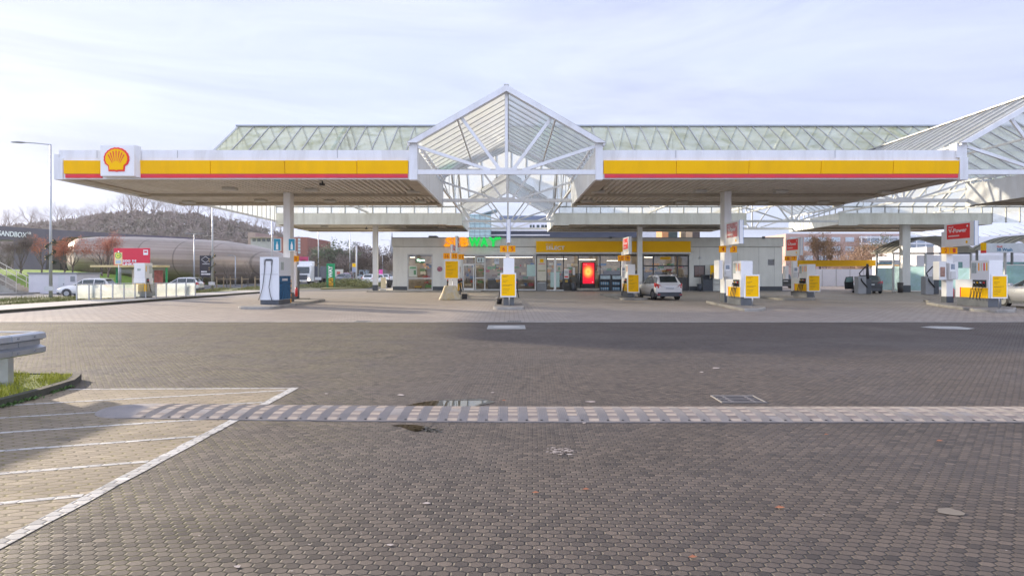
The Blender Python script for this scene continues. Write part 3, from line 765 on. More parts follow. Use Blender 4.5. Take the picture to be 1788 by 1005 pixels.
# small camera domes under canopy
def cam_dome(px, py, zs, label):
    X, Y = lamp_at(px, py, zs); o = thing('security_camera', label, 'security camera', (X, Y, zs), 'security cameras')
    mb = MB(); mb.tube([(X, Y, zs+.08), (X, Y, zs-.06)], .03, 8); mb.build('bracket', DGREY, o)
    mb = MB(); mb.box(X-.11, X+.11, Y-.2, Y+.1, zs-.16, zs-.05, .03); mb.build('housing', BLACK, o)
cam_dome(563, 319, 6.1, 'small black security camera under the emblem canopy')
cam_dome(640, 397.5, 6.05, 'small dark security camera under the plain rear canopy left of the centre')

# ---- gable roofs over the aisles
def gable_roof(X0, X1, Y0, Ye, Yr, label, Zr=ZA, back=None):
    """ridge runs in depth from Y0; eave ends at Ye, ridge at Yr (cut by the cross roof)"""
    xc = (X0+X1)/2; g = thing('gable_roof', label, 'glass roof', (xc, Y0, ZP), 'pointed glass roofs between the canopies')
    ov = .46; hw = (X1-X0)/2; sl = (Zr-(ZP-.03))/(hw+ov); ze = ZP-.03
    y0 = Y0-.25 if not back else Y0
    for s in (-1, 1):
        xe = xc+s*(hw+ov)
        def S(t, y, off=0.0):   # t 0 eave .. 1 ridge
            return Vector((xe+(xc-xe)*t, y, ze+(Zr-ze)*t+off))
        mb = MB()
        if not back: mb.quad(S(0, y0), S(1, y0), S(1, Yr), S(0, Ye))
        else: mb.quad(S(0, Ye), S(1, Yr), S(1, back), S(0, back))
        mb.build('glazing', GLGAB, g, fixn=False)
        bars = MB(); lo = y0+.1 if not back else Yr; hi = max(Ye, Yr) if not back else back
        y = lo
        while y < hi-.05:
            if not back:
                t1 = 1.0; t0 = 0 if y <= Ye else (y-Ye)/(Yr-Ye)
            else:
                t0 = 0 if y >= Ye else (Ye-y)/(Ye-Yr); t1 = 1
            if t0 < .97: bars.beam(S(t0, y, .03), S(t1, y, .03), .05, .08)
            y += .98
        bars.build('glazing_bars', BAR, g)
        pu = MB()
        for t in (.02, .5):
            a = y0 if not back else (Ye-(Ye-Yr)*t); b_ = Ye+(Yr-Ye)*t if not back else back
            pu.beam(S(t, a, -.10), S(t, b_, -.10), .07, .11)
        pu.build('purlins', TRUSS, g)
        # edge beam and small posts on top of the canopy side
        ed = MB(); xs_ = X0 if s < 0 else X1
        a, b_ = (Y0+.4, Ye) if not back else (Ye, back)
        ed.box(xs_-.07*s-.06, xs_-.07*s+.06, a, b_, ZP-.16, ZP-.04)
        y = a+.3
        while y < b_: ed.box(xs_-.1*s-.04, xs_-.1*s+.04, y, y+.08, (ZT if not back else 7.07)-.02, ZP-.16); y += 1.0
        ed.build('eave_posts', TRUSS, g)
    cap = MB(); cap.beam((xc, y0 if not back else Yr, Zr+.05), (xc, Yr if not back else back, Zr+.05), .22, .07); cap.build('ridge_cap', BAR, g)
    return g
def truss(g, X0, X1, Y, main=True, w=.14):
    xc = (X0+X1)/2; hw = (X1-X0)/2; ZB0, ZB1 = 6.235, 6.445
    mb = MB()
    mb.box(X0+.002, X1-.002, Y-.07, Y+.07, ZB0, ZB1)
    mb.box(xc-.065, xc+.065, Y-.06, Y+.06, ZB1, ZA-.12)
    mz = (ZA+ZP)/2-.02; 
    for s in (-1, 1):
        mb.beam((xc+s*.28, Y, ZB1-.02), (xc+s*(hw*.52), Y, mz-.02), w, w*.8, up=(0,1,0))
        mb.beam((xc+s*.75, Y+.004, ZB1-.02), (xc+s*(hw-.02), Y+.004, ZP-.16), w, w*.8, up=(0,1,0))
        mb.beam((xc+s*(hw+.44), Y, ZP-.11), (xc, Y, ZA-.10+.0), .16, .15, up=(0,1,0))
    mb.box(xc-.5, xc+.5, Y-.078, Y+.078, ZB1-.03, ZB1+.09)
    mb.build('truss', TRUSS, g)
labs = ['pointed glass gable roof between the two front canopies', 'glass gable roof cut by the edge of the photo above the fuel price boards']
for i, (a, b_) in enumerate(AIS):
    sl = (ZR-ZP)/((D3-D2)/2); run = (ZA-ZP)/sl
    g = gable_roof(a, b_, D1, D2, D2+run, labs[i])
    truss(g, a, b_, D1); truss(g, a, b_, D2-.1, w=.12)
    # face board along the front rafters
    xc = (a+b_)/2; hw = (b_-a)/2; mb = MB(); ov = .46
    for s in (-1, 1):
        xe = xc+s*(hw+ov)
        mb.extr([(xe, D1-.30, ZP-.03), (xe-s*.45, D1-.30, ZP-.03), (xc, D1-.30, ZA-.24), (xc, D1-.30, ZA+.04)], (0, .06, 0))
    mb.build('barge_board', FASC, g)
    g2 = gable_roof(a, b_, D3, D3, D3-run, ['glass gable roof over the passage in front of the shop sign', 'glass gable roof over the rear passage beside the car wash'][i], back=D4-.5)
    truss(g2, a, b_, D3+.1, w=.12); truss(g2, a, b_, D4-.6, w=.11)
# ---- cross roof
YM = (D2+D3)/2; slp = (ZR-ZP)/(YM-D2)
TX0, TX1 = -20.8, 58.0
def gz(X):
    for (a, b_) in AIS:
        xc = (a+b_)/2; hw = (b_-a)/2+.46
        if abs(X-xc) < hw: return ZP+(ZA-ZP)*(1-abs(X-xc)/hw)
    return ZP
g = thing('cross_roof', 'long ridged glass roof with mossy panes rising behind the front canopies', 'glass roof', (0, YM, ZP))
xs = set(); x = TX0
n = int((TX1-TX0)/1.22)
for i in range(n+1): xs.add(round(TX0+i*(TX1-TX0)/n, 3))
for (a, b_) in AIS:
    for q in (a-.46, (a+b_)/2, b_+.46): xs.add(round(q, 3))
xs = sorted(xs)
for side, m_ in ((0, GLROOF), (1, GLROOFR)):
    mb = MB()
    for i in range(len(xs)-1):
        a, b_ = xs[i], xs[i+1]
        def yb(X):
            dz = gz(X)-ZP; return (D2+dz/slp) if side == 0 else (D3-dz/slp)
        ea, eb_ = gz(a), gz(b_)
        mb.quad((a, yb(a), ea), (b_, yb(b_), eb_), (b_, YM, ZR), (a, YM, ZR))
    mb.build('front_glazing' if side == 0 else 'rear_glazing', m_, g, fixn=False)
    bars = MB()
    for i in range(n+1):
        a = TX0+i*(TX1-TX0)/n; y = D2+(gz(a)-ZP)/slp if side == 0 else D3-(gz(a)-ZP)/slp
        bars.beam((a, y, gz(a)+.04), (a, YM, ZR+.04), .055, .10)
    yy = D2+(YM-D2)*.5 if side == 0 else D3-(YM-D2)*.5
    bars.beam((TX0, yy, (ZR+ZP)/2+.02), (TX1, yy, (ZR+ZP)/2+.02), .05, .06)
    bars.build('front_bars' if side == 0 else 'rear_bars', BAR, g)
    # upstand between canopy top and eave
    up = MB(); ub = MB(); yy = D2-.02 if side == 0 else D3+.02; zt = ZT if side == 0 else 7.07
    segs = [(-20.8,-4.7), (4.42, 20.64), (29.76, 43.0 if side else 46.4)]
    if side: segs.append((43.0, TX1))
    for (a, b_) in segs:
        zb = zt if a < 43 else 6.2
        up.quad((a, yy, zb), (b_, yy, zb), (b_, yy, ZP), (a, yy, ZP))
        x = a
        while x <= b_+.01: ub.box(x-.03, x+.03, yy-.05, yy+.05, zb, ZP); x += (TX1-TX0)/n
    up.build('upstand_glazing', GLROOFR, g, fixn=False)
    for (a, b_) in segs: ub.box(a, b_, yy-.07, yy+.07, ZP-.10, ZP)
    ub.build('upstand_bars', BAR, g)
MB().box(TX0-.1, TX1, YM-.16, YM+.16, ZR+.03, ZR+.14).build('ridge_cap', M('ridge_metal', (0.33,0.36,0.38), .5, metal=.3), g)
# gable end at the left : bottom rail with mullions
mb = MB(); mb.box(TX0-.05, TX0+.05, D2, D3, 6.28, 6.42)
y = D2+.1; 
while y < D3:
    zt = ZP+(min(y-D2, D3-y))*slp; mb.box(TX0-.04, TX0+.04, y, y+.09, 6.42, zt); y += .95
mb.beam((TX0, D2, ZP), (TX0, YM, ZR), .12, .14); mb.beam((TX0, D3, ZP), (TX0, YM, ZR), .12, .14)
mb.build('gable_end_mullions', TRUSS, g)
MB().quad((TX0+.02, D2, 6.42), (TX0+.02, D3, 6.42), (TX0+.02, D3, ZP), (TX0+.02, YM, ZR), (TX0+.02, D2, ZP)).build('gable_end_glazing', GLROOFR, g, fixn=False)
for X in (-12.6, -4.24, 3.96, 12.5, 21.1, 29.3, 37.8, 46.4):
    mb = MB(); w = .06; zb = 7.1
    mb.beam((X, D2, zb), (X, D3, zb), .12, .14)
    mb.beam((X, YM, zb), (X, YM, ZR-.1), w, w)
    for s in (-1, 1):
        y1 = YM+s*(YM-D2)*.5; ye = YM+s*(YM-D2)*.98
        mb.beam((X, YM, zb+.1), (X, y1, (ZR+ZP)/2-.1), w, w, up=(1,0,0)); mb.beam((X, y1, zb), (X, y1, (ZR+ZP)/2-.1), w*.8, w*.8)
        mb.beam((X, ye, ZP-.1), (X, YM, ZR-.12), .13, .16, up=(1,0,0)); mb.beam((X, y1, zb), (X, ye, ZP-.1), w, w, up=(1,0,0))
    mb.build('truss', TRUSS, g)
# ------------------------------------------------------------------ shop
DS = 60.0
def SX(x): return Xa(x, DS)
def SZ(y): return Za(y, DS)
SB = DS+12
shop = thing('shop_building', 'low pale grey station shop with glazed front under the rear canopies', 'shop', (7.5, DS, 0))
xl, xr = SX(686), SX(1366); zt = SZ(415.5); zlow = 0.05
ops = [('w1', 711, 755.5, 443, 508), ('dd', 806, 936, 443.5, 508.2), ('yy', 936, 1203.5, 444, 508.4), ('sw', 1211.5, 1231.5, 463, 484), ('sq', 1340, 1353, 452, 464)]
mb = MB(); th = .3
def wallcol(xa, xb, za, zb): mb.box(xa, xb, DS, DS+th, za, zb)
zl = SZ(444); zp = .50
cur = xl
for (nm, a, b_, yt, yb_) in ops:
    A, B = SX(a), SX(b_); T = SZ(yt); Bt = max(zlow, SZ(yb_))
    if A > cur+.01: wallcol(cur, A, zlow, SZ(431))
    wallcol(A, B, T, SZ(431))
    if Bt > .4: wallcol(A, B, zlow, Bt)
    cur = B
wallcol(cur, xr, zlow, SZ(431))
mb.box(xl, xl+th, DS+th, SB, zlow, SZ(431)); mb.box(xr-th, xr, DS+th, SB, zlow, SZ(431)); mb.box(xl+th, xr-th, SB-th, SB, zlow, SZ(431))
mb.build('wall', WALL, shop)
PARA = M('parapet', (0.66,0.66,0.62), .6, var=.05, dirt=(0.36,0.35,0.30), dirtamt=.4, streak=True)
mb = MB(); e = .08; mb.box(xl-e, xr+e, DS-e, SB+e, SZ(430.4), zt); mb.build('parapet', PARA, shop)
MB().box(xl-e-.05, xr+e+.05, DS-e-.05, SB+e+.05, zt, zt+.06).build('parapet_cap', MGREY, shop)
mb = MB()
for (a, b_) in ((686,711), (755.5,806), (1203.5,1366)): mb.box(SX(a)+.003, SX(b_)-.003, DS-.03, DS-.002, .06, .46)
mb.build('plinth', DGREY, shop)
mb = MB()
for x in (1257, 1288, 1325, 1352, 1222): mb.box(SX(x)-.008, SX(x)+.008, DS-.006, DS-.001, .5, SZ(431.5))
mb.build('panel_joints', MGREY, shop)
# interior
INTF = M('shop_floor', (0.30,0.26,0.22), .5); INTW = M('shop_interior_wall', (0.40,0.35,0.29), .7, var=.6, vscale=.8)
MB().box(xl+.3, xr-.3, DS+.3, SB-.3, .0, .08).build('floor', INTF, shop)
MB().box(xl+.3, xr-.3, DS+.3, SB-.3, SZ(431)-.2, SZ(431)-.1).build('ceiling', M('shop_ceiling', (0.5,0.46,0.4), .7), shop)
mb = MB(); mb.box(xl+.3, xr-.3, DS+6.0, DS+6.2, .08, 3.5)
for x in (806, 934): mb.box(SX(x), SX(x)+.1, DS+.5, DS+6, .08, 3.4)
mb.build('partition', INTW, shop)
rs = random.Random(21)
pal = [M('goods_%s' % n, c, .5, var=.3, vscale=7) for n, c in (('red',(0.5,0.04,0.03)),('green',(0.05,0.25,0.06)),('cream',(0.7,0.62,0.45)),('blue',(0.05,0.15,0.4)),('brown',(0.2,0.09,0.04)),('amber',(0.7,0.35,0.04)),('white',(0.7,0.7,0.68)))]
for k, m_ in enumerate(pal):
    mb = MB()
    for i in range(44):
        x = SX(rs.uniform(940, 1200)); 
        if rs.random() < .35: x = SX(rs.uniform(715, 930))
        y = DS+rs.choice((2.2, 3.6, 5.2)); z = .1+rs.choice((.35, .7, 1.05, 1.4, 1.8, 2.2))*rs.uniform(.9, 1.1)
        w = rs.uniform(.12, .7); mb.box(x, x+w, y, y+.3, z, z+rs.uniform(.12, .34))
    mb.build('goods', m_, shop); shop.children[-1]['kind'] = 'stuff'
mb = MB()
for y in (2.15, 3.55, 5.15):
    for (a, b_) in ((985, 1040), (1060, 1120), (1130, 1175)): mb.box(SX(a), SX(b_), DS+y-.05, DS+y+.4, .08, rs.uniform(1.3, 2.0))
mb.box(SX(850), SX(905), DS+3, DS+3.6, .08, 1.2)
mb.build('shelf', DGREY, shop)
LAMP = M('ceiling_strip_lamp', (0.9,0.85,0.75), .5, emit=(1,0.86,0.66), es=2.4)
for (a, b_, y, dy) in ((809,829,448.5,1.2), (848,930,448.8,1.2), (952,990,452,3), (1010,1040,453,3), (1125,1140,449,2.5), (1060,1080,455,4), (716,724,449,2)):
    MB().box(Xa(a, DS+dy), Xa(b_, DS+dy), DS+dy, DS+dy+.12, Za(y, DS+dy)-.022, Za(y, DS+dy)+.022).build('strip_lamp', LAMP, shop)
PANL = M('ceiling_fill_panel', (0.9,0.85,0.75), .5, emit=(1,0.86,0.66), es=3.0)  # glowing ceiling panels added to brighten the dim shop interior
for x in (722, 740, 820, 860, 900, 950, 985, 1020, 1060, 1100, 1140, 1180):
    for dy in (1.6, 4.2):
        X = Xa(x, DS+dy); MB().box(X-.6, X+.6, DS+dy-.3, DS+dy+.3, SZ(431)-.24, SZ(431)-.203).build('fill_panel_lamp', PANL, shop)
# windows
def window(a, b_, yt, yb_, vs=(), hs=(), mat=None, fm=None, w=.07, name='window', rec=.08):
    fm = fm or FRAME; A, B = SX(a), SX(b_); T, Bt = SZ(yt), max(.08, SZ(yb_)); Y = DS+rec
    f = MB(); y0, y1 = Y-.05, Y+.05
    f.box(A, A+w, y0, y1, Bt, T); f.box(B-w, B, y0, y1, Bt, T); f.box(A+w, B-w, y0, y1, T-w, T); f.box(A+w, B-w, y0, y1, Bt, Bt+w)
    for v in vs: f.box(SX(v)-w/2, SX(v)+w/2, y0+.004, y1-.004, Bt+w, T-w)
    for (xa, xb, y) in hs: f.box(SX(xa)+w*.6, SX(xb)-w*.6, y0+.008, y1-.008, SZ(y)-w/2, SZ(y)+w/2)
    o = f.build(name, fm, shop)
    MB().quad((A+.02, Y, Bt+.02), (B-.02, Y, Bt+.02), (B-.02, Y, T-.02), (A+.02, Y, T-.02)).build('pane', mat or GLSHOP, o, fixn=False)
    return o
window(711, 755.5, 443, 508, hs=[(711,755.5,485.7)], w=.11)
window(806, 936, 443.5, 508.2, vs=(830, 846.5, 884), hs=[(806,830,461), (830,846.5,461), (830,846.5,485)], w=.12)
window(936, 1122, 445, 508.4, vs=(955, 984, 1010, 1048, 1084), fm=FRAMED, w=.09)
window(1122, 1203.5, 445, 508.4, vs=(1141, 1183), hs=[(1122,1203,464)], fm=FRAMED, w=.12)
window(1211.5, 1231.5, 463, 484, mat=M('dark_pane', (0.20,0.12,0.10), .15, var=.3, vscale=2), fm=FRAMED, w=.08)
window(1340, 1353, 452, 464, mat=GLSHOP, fm=FRAME, w=.07)
MB().box(SX(1184), SX(1203)-.13, DS-.0, DS+.02, .1, SZ(484)).build('lower_panel', FRAMED, shop)
# sliding door leaf and sill
mb = MB(); mb.box(SX(967), SX(971), DS-.06, DS-.01, .1, SZ(450)); mb.box(SX(954), SX(984), DS-.07, DS-.01, .06, .14); mb.build('sliding_door_frame', WHITEC, shop)
MB().box(SX(806)+.13, SX(807)+.16, DS-.05, DS, .9, 1.4).build('door_handle', GALV, shop)
d_ = MB(); 
for (xa, xb, za, zb) in ((808.5,809.8,462.5,506), (826,827.6,462.5,506)): d_.box(SX(xa), SX(xb), DS-.03, DS+.02, max(.12,SZ(zb)), SZ(za))
d_.box(SX(808.5), SX(827.6), DS-.031, DS+.019, SZ(463.6), SZ(461.9)); d_.box(SX(808.5), SX(827.6), DS-.031, DS+.019, .1, .3)
d_.build('door_leaf', WHITEC, shop)
# yellow fascia with lettering
ys = MB().box(SX(936), SX(1204), DS-.42, DS-e-.002, SZ(440.3), SZ(421.3)).build('yellow_fascia', SHOPY, shop)
MB().box(SX(936)-.02, SX(1204)+.02, DS-.40, DS-e-.002, SZ(442.6), SZ(440.6)).build('fascia_underside', WHITEC, shop)
text('SELECT', (Xa(953.5,59.5), DS-.425, Za(436,59.5)), (1,0,0), (0,0,1), Xa(986,59.5)-Xa(953.5,59.5), .36, TEXTW, shop, depth=.03, bold=.02)
text('Shell', (Xa(953,59.5), DS-.425, Za(427.8,59.5)), (1,0,0), (0,0,1), .65, .17, M('pale_letter', (0.75,0.6,0.45), .5), shop, depth=.02)
ys2 = thing('yellow_banner', 'small yellow sign with dark print hanging inside the right hand glazing', 'sign', (SX(1162), DS, SZ(451)))
MB().box(SX(1153), SX(1171), DS+.02-.05, DS+.0, SZ(453), SZ(448.4)).build('panel', YELB, ys2)
text('Autowäsche', (SX(1154.5), DS-.052, SZ(452)), (1,0,0), (0,0,1), SX(1169.5)-SX(1154.5), .14, TEXTD, ys2, depth=.005) if False else plate_text([(.08, .05, .95)], (SX(1153), DS-.052, SZ(453)), (1,0,0), (0,0,1), SX(1171)-SX(1153), .07, TEXTD, ys2)
# posters and stickers in the windows
def poster(label, a, b_, yt, yb_, mat, dy=-.012, name='poster', deco=None, cat='poster', grp=None):
    A, B, T, Bt = SX(a), SX(b_), SZ(yt), SZ(yb_)
    o = thing(name, label, cat, ((A+B)/2, DS+dy, Bt), grp)
    MB().box(A, B, DS+dy-.015, DS+dy, Bt, T).build('sheet', mat, o)
    if deco:
        for (fa, fb, fc, fd, mm) in deco:
            MB().box(A+(B-A)*fa, A+(B-A)*fb, DS+dy-.02, DS+dy-.0155, Bt+(T-Bt)*fc, Bt+(T-Bt)*fd).build('print', mm, o)
    return o
CREAM = M('cream_sheet', (0.70,0.66,0.55), .6, var=.1, vscale=4); TEALS = M('pale_teal_sheet', (0.50,0.66,0.62), .6, var=.08)
poster('tall cream poster with round yellow emblem beside the sliding door', 938, 954, 450, 490, CREAM, deco=[(.3,.7,.80,.95,YELB), (.1,.9,.42,.46,M('olive_print',(0.3,0.3,0.12),.6)), (.15,.85,.72,.74,REDB)])
poster('grey panel below the tall cream poster', 938, 954, 492, 508, MGREY, name='grey_panel', cat='panel', deco=[(.1,.9,.88,.92,WHITEC)])
poster('pale teal sheet stuck on the left leaf of the sliding door', 961, 967, 475, 501, TEALS)
poster('pale teal sheet stuck on the right leaf of the sliding door', 971, 977, 475, 501, TEALS)
poster('white notice above a dark square sticker right of the sliding door', 985, 993, 469, 486, WHITEC, deco=[(.1,.9,.1,.25,REDB),(.15,.85,.5,.8,LGREY)])
poster('dark square sticker under the white notice right of the sliding door', 985, 993, 487, 494, FRAMED, deco=[(.2,.8,.2,.8,M('gold_print',(.5,.33,.05),.5))])
poster('narrow white sheet in the glazing left of the red screen', 1000, 1004, 467, 480, WHITEC)
poster('pale green sheet in the wide window near the cream poster', 920, 934.5, 462, 482, TEALS)
poster('white sheet with green print in the far left shop window', 714, 728, 464, 483, M('white_green_sheet', (0.65,0.68,0.60), .6, var=.15, vscale=3), deco=[(.1,.9,.75,.9,M('green_print',(0.15,0.4,0.2),.6)), (.6,.9,.2,.6,M('green_print2',(0.12,0.3,0.15),.6))])
poster('square blue white sticker above the narrow side window of the entrance', 832.5, 845, 449.5, 458.5, M('blueish_sheet',(0.6,0.68,0.7),.5), deco=[(.2,.35,.25,.75,DGREY),(.6,.72,.2,.8,DGREY)])
poster('white sticker with the number ten hanging in the wide window', 863, 871.5, 451, 461, M('white_blue_sheet',(0.62,0.66,0.74),.5))
text('10', (SX(864), DS-.03, SZ(456.5)), (1,0,0), (0,0,1), .33, .24, DGREY, bpy.data.objects['poster.007'] if 'poster.007' in bpy.data.objects else shop, depth=.004)
rb_ = thing('round_sign', 'small round dark red sign on the wall beside the far left window', 'sign', (SX(767.8), DS, SZ(469.5)))
mb = MB(); mb.tube([(SX(767.8), DS-.001, SZ(469.5)), (SX(767.8), DS-.02, SZ(469.5))], .245, 28); mb.build('disc', M('maroon', (0.28,0.03,0.08), .5), rb_)
mb = MB()
for i in range(24):
    a = i*math.pi/12; b2 = a+math.pi/12
    mb.quad(*[(SX(767.8)+r*math.cos(q), DS-.024, SZ(469.5)+r*math.sin(q)) for r, q in ((.19,a),(.19,b2),(.15,b2),(.15,a))])
mb.quad((SX(767.8)-.13,DS-.024,SZ(469.5)+.10),(SX(767.8)-.10,DS-.024,SZ(469.5)+.13),(SX(767.8)+.13,DS-.024,SZ(469.5)-.10),(SX(767.8)+.10,DS-.024,SZ(469.5)-.13))
mb.build('print', M('pinkish',(0.6,0.35,0.4),.5), rb_, fixn=False)
op = thing('open_sign', 'lit white word Open glowing in the far left shop window', 'lit sign', (SX(735), DS, SZ(455)))
MB().box(SX(724.5), SX(741), DS+.15, DS+.2, SZ(459), SZ(451.5)).build('backing', M('dark_green',(0.01,0.12,0.05),.5), op)
text('Open', (SX(727.5), DS+.14, SZ(457)), (1,0,0), (0,0,1), SX(741)-SX(727.5), .27, M('open_glow',(0.8,1,0.9),.5,emit=(0.6,1,0.75),es=2.2), op, depth=.02, bold=.03)
for (a, b_, yt, yb_, m_, nm, lb) in ((724,736,499,507.5,M('yellow_chair',(0.75,0.45,0.02),.5),'yellow_chair','low yellow seat behind the far left shop window'), (742,754,497,507.5,M('green_chair',(0.15,0.42,0.08),.5),'green_chair','low green seat behind the far left shop window')):
    o = thing(nm, lb, 'seat', (SX((a+b_)/2), DS+.9, .08)); A, B = Xa(a, DS+.9), Xa(b_, DS+.9); T = Za(yt, DS+.9)
    MB().box(A, B, DS+.7, DS+1.2, .32, .45, .04).build('seat', m_, o); MB().box(A, B, DS+1.2, DS+1.27, .45, T, .03).build('backrest', m_, o)
    mb = MB(); [mb.tube([(xx, yy, .08), (xx, yy, .32)], .02, 6) for xx in (A+.08, B-.08) for yy in (DS+.78, DS+1.15)]; mb.build('legs', DGREY, o)
# big letters
OR = M('letter_orange', (0.95,0.40,0.0), .45, var=.02, emit=(1,0.36,0.0), es=.35); GR = M('letter_green', (0.0,0.55,0.07), .45, var=.02, emit=(0,0.75,0.10), es=.35)
ls = thing('letter_sign', 'big orange and green letters spelling SUBWAY on the parapet', 'sign', (SX(825), DS-.3, SZ(431)))
z0 = SZ(430.8); hh = SZ(414.3)-z0
def ltr(s, a, b_, m_): text(s, (SX(a), DS-.28, z0), (1,0,0), (0,0,1), SX(b_)-SX(a), hh, m_, ls, name='letter', depth=.18, bold=.045)
ltr('S', 778.5, 791.5, OR); ltr('U', 792.5, 804.5, OR); ltr('B', 805.5, 818.5, OR); ltr('W', 819, 839, GR); ltr('A', 839, 852.5, GR); ltr('Y', 853, 870, GR)
def arrow(pts, m_): MB().extr([(SX(x), DS-.30, SZ(y)) for x, y in pts], (0, .18, 0)).build('arrow', m_, ls)
arrow([(774.5,428.6),(779.5,425.6),(779.5,427.4),(786,427.4),(786,430.6),(779.5,430.6),(779.5,431.7)], OR)
arrow([(864,414.3),(871.5,414.3),(871.5,412.9),(875.6,416),(871.5,419.2),(871.5,417.7),(866,417.7)], GR)
MB().box(SX(776), SX(874), DS-.12, DS-e-.003, SZ(429.5), SZ(416)).build('back_rail', WALL, ls)
# equipment
rv = thing('roof_vent', 'grey box vent on the shop roof near its far left corner', 'vent', (SX(756), DS+3, zt))
MB().box(Xa(749,DS+3), Xa(763.5,DS+3), DS+2.6, DS+4, zt, Za(411.8,DS+3), .03).build('housing', MGREY, rv)
for (x, lb) in ((1332, 'small dark camera pair on the parapet over the blank wall'), (1066, 'small dark camera under the parapet over the yellow fascia')):
    o = thing('parapet_camera', lb, 'security camera', (SX(x), DS-.1, zt)); MB().box(SX(x)-.12, SX(x)+.12, DS-.25, DS-.09, zt-.05, zt+.15, .02).build('housing', DGREY, o)
    MB().tube([(SX(x), DS-.3, zt+.03), (SX(x), DS-.25, zt+.03)], .04, 8).build('lens', BLACK, o)
wl = thing('wall_lamp', 'round bulkhead lamp on the blank wall above the small window', 'lamp', (SX(1222), DS, SZ(450)))
MB().tube([(SX(1222), DS-.001, SZ(450)), (SX(1222), DS-.14, SZ(450))], [.12,.09], 12).build('globe', LGREY, wl); MB().tube([(SX(1222), DS-.02, SZ(449)), (SX(1222), DS-.02, SZ(438))], .012, 6).build('conduit', MGREY, wl)
# red screen
rsn = thing('advertising_screen', 'upright red advertising screen with a glowing orange sun beside the sliding door', 'screen', (SX(1027), DS-.6, 0))
dsn = DS-.6; A, B = Xa(1015.5,dsn), Xa(1039,dsn)
MB().box(A, B, dsn-.12, dsn+.12, .25, Za(457.5,dsn), .03).build('cabinet', BLACK, rsn)
m, t, b = newmat('screen_image'); p = t.pos(); cx_ = Xa(1027, dsn-.12); cz_ = Za(474, dsn-.12)
sv = t.new('ShaderNodeVectorMath', operation='SUBTRACT'); t.link(p, sv.inputs[0]); sv.inputs[1].default_value = (cx_, dsn-.13, cz_)
ln = t.new('ShaderNodeVectorMath', operation='LENGTH'); t.link(t.mapping(sv.outputs[0], scale=(1.1,0,0.9)), ln.inputs[0])
rp = t.new('ShaderNodeValToRGB'); t.link(ln.outputs['Value'], rp.inputs[0]); el = rp.color_ramp.elements
el[0].position = 0; el[0].color = (1,.30,.02,1); el[1].position = .95; el[1].color = (.62,.0,.02,1)
for po, co in ((.22,(1,.42,.08,1)), (.40,(1,.16,.03,1)), (.6,(.80,.01,.02,1))): q = el.new(po); q.color = co
t.link(rp.outputs[0], b.inputs['Base Color']); t.link(rp.outputs[0], b.inputs['Emission Color']); b.inputs['Emission Strength'].default_value = .75
MB().quad((A+.1, dsn-.124, .75), (B-.1, dsn-.124, .75), (B-.1, dsn-.124, Za(459,dsn)), (A+.1, dsn-.124, Za(459,dsn))).build('screen', m, rsn, fixn=False)
text('Shell', (A+.18, dsn-.126, Za(462.5,dsn)), (1,0,0), (0,0,1), .32, .11, TEXTW, rsn, depth=.003)
MB().box(B-.3, B-.2, dsn-.13, dsn-.126, .83, .93).build('corner_mark', TEXTW, rsn)
mb = MB(); mb.box(Xa(1007,dsn), Xa(1046,dsn), dsn-.45, dsn+.3, .12, .30, .02); mb.box(Xa(1011,dsn), Xa(1018,dsn), dsn-.3, dsn+.2, 0.0, .12); mb.box(Xa(1034,dsn), Xa(1041,dsn), dsn-.3, dsn+.2, 0.0, .12); mb.build('concrete_foot', CONC, rsn)
# vending machines
for i, (a, b_) in enumerate(((1047, 1067), (1068, 1086))):
    dv = DS-.7; A, B = Xa(a,dv), Xa(b_,dv); T = Za(480,dv)
    o = thing('bottle_cage', ['dark display cage of bottled water nearest the red screen', 'dark display cage of bottled water partly behind the price board post'][i], 'display cage', ((A+B)/2, dv, 0), 'display cages before the shop glazing')
    mb = MB(); mb.box(A, B, dv+.5, dv+.55, .05, T); mb.box(A, A+.06, dv, dv+.5, .05, T); mb.box(B-.06, B, dv, dv+.5, .05, T)
    for q in range(4): mb.box(A+.06, B-.06, dv, dv+.5, .05+q*(T-.05)/3.05, .10+q*(T-.05)/3.05)
    mb.build('frame', DGREY, o)
    MB().box(A+.07, B-.07, dv-.01, dv+.02, T-.38, T-.06).build('header', M('ice_header', (0.45,0.55,0.6), .4, var=.3, vscale=3), o)
    for k_ in range(2):
        mb = MB(); 
        for q in range(2):
            zz = .11+q*(T-.05)/3.05
            for c_ in range(k_, 9, 2): xx = A+.13+c_*(B-A-.26)/9; mb.tube([(xx, dv+.15, zz), (xx, dv+.15, zz+.22), (xx, dv+.15, zz+.31)], [.045,.045,.015], 7)
        mb.build('bottles', [M('bottle_blue',(0.12,0.32,0.5),.3,var=.2), M('bottle_white',(0.55,0.62,0.68),.3,var=.2)][k_], o)
        o.children[-1]['kind'] = 'stuff'
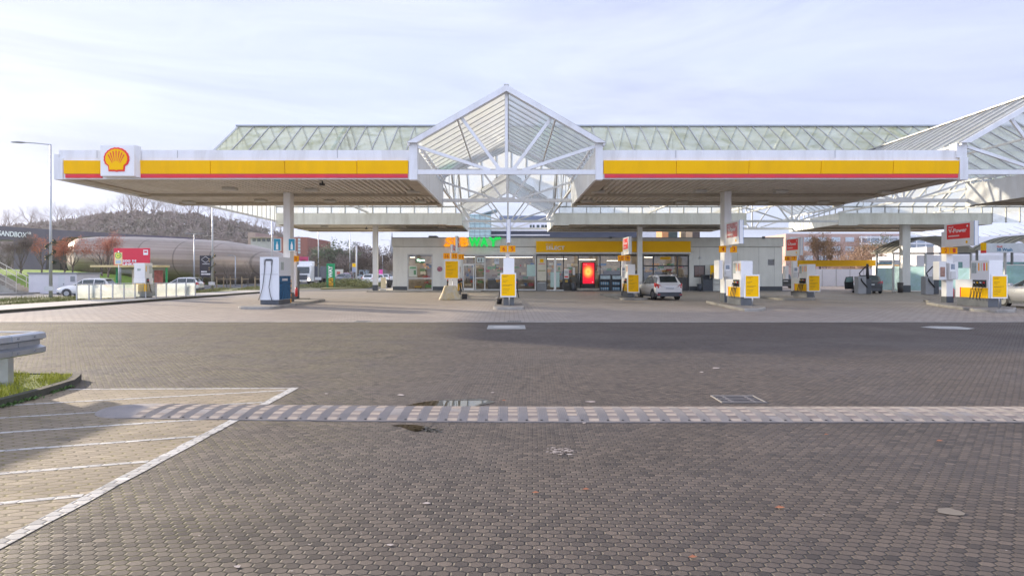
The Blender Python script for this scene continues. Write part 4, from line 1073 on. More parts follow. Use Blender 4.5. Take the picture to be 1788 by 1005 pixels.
# bins
def bin_(px, w, h, y_bot, label, mat=DGREY, hood=False, name='litter_bin', d=None):
    p = Gp(px, y_bot); X, Y = p.x, p.y if d is None else d
    if d is not None: X = Xa(px, d)
    o = thing(name, label, 'litter bin', (X, Y, 0)); hw = w/2
    if hood:
        MB().box(X-hw, X+hw, Y-.3, Y+.3, .04, h*.72, .03).build('body', mat, o)
        mb = MB(); mb.box(X-hw, X+hw, Y+.24, Y+.3, h*.72, h*.97); mb.box(X-hw, X-hw+.05, Y-.3, Y+.24, h*.72, h*.97); mb.box(X+hw-.05, X+hw, Y-.3, Y+.24, h*.72, h*.97); mb.box(X-hw-.02, X+hw+.02, Y-.32, Y+.32, h*.97, h*1.02); mb.build('hood', mat, o)
    else:
        mb = MB(); mb.tube([(X, Y, .02), (X, Y, h*.93)], [hw*.86, hw], 16); mb.build('body', mat, o)
        mb = MB(); mb.tube([(X, Y, h*.93), (X, Y, h*.96), (X, Y, h)], [hw*1.08, hw*1.1, hw*.8], 16); mb.build('rim', mat, o)
    return o
bin_(1001.5, .42, .85, 509, 'dark round bin between the sliding door and the red screen', d=59.2)
bin_(1234.5, .95, 1.55, 509, 'tall dark hooded bin in front of the blank shop wall', hood=True, d=59.2, mat=M('bin_slate',(0.055,0.065,0.085),.5))
bin_(1221.5, .5, .72, 509, 'short dark bin beside the tall hooded bin', d=59.0, mat=M('bin_slate',(0.055,0.065,0.085),.5))
bin_(1572, .48, .9, 512, 'dark round bin at the foot of the car wash column', d=55.0, mat=M('bin_brown',(0.05,0.045,0.045),.5))
yp = thing('framed_poster', 'framed yellow poster with a group picture on a stand beside the hooded bin', 'poster', (Xa(1247,59.3), 59.3, 0))
A, B = Xa(1240,59.3), Xa(1257,59.3)
MB().box(A-.08, B+.08, 59.3, 59.36, Za(486.5,59.3), Za(461,59.3), .01).build('frame', LGREY, yp)
MB().box(A, B, 59.28, 59.299, Za(484.5,59.3), Za(463,59.3)).build('sheet', YELB, yp)
MB().box(A+.12, B-.1, 59.27, 59.279, Za(484.5,59.3), Za(476,59.3)).build('picture', M('group_picture', (0.42,0.28,0.16), .6, var=.6, vscale=5), yp)
mb = MB(); mb.box(A-.1, B+.2, 59.1, 59.5, .75, .83); mb.box(A-.08, B+.1, 59.32, 59.4, 0, .75); mb.build('stand', WALL, yp)
# raised pavement in front of the shop's left corner
tag(MB().box(Xa(640,57.6), Xa(840,57.6), 57.6, 75, -.02, .10).build('shop_step', CONC), kind='structure')
tag(MB().box(Xa(840,57.6)+.003, 26.5, 58.8, 75, -.02, .055).build('shop_apron', M('apron_dark',(0.20,0.19,0.18),.8,var=.15)), kind='structure')
sbd = thing('menu_board', 'small cream pavement sign at the left corner of the shop', 'sign', (Xa(669,60), 60, .1))
mb = MB(); A, B = Xa(665,60), Xa(673.5,60); mb.box(A, B, 60, 60.06, .28, Za(484,60), .01); mb.build('board', M('cream_board',(0.75,0.66,0.46),.6,var=.05), sbd)
MB().box(A-.05, B+.05, 59.85, 60.2, .1, .2, .02).build('foot', LGREY, sbd)

# ------------------------------------------------------------------ pump islands and pumps
def island(pts, label):
    """footprint traced as ground points"""
    n = len(pts); kb = MB(); top = .125
    cx = sum(p[0] for p in pts)/n; cy = sum(p[1] for p in pts)/n
    c = Vector((cx, cy, 0)); o = thing('pump_island', label, 'kerb island', (cx, cy, 0), 'raised kerb islands under the pumps')
    r0 = [Vector((p[0], p[1], -.02)) for p in pts]; r1 = [Vector((p[0], p[1], top-.03)) for p in pts]
    def inn(p, k, z): v = Vector((p[0], p[1], 0))-c; return c+v*(1-k/max(.4, v.length))+Vector((0,0,z))
    r2 = [inn(p, .03, top) for p in pts]; r3 = [inn(p, .16, top) for p in pts]
    kb.loft([r0, r1, r2, r3], capa=False, capb=False, smooth=False); kb.build('kerb', CONC, o)
    MB().quad(*[v-Vector((0,0,.004)) for v in r3]).build('paving', M('island_top', (0.22,0.20,0.18), .8, var=.2, vscale=3), o)
    return o
def rrect(x0, x1, y0, y1, r, n=5):
    pts = []
    for (cx, cy, a0) in ((x1-r, y0+r, -90), (x1-r, y1-r, 0), (x0+r, y1-r, 90), (x0+r, y0+r, 180)):
        for i in range(n+1): a = R(a0+90*i/n); pts.append((cx+r*math.cos(a), cy+r*math.sin(a)))
    return pts
def dispenser(X0, X1, Yn, label, L=2.0, Lu=1.1, ht=2.28, side=-1, front_panel=True, nozz=4, grp='fuel dispensers', z0=.125):
    """side: which long face (x sign) the viewer sees"""
    o = thing('fuel_dispenser', label, 'fuel dispenser', ((X0+X1)/2, Yn, z0), grp)
    MB().box(X0+.04, X1-.04, Yn+.08, Yn+L-.05, z0, .52).build('base', M('pump_base',(0.13,0.14,0.15),.5,var=.2), o)
    bx = MB().box(X0, X1, Yn, Yn+L, .52, 1.38, .015).build('lower_housing', WHITEC, o)
    MB().box(X0+.03, X1-.03, Yn, Yn+Lu, 1.382, ht, .015).build('upper_housing', WHITEC, o)
    for s in (-1, 1):
        xs_ = X0 if s < 0 else X1
        MB().box(xs_+s*.001, xs_+s*.012, Yn+.02, Yn+L-.40, .53, 1.0).build('yellow_panel', YELB, o)
        MB().box(xs_+s*.001, xs_+s*.012, Yn+L-.395, Yn+L-.33, .53, 1.0).build('red_strip', REDB, o)
        MB().box(xs_+s*.001, xs_+s*.010, Yn+.12, Yn+.12+.2*nozz+.06, 1.02, 1.37).build('nozzle_recess', M('recess_dark',(0.06,0.07,0.065),.5), o)
        xu = xs_-s*.03
        dsp = MB().box(xu+s*.001, xu+s*.008, Yn+Lu-.36, Yn+Lu-.06, 1.68, 2.18).build('display', M('display_grey',(0.40,0.46,0.44),.3,var=.3,vscale=8), o)
        for k_, mm in enumerate((YELB, REDB, M('grade_cream',(0.7,0.66,0.5),.5), ORAN)):
            if k_ >= nozz: break
            MB().box(xu+s*.001, xu+s*.007, Yn+.10+k_*.165, Yn+.17+k_*.165, 1.80, 2.16).build('grade_label', mm, o)
        for k_ in range(nozz):
            y = Yn+.2+k_*.2
            nz = MB(); nz.tube([(xs_+s*.02, y, 1.08), (xs_+s*.09, y, 1.2), (xs_+s*.05, y, 1.32)], [.022,.03,.022], 7)
            nz.tube([(xs_+s*.09, y, 1.2), (xs_+s*.12, y+.03, 1.08)], .02, 6)
            n_ = nz.build('nozzle', BLACK, o)
            MB().box(xs_+s*.05, xs_+s*.10, y-.03, y+.03, 1.21, 1.27).build('nozzle_cover', [REDB, TEXTW, YELB, TEXTW][k_], n_)
            hs = MB(); pts = []
            for i in range(15):
                tt = i/14; pts.append((xs_+s*(.10+.10*math.sin(tt*math.pi)), y+.03+.14*tt+.0*tt, 1.08-(.62*math.sin(tt*math.pi*.93)) + .25*tt*0))
            pts.append((xs_+s*.02, y+.18, .95)); hs.tube(pts, .014, 6); hs.build('hose', BLACK, n_)
    return o
def price_board(xa, xb, yt, yb_, d, label, leg=True, zleg=.125, name='price_board'):
    X0, X1, T, B = Xa(xa,d), Xa(xb,d), Za(yt,d), Za(yb_,d)
    o = thing(name, label, 'price board', ((X0+X1)/2, d, zleg), 'yellow price boards facing the forecourt')
    w = .055; mb = MB(); mb.box(X0, X1, d, d+.06, B, T, .008); mb.build('frame', WHITEC, o)
    MB().box(X0+w, X1-w, d-.006, d-.001, B+w*1.2, T-w*1.2).build('sheet', YELB, o)
    h = T-B; ln = [(h*f, .09, e2) for f, e2 in ((.88,.55), (.83,.42), (.68,.5), (.62,.35), (.5,.8), (.46,.6), (.34,.6), (.27,.55), (.18,.4))]
    plate_text(ln, (X0+w, d-.008, B), (1,0,0), (0,0,1), X1-X0-2*w, .018, TEXTD, o, 'print')
    if leg:
        xc = (X0+X1)/2+.06; mb = MB(); mb.tube([(xc, d+.1, zleg), (xc, d+.1, B+.25)], .03, 8); mb.build('pole', GALV, o)
    return o
def fuel_sign(X, d0, d1, zb, ztp, label, visible=-1, post=None, nums=None, numd=None, numy=None, postmat=None, faded=False, thick=.10):
    """double sided panel standing in depth on a post, red faces to the lanes"""
    o = thing('fuel_sign', label, 'fuel sign', (X, d1, .125), 'double sided red and white fuel signs on posts')
    th = thick
    MB().box(X-th, X+th, d0, d1, zb, ztp, .012).build('sign_box', WHITEC, o)
    mb = MB(); mb.box(X-th-.004, X-th+.02, d0-.006, d0+.03, zb, ztp); mb.box(X+th-.02, X+th+.004, d0-.006, d0+.03, zb, ztp); mb.build('edge_trim', BLUE if False else M('trim_blue',(0.35,0.42,0.55),.4), o)
    L_ = d1-d0; hz = ztp-zb
    for s in (-1, 1):
        xs_ = X+s*(th+.004)
        MB().box(xs_-.002, xs_+.002, d0+L_*.14, d1-L_*.10, zb+hz*.32, ztp-hz*.07).build('red_panel', REDB if not faded else M('red_faded',(0.55,0.10,0.09),.3,var=.5,vscale=1.3,dirt=(0.75,0.6,0.58),dirtamt=.9,dscale=1.1), o)
        if s*1 < 0:   # face seen from -x : text runs from far (left) to near (right)
            Rv = (0,-1,0); y_start = d1-L_*.16
        else:
            Rv = (0,1,0); y_start = d0+L_*.20
        text('V-Power', (xs_+s*.003, y_start, zb+hz*.58), Rv, (0,0,1), L_*.60, hz*.17, TEXTW, o, depth=.004, bold=.02)
        text('Shell', (xs_+s*.003, y_start, zb+hz*.79), Rv, (0,0,1), L_*.16, hz*.07, TEXTW, o, depth=.003)
        plate_text([(0, 0, 1)], (xs_+s*.003, y_start, zb+hz*.42), Rv, (0,0,1), L_*.36, hz*.05, TEXTW, o, 'print')
        MB().tube([(xs_, (d0+L_*.22) if s < 0 else (d1-L_*.22), ztp-hz*.18), (xs_+s*.004, (d0+L_*.22) if s < 0 else (d1-L_*.22), ztp-hz*.18)], .055, 14).build('emblem', TEXTW, o)
        MB().tube([(xs_, (d0+L_*.24) if s < 0 else (d1-L_*.24), zb+hz*.16), (xs_+s*.004, (d0+L_*.24) if s < 0 else (d1-L_*.24), zb+hz*.16)], .075, 12).build('emblem', YELB, o)
    if post:
        px, py, pw, pz = post
        p_ = MB().box(px-pw/2, px+pw/2, py, py+pw*1.1, .12, pz, .01).build('post', WHITEC, o)
        MB().box(px-pw/2-.01, px+pw/2+.01, py-.01, py+pw*1.1+.01, .12, .45).build('post_foot', DGREY, p_)
    if nums:
        for (txt, xa, xb, yt, yb_) in nums:
            A, B, T, Bt = Xa(xa,numd), Xa(xb,numd), Za(yt,numd), Za(yb_,numd)
            pl = MB().box(A, B, numd, numd+.05, Bt, T, .006).build('number_plate', ORAN, o)
            w = (B-A)*(.36 if len(txt) == 1 else .56)
            text(txt, ((A+B)/2-w/2+.02, numd-.001, Bt+(T-Bt)*.18), (1,0,0), (0,0,1), w, (T-Bt)*.64, TEXTR, pl, depth=.006, bold=.008)
    return o
def terminal(parent, X, d, y0, y1, w=.34):
    Z0, Z1 = Za(y1,d), Za(y0,d)
    b_ = MB().box(X-w/2, X+w/2, d-.22, d, Z0, Z1, .015).build('payment_terminal', LGREY if False else WHITEC, parent)
    MB().box(X-w*.3, X+w*.3, d-.228, d-.221, Z0+(Z1-Z0)*.62, Z1-.06).build('terminal_screen', M('lcd',(0.25,0.30,0.36),.2,var=.4,vscale=9), b_)
    MB().box(X-w*.38, X+w*.38, d-.27, d-.222, Z0+.03, Z0+(Z1-Z0)*.5, .01).build('keypad', M('keypad_grey',(0.62,0.62,0.6),.5), b_)

# pump 2/1 (nearest the silver car)
island([(v.x, v.y) for v in (Gp(1700,543.5), Gp(1740,546), Gp(1772,545), Gp(1775,541))]+[(24.6,33.0),(25.2,36.5),(24.7,37.6)]+[(v.x, v.y) for v in (Gp(1622,529), Gp(1617,531), Gp(1640,535))], 'kerb island under the dispenser beside the silver car')
dispenser(22.05, 22.75, 29.0, 'yellow and white fuel dispenser beside the silver car', L=2.15, Lu=1.15)
price_board(1731, 1759.6, 479.5, 521, 28.1, 'yellow price board in front of the silver car', leg=True)
s1 = fuel_sign(23.35, 31.5, 33.7, Za(429.5,32.4), Za(387,32.2), 'red and white fuel sign over number plates two and one', post=(23.42, 33.5, .36, 3.9),
          nums=[('2',1644,1657.5,431.6,443), ('1',1659,1672,431.6,443)], numd=33.2)
terminal(s1, 23.42, 33.49, 459, 488)
MB().box(Xa(1640,33.4), Xa(1652.5,33.4), 33.4, 33.9, Za(488.5,33.4), Za(456,33.4), .02).build('payment_terminal', WHITEC, s1)
MB().box(Xa(1642,33.39), Xa(1650,33.39), 33.385, 33.399, Za(483,33.4), Za(466,33.4)).build('terminal_picture', M('picture_brown',(0.35,0.2,0.15),.5,var=.5,vscale=6), s1)
MB().box(Xa(1664,33.6), Xa(1671,33.6), 33.5, 33.9, Za(487,33.6), Za(457,33.6), .02).build('side_terminal', WHITEC, s1)
# pump 4/3
island([(v.x, v.y) for v in (Gp(1286,540.5), Gp(1300,543.3), Gp(1325,543.5), Gp(1337,541))]+[(12.3,31.5),(12.75,36),(12.3,38)]+[(v.x, v.y) for v in (Gp(1242,527), Gp(1233,528.5), Gp(1244,531.5), Gp(1262,535.5))], 'kerb island in front of the column right of the hatchback')
dispenser(11.22, 11.85, 30.6, 'yellow and white fuel dispenser in front of the thick column', L=2.05, Lu=1.1)
price_board(1300, 1326.5, 479, 520, 29.6, 'yellow price board in front of the thick column')
s2 = fuel_sign(11.42, 31.0, 33.0, Za(427,32), Za(386,31.8), 'faded red and white fuel sign over plates four and three at the thick column', nums=[('4',1255.5,1268,429,440.5), ('3',1275,1287,429,440.5)], numd=33.0, faded=True)
MB().box(11.36, 11.5, 32.6, 34.0, Za(427,32)-.1, Za(427,32)+.02).build('bracket', LGREY, s2)
terminal(s2, Xa(1272,33.6), 33.95, 461, 484)
MB().box(Xa(1253,33.7), Xa(1260,33.7), 33.5, 34.3, Za(487,33.7), Za(454,33.7), .02).build('side_terminal', WHITEC, s2)
# pump 6/5 seen end on
island(rrect(-.75, .68, 28.9, 37.5, .5), 'kerb island under the dispenser straight ahead')
dispenser(-.33, .27, 30.7, 'fuel dispenser seen end on, straight ahead below the gable', L=2.0, Lu=1.2, ht=2.42)
price_board(873.5, 901.3, 476.3, 518.6, 30.2, 'yellow price board straight ahead below the pointed gable')
s3 = fuel_sign(Xa(888,32), 31.9, 34.0, Za(424,32.2), Za(384,32.2), 'fuel sign seen edge on, over number plates six and five', post=(Xa(886.3,33.5), 33.5, .22, 3.1), nums=[('6',873,885.4,428.6,440), ('5',887.4,900,428.6,440)], numd=33.0)
bk = thing('bucket', 'black bucket on the left side of the kerb island straight ahead', 'bucket', (Xa(871.5,32), 32, .125))
mb = MB(); X = Xa(871.5,32); mb.tube([(X, 32, .125), (X, 32, .40)], [.12,.16], 14, cap=True); mb.build('body', BLACK, bk)
hn = MB(); hn.tube([(X+.16*math.cos(a), 32, .38+.14*math.sin(a)) for a in [i*math.pi/8 for i in range(9)]], .008, 5); hn.build('handle', GALV, bk)
# second row : 16/15, 11, 10/9, 8/7
island(rrect(Xa(768,41), Xa(806,41), 39.9, 48.5, .6), 'kerb island with the worn concrete cone')
dispenser(-4.0, -3.4, 41.3, 'fuel dispenser behind the worn concrete cone', L=1.9, Lu=1.1, ht=2.3)
price_board(776, 801.3, 454, 487, 40.6, 'yellow price board above the worn concrete cone', leg=True)
o = thing('concrete_cone', 'worn cream concrete cone with yellow paint protecting the second row dispenser', 'bollard', (Xa(786,40.1), 40.1, 0))
mb = MB(); ring = []; X = Xa(786,40.1)
rings = []
for (z, rx, ry) in ((0, .74, .5), (.12, .70, .48), (.5, .52, .36), (.85, .40, .26), (.9, .36, .22)):
    rings.append([Vector((X+rx*math.copysign(abs(math.cos(a))**.7, math.cos(a)), 40.2+ry*math.copysign(abs(math.sin(a))**.7, math.sin(a)), z)) for a in [i*math.pi/12 for i in range(24)]])
mb.loft(rings); mb.build('body', M('worn_cone', (0.55,0.50,0.38), .8, var=.15, vscale=4, dirt=(0.62,0.42,0.08), dirtamt=.9, dscale=1.8, bump=.01, bscale=12), o)
s4 = fuel_sign(Xa(788.5,42.5), 42.5, 44.5, Za(441,43), Za(427,43), 'fuel sign seen edge on, over number plates sixteen and fifteen', post=(Xa(787,44), 43.9, .2, 3.2), nums=[('16',774,785.4,441.8,451.8), ('15',788,799,441.8,451.8)], numd=42.2, thick=.08)
s5 = fuel_sign(Xa(797.5,48), 47.8, 49.8, Za(440,48), Za(412,48), 'fuel sign seen edge on, over number plate eleven', post=(Xa(801,49), 49.2, .2, 3.1), nums=[('11',800,810.2,443.5,452.8)], numd=47.6, thick=.075)
dispenser(-4.2, -3.6, 46.0, 'fuel dispenser half hidden behind the concrete cone and first dispenser', L=1.6, Lu=1.0, ht=2.2, nozz=3)
bk = thing('bucket', 'black bucket beside the worn concrete cone', 'bucket', (Xa(811,42), 42, 0)); mb = MB(); X = Xa(811,41.5); mb.box(X-.17, X+.17, 41.4, 41.7, 0.0, .34, .04); mb.build('body', BLACK, bk)
hn = MB(); hn.tube([(X+.15*math.cos(a), 41.55, .33+.12*math.sin(a)) for a in [i*math.pi/8 for i in range(9)]], .008, 5); hn.build('handle', GALV, bk)
island(rrect(Xa(1082,40.4), Xa(1128,40.4), 39.6, 49.5, .3), 'kerb island beside the white hatchback')
dispenser(7.65, 8.2, 40.9, 'yellow and white fuel dispenser beside the white hatchback', L=2.0, Lu=1.1, nozz=3)
price_board(1095.5, 1116.5, 478, 511, 40.2, 'yellow price board touching the white hatchback')
s6 = fuel_sign(Xa(1098,42.6)+.02, 42.2, 44.4, Za(444,43), Za(414,43), 'red and white fuel sign over number plates ten and nine', post=(Xa(1089.5,44.3), 44.2, .28, 3.2), nums=[('10',1079,1090,445.6,455.4), ('9',1090.6,1100.6,445.6,455.4)], numd=43.4)
terminal(s6, Xa(1088,44.2), 44.15, 466, 482, .3)
island(rrect(Xa(1357,40), Xa(1418,40), 39.2, 50, .5), 'kerb island near the yellow height beam')
dispenser(19.3, 19.9, 40.9, 'yellow and white fuel dispenser near the yellow height beam', L=2.1, Lu=1.15, nozz=4)
price_board(1411, 1432.5, 479.5, 509, 40.1, 'yellow price board near the yellow height beam')
s7 = fuel_sign(Xa(1397,42.2), 42.0, 44.2, Za(446,42.8), Za(415,42.8), 'red and white fuel sign over number plates eight and seven', post=(Xa(1380,44.2)+.35, 44.2, .3, 3.2), nums=[('8',1370.5,1380.6,447,455.2), ('7',1381.4,1391.4,447,455.2)], numd=43.2)
terminal(s7, Xa(1386,44.2), 44.1, 466, 484, .34)
MB().box(Xa(1371,44), Xa(1377,44), 44.0, 44.4, Za(487,44), Za(464,44), .02).build('side_terminal', WHITEC, s7)
# white cabinet dispenser on the left island
island(rrect(-12.85, -11.1, 29.3, 38.6, .7), 'kerb island under the white cabinet dispenser at the emblem canopy')
o = thing('gas_dispenser', 'white cabinet dispenser with two hanging hoses and a blue poster side', 'dispenser', (-12.0, 31.5, .125)); X0, X1, Y0, Y1 = -12.48, -11.52, 31.5, 33.2
MB().box(X0+.02, X1-.02, Y0+.02, Y1, .13, .34).build('base', DGREY, o)
MB().box(X0, X1, Y0, Y1, .345, 2.50, .012).build('cabinet', M('cabinet_white',(0.76,0.79,0.82),.35,var=.03), o)
MB().box(X0+.05, X1-.05, Y0-.006, Y0-.001, 1.62, 1.632).build('panel_seam', MGREY, o)
MB().box(X0+.30, X1-.36, Y0-.03, Y0-.001, 2.30, 2.40, .005).build('hose_guide', DGREY, o)
for (xa, xb, xc) in ((X0+.28, X0+.20, X0-.05), (X1-.33, X1-.45, X1-.34)):
    hs = MB(); hs.tube([(xa, Y0-.02, 2.36), (xa-.03, Y0-.05, 1.8), (xb-.03, Y0-.07, 1.0), (xb-.02+(xc-xb)*.5, Y0-.07, .6), (xc, Y0-.04, .34)], .016, 7); hs.build('hose', BLACK, o)
    fr_ = MB(); fr_.tube([(xa-.06, Y0-.015, 2.40), (xa-.06, Y0-.015, 2.1)], .01, 5); fr_.build('hose_clip', MGREY, o)
m, t, b = newmat('burst_poster'); p = t.pos(); sv = t.new('ShaderNodeVectorMath', operation='SUBTRACT'); t.link(p, sv.inputs[0]); sv.inputs[1].default_value = (X1, 32.35, 1.15)
sx = t.new('ShaderNodeSeparateXYZ'); t.link(sv.outputs[0], sx.inputs[0]); an = t.math('ARCTAN2', sx.outputs[2], sx.outputs[1])
cmb = t.new('ShaderNodeCombineXYZ'); t.link(t.math('MULTIPLY', an, 5), cmb.inputs[0]); ray = t.ramp(t.noise(2.2, 4, .7, cmb.outputs[0]), .45, .7)
t.link(t.mix(ray, (0.01,0.03,0.09), (0.10,0.42,0.72)), b.inputs['Base Color']); b.inputs['Roughness'].default_value = .7; b.inputs['Specular IOR Level'].default_value = .1
MB().box(X1+.001, X1+.008, Y0+.05, Y1-.05, .36, 1.55).build('poster', m, o)
plate_text([(0, 0, 1)], (X1+.009, Y0+.4, 1.30), (0,1,0), (0,0,1), .8, .12, TEXTW, o, 'print')
MB().box(X1+.001, X1+.012, Y0+.25, Y0+.65, 1.85, 2.25).build('display', M('display_grey'), o)
# column signs
for (xa, xb, s_, lb) in ((477.5,491,-1,'teal sign with a white bottle symbol on the left of the emblem canopy column'), (503.5,516,1,'teal sign with a white bottle symbol on the right of the emblem canopy column')):
    d = 34.4; A, B, T, Bt = Xa(xa,d), Xa(xb,d), Za(416,d), Za(438,d)
    q = thing('column_sign', lb, 'sign', ((A+B)/2, d, Bt), 'teal signs on the emblem canopy column')
    MB().box(A, B, d-.03, d+.03, Bt, T, .01).build('frame', WHITEC, q); MB().box(A+.03, B-.03, d-.036, d-.031, Bt+.03, T-.03).build('panel', BLUE, q)
    xc = (A+B)/2; mb = MB(); mb.extr([(xc-.06, d-.040, Bt+.08), (xc+.06, d-.040, Bt+.08), (xc+.06, d-.040, Bt+.32), (xc+.025, d-.040, Bt+.42), (xc+.025, d-.040, Bt+.5), (xc-.025, d-.040, Bt+.5), (xc-.025, d-.040, Bt+.42), (xc-.06, d-.040, Bt+.32)], (0,.003,0)); mb.build('bottle_symbol', TEXTW, q)
q = thing('bollard', 'thin orange and black striped post beside the white cabinet dispenser', 'bollard', (Xa(505.5,33.6), 33.6, .125))
X = Xa(505.5,33.6); mb = MB(); mb.box(X-.07, X+.07, 33.6, 33.7, .125, 1.35, .01); mb.build('post', M('bollard_orange',(0.85,0.38,0.01),.5), q)
mb = MB(); [mb.box(X-.072, X+.072, 33.598, 33.702, z, z+.09) for z in (.35,.6,.85,1.1)]; mb.build('stripes', BLACK, q)
q = thing('payment_pillar', 'white payment box with small screen on the emblem canopy column', 'payment terminal', (Xa(496.5,34.3), 34.3, 1.2))
terminal(q, Xa(497,34.5), 34.59, 456, 478, .3)
s8 = thing('number_sign', 'orange number thirteen plate on a white post behind the emblem canopy column', 'sign', (Xa(514,39), 39, 0))
X = Xa(513.5,39.2); p_ = MB().box(X-.12, X+.12, 39.2, 39.4, 0, Za(438,39)).build('post', WHITEC, s8); MB().box(X-.13, X+.13, 39.19, 39.41, 0, .4).build('post_foot', DGREY, p_)
A, B = Xa(509,39), Xa(521.5,39); MB().box(A, B, 39.0, 39.05, Za(456.5,39), Za(446.5,39), .005).build('number_plate', ORAN, s8)
text('13', (A+.10, 38.999, Za(454.5,39)), (1,0,0), (0,0,1), .22, .2, TEXTR, s8, depth=.006, bold=.02)
def extinguisher(X, Y, z, label):
    q = thing('fire_extinguisher', label, 'fire extinguisher', (X, Y, z), 'red fire extinguishers')
    MB().tube([(X, Y, z), (X, Y, z+.46), (X, Y, z+.54)], [.085,.085,.04], 12).build('cylinder', M('extinguisher_red',(0.6,0.015,0.02),.35,coat=.5), q)
    MB().tube([(X, Y, z+.54), (X, Y, z+.62)], .025, 8).build('valve', BLACK, q)
extinguisher(Xa(517.5,38.6), 38.6, .28, 'red fire extinguisher behind the emblem canopy column')
extinguisher(Xa(1663,34.2), 34.2, .35, 'red fire extinguisher beside the post of plates two and one')
q = thing('air_post', 'dark slim equipment post behind the emblem canopy column', 'equipment post', (Xa(518.5,39.6), 39.6, 0)); X = Xa(518.5,39.6)
MB().box(X-.1, X+.1, 39.6, 39.8, 0, 1.9, .02).build('body', DGREY, q); MB().box(X-.4, X+.75, 39.3, 39.9, 0, .12, .02).build('foot', DKERB, q)
# ------------------------------------------------------------------ cars
def car(name, label, kind, paint, group=None, parts=True):
    """local frame: +y forward, rear bumper at y=0, ground z=0"""
    o = thing(name, label, 'car', (0,0,0), group)
    if kind == 'hatch':   # y, zbottom, halfwidth, belt, roof halfwidth, roof z
        st = [(.00,.42,.70,.86,.70,.90),(.05,.30,.84,.95,.74,1.02),(.16,.26,.87,.99,.66,1.10),(.48,.24,.87,1.00,.60,1.50),(1.25,.22,.87,.99,.62,1.555),(2.15,.22,.87,.96,.60,1.53),(2.95,.22,.87,.95,.66,1.02),(3.35,.22,.86,.90,.62,.97),(3.85,.26,.82,.78,.60,.85),(4.10,.34,.70,.62,.52,.68),(4.16,.40,.62,.56,.46,.60)]
        win = (2, 5); wr = .33; wy = (.72, 3.28); L = 4.16
    elif kind == 'sedan':
        st = [(.00,.42,.68,.80,.66,.86),(.06,.30,.84,.92,.70,.98),(.18,.26,.89,.97,.70,1.06),(.55,.24,.90,.97,.70,1.09),(1.15,.22,.90,.97,.56,1.40),(1.95,.22,.90,.96,.58,1.45),(2.65,.22,.90,.95,.56,1.40),(3.40,.22,.90,.95,.68,1.00),(4.05,.24,.86,.84,.64,.90),(4.5,.30,.76,.68,.56,.74),(4.6,.38,.66,.58,.5,.64)]
        win = (3, 6); wr = .33; wy = (.92, 3.68); L = 4.6
    else:                 # suv
        st = [(.00,.45,.74,.95,.72,1.0),(.05,.34,.90,1.05,.76,1.12),(.18,.30,.93,1.08,.70,1.2),(.45,.28,.93,1.09,.66,1.62),(1.4,.26,.93,1.08,.68,1.68),(2.4,.26,.93,1.05,.66,1.64),(3.15,.26,.93,1.04,.72,1.14),(3.7,.28,.91,.98,.68,1.06),(4.3,.32,.85,.84,.62,.90),(4.55,.40,.72,.66,.52,.72)]
        win = (2, 5); wr = .36; wy = (.80, 3.55); L = 4.55
    def ring(s):
        y, zb, w, bl, rw, rz = s; wm = w
        half = [(0, zb), (w*.80, zb), (w*.97, zb+.10), (wm, zb+(bl-zb)*.45), (w*.985, bl-.10), (w*.94, bl), (w*.90+.0, bl+.03), (rw+(w*.90-rw)*.12, rz-.05), (rw*.93, rz-.005), (rw*.5, rz+.02), (0, rz+.025)]
        if rz-bl < .14: half[6] = (w*.90, bl+(rz-bl)*.4); half[7] = (rw*1.05, bl+(rz-bl)*.75)
        return [(x, y, z) for x, z in half]
    rings = [ring(s) for s in st]; nh = len(rings[0])
    def full(rg): return [Vector(p) for p in rg]+[Vector((-p[0], p[1], p[2])) for p in rg[-2:0:-1]]
    mb = MB(); mb.loft([full(r) for r in rings], closed=True, smooth=True); body = mb.build('body', paint, o)
    # glazing patches just proud of the shell
    def P(i, j, s=1): 
        p = Vector(rings[i][j]); return Vector((p.x*s, p.y, p.z))
    def patch(ps, nm, push, mat=CARG, sub=True):
        ps = [Vector(p)+Vector(push) for p in ps]; c = sum(ps, Vector())/len(ps); ps = [c+(p-c)*.93 for p in ps]
        q = MB().quad(*ps).build(nm, mat, o, fixn=False); return q
    a, b_ = win
    for s in (-1, 1):
        for i in range(a, b_+1):
            if i == b_: quad = [P(i,6,s), P(i+1,6,s), P(i,7,s)]
            else: quad = [P(i,6,s), P(i+1,6,s), P(i+1,7,s), P(i,7,s)]
            if i == a:
                quad = [P(i,6,s)*.45+P(i+1,6,s)*.55, P(i+1,6,s), P(i+1,7,s), P(i+1,7,s)*.75+P(i,7,s)*.25]
            if i == b_: quad = [P(i,6,s), P(i,6,s)*.12+P(i+1,6,s)*.88, P(i,7,s)]
            patch(quad, 'side_window', (s*.012, 0, .004))
    patch([P(a,8,-1), P(a,8,1), P(a+1,8,1), P(a+1,8,-1)], 'rear_window', (0,-.02,.012))
    patch([P(b_,8,-1), P(b_,8,1), P(b_+1,8,1), P(b_+1,8,-1)], 'windscreen', (0,.02,.018))
    # black lower bumper, sills
    mb = MB()
    def low(y0, y1, w0, w1, z0, z1): mb.loft([[Vector((-w0,y0,z0)),Vector((w0,y0,z0)),Vector((w0,y0,z1)),Vector((-w0,y0,z1))],[Vector((-w1,y1,z0)),Vector((w1,y1,z0)),Vector((w1,y1,z1)),Vector((-w1,y1,z1))]], smooth=False)
    wv = st[4][2]
    low(-.03, .10, wv*.82, wv*.97, .24, .50); low(.10, .42, wv*.97, wv*1.005, .24, .48); low(L-.25, L+.01, wv*.9, wv*.72, .2, .40)
    for s in (-1, 1):
        x0, x1 = (wv-.05, wv+.006) if s > 0 else (-wv-.006, -wv+.05)
        mb.box(x0, x1, wy[0]+wr, wy[1]-wr, .20, .32)
    mb.build('lower_trim', DGREY, o)
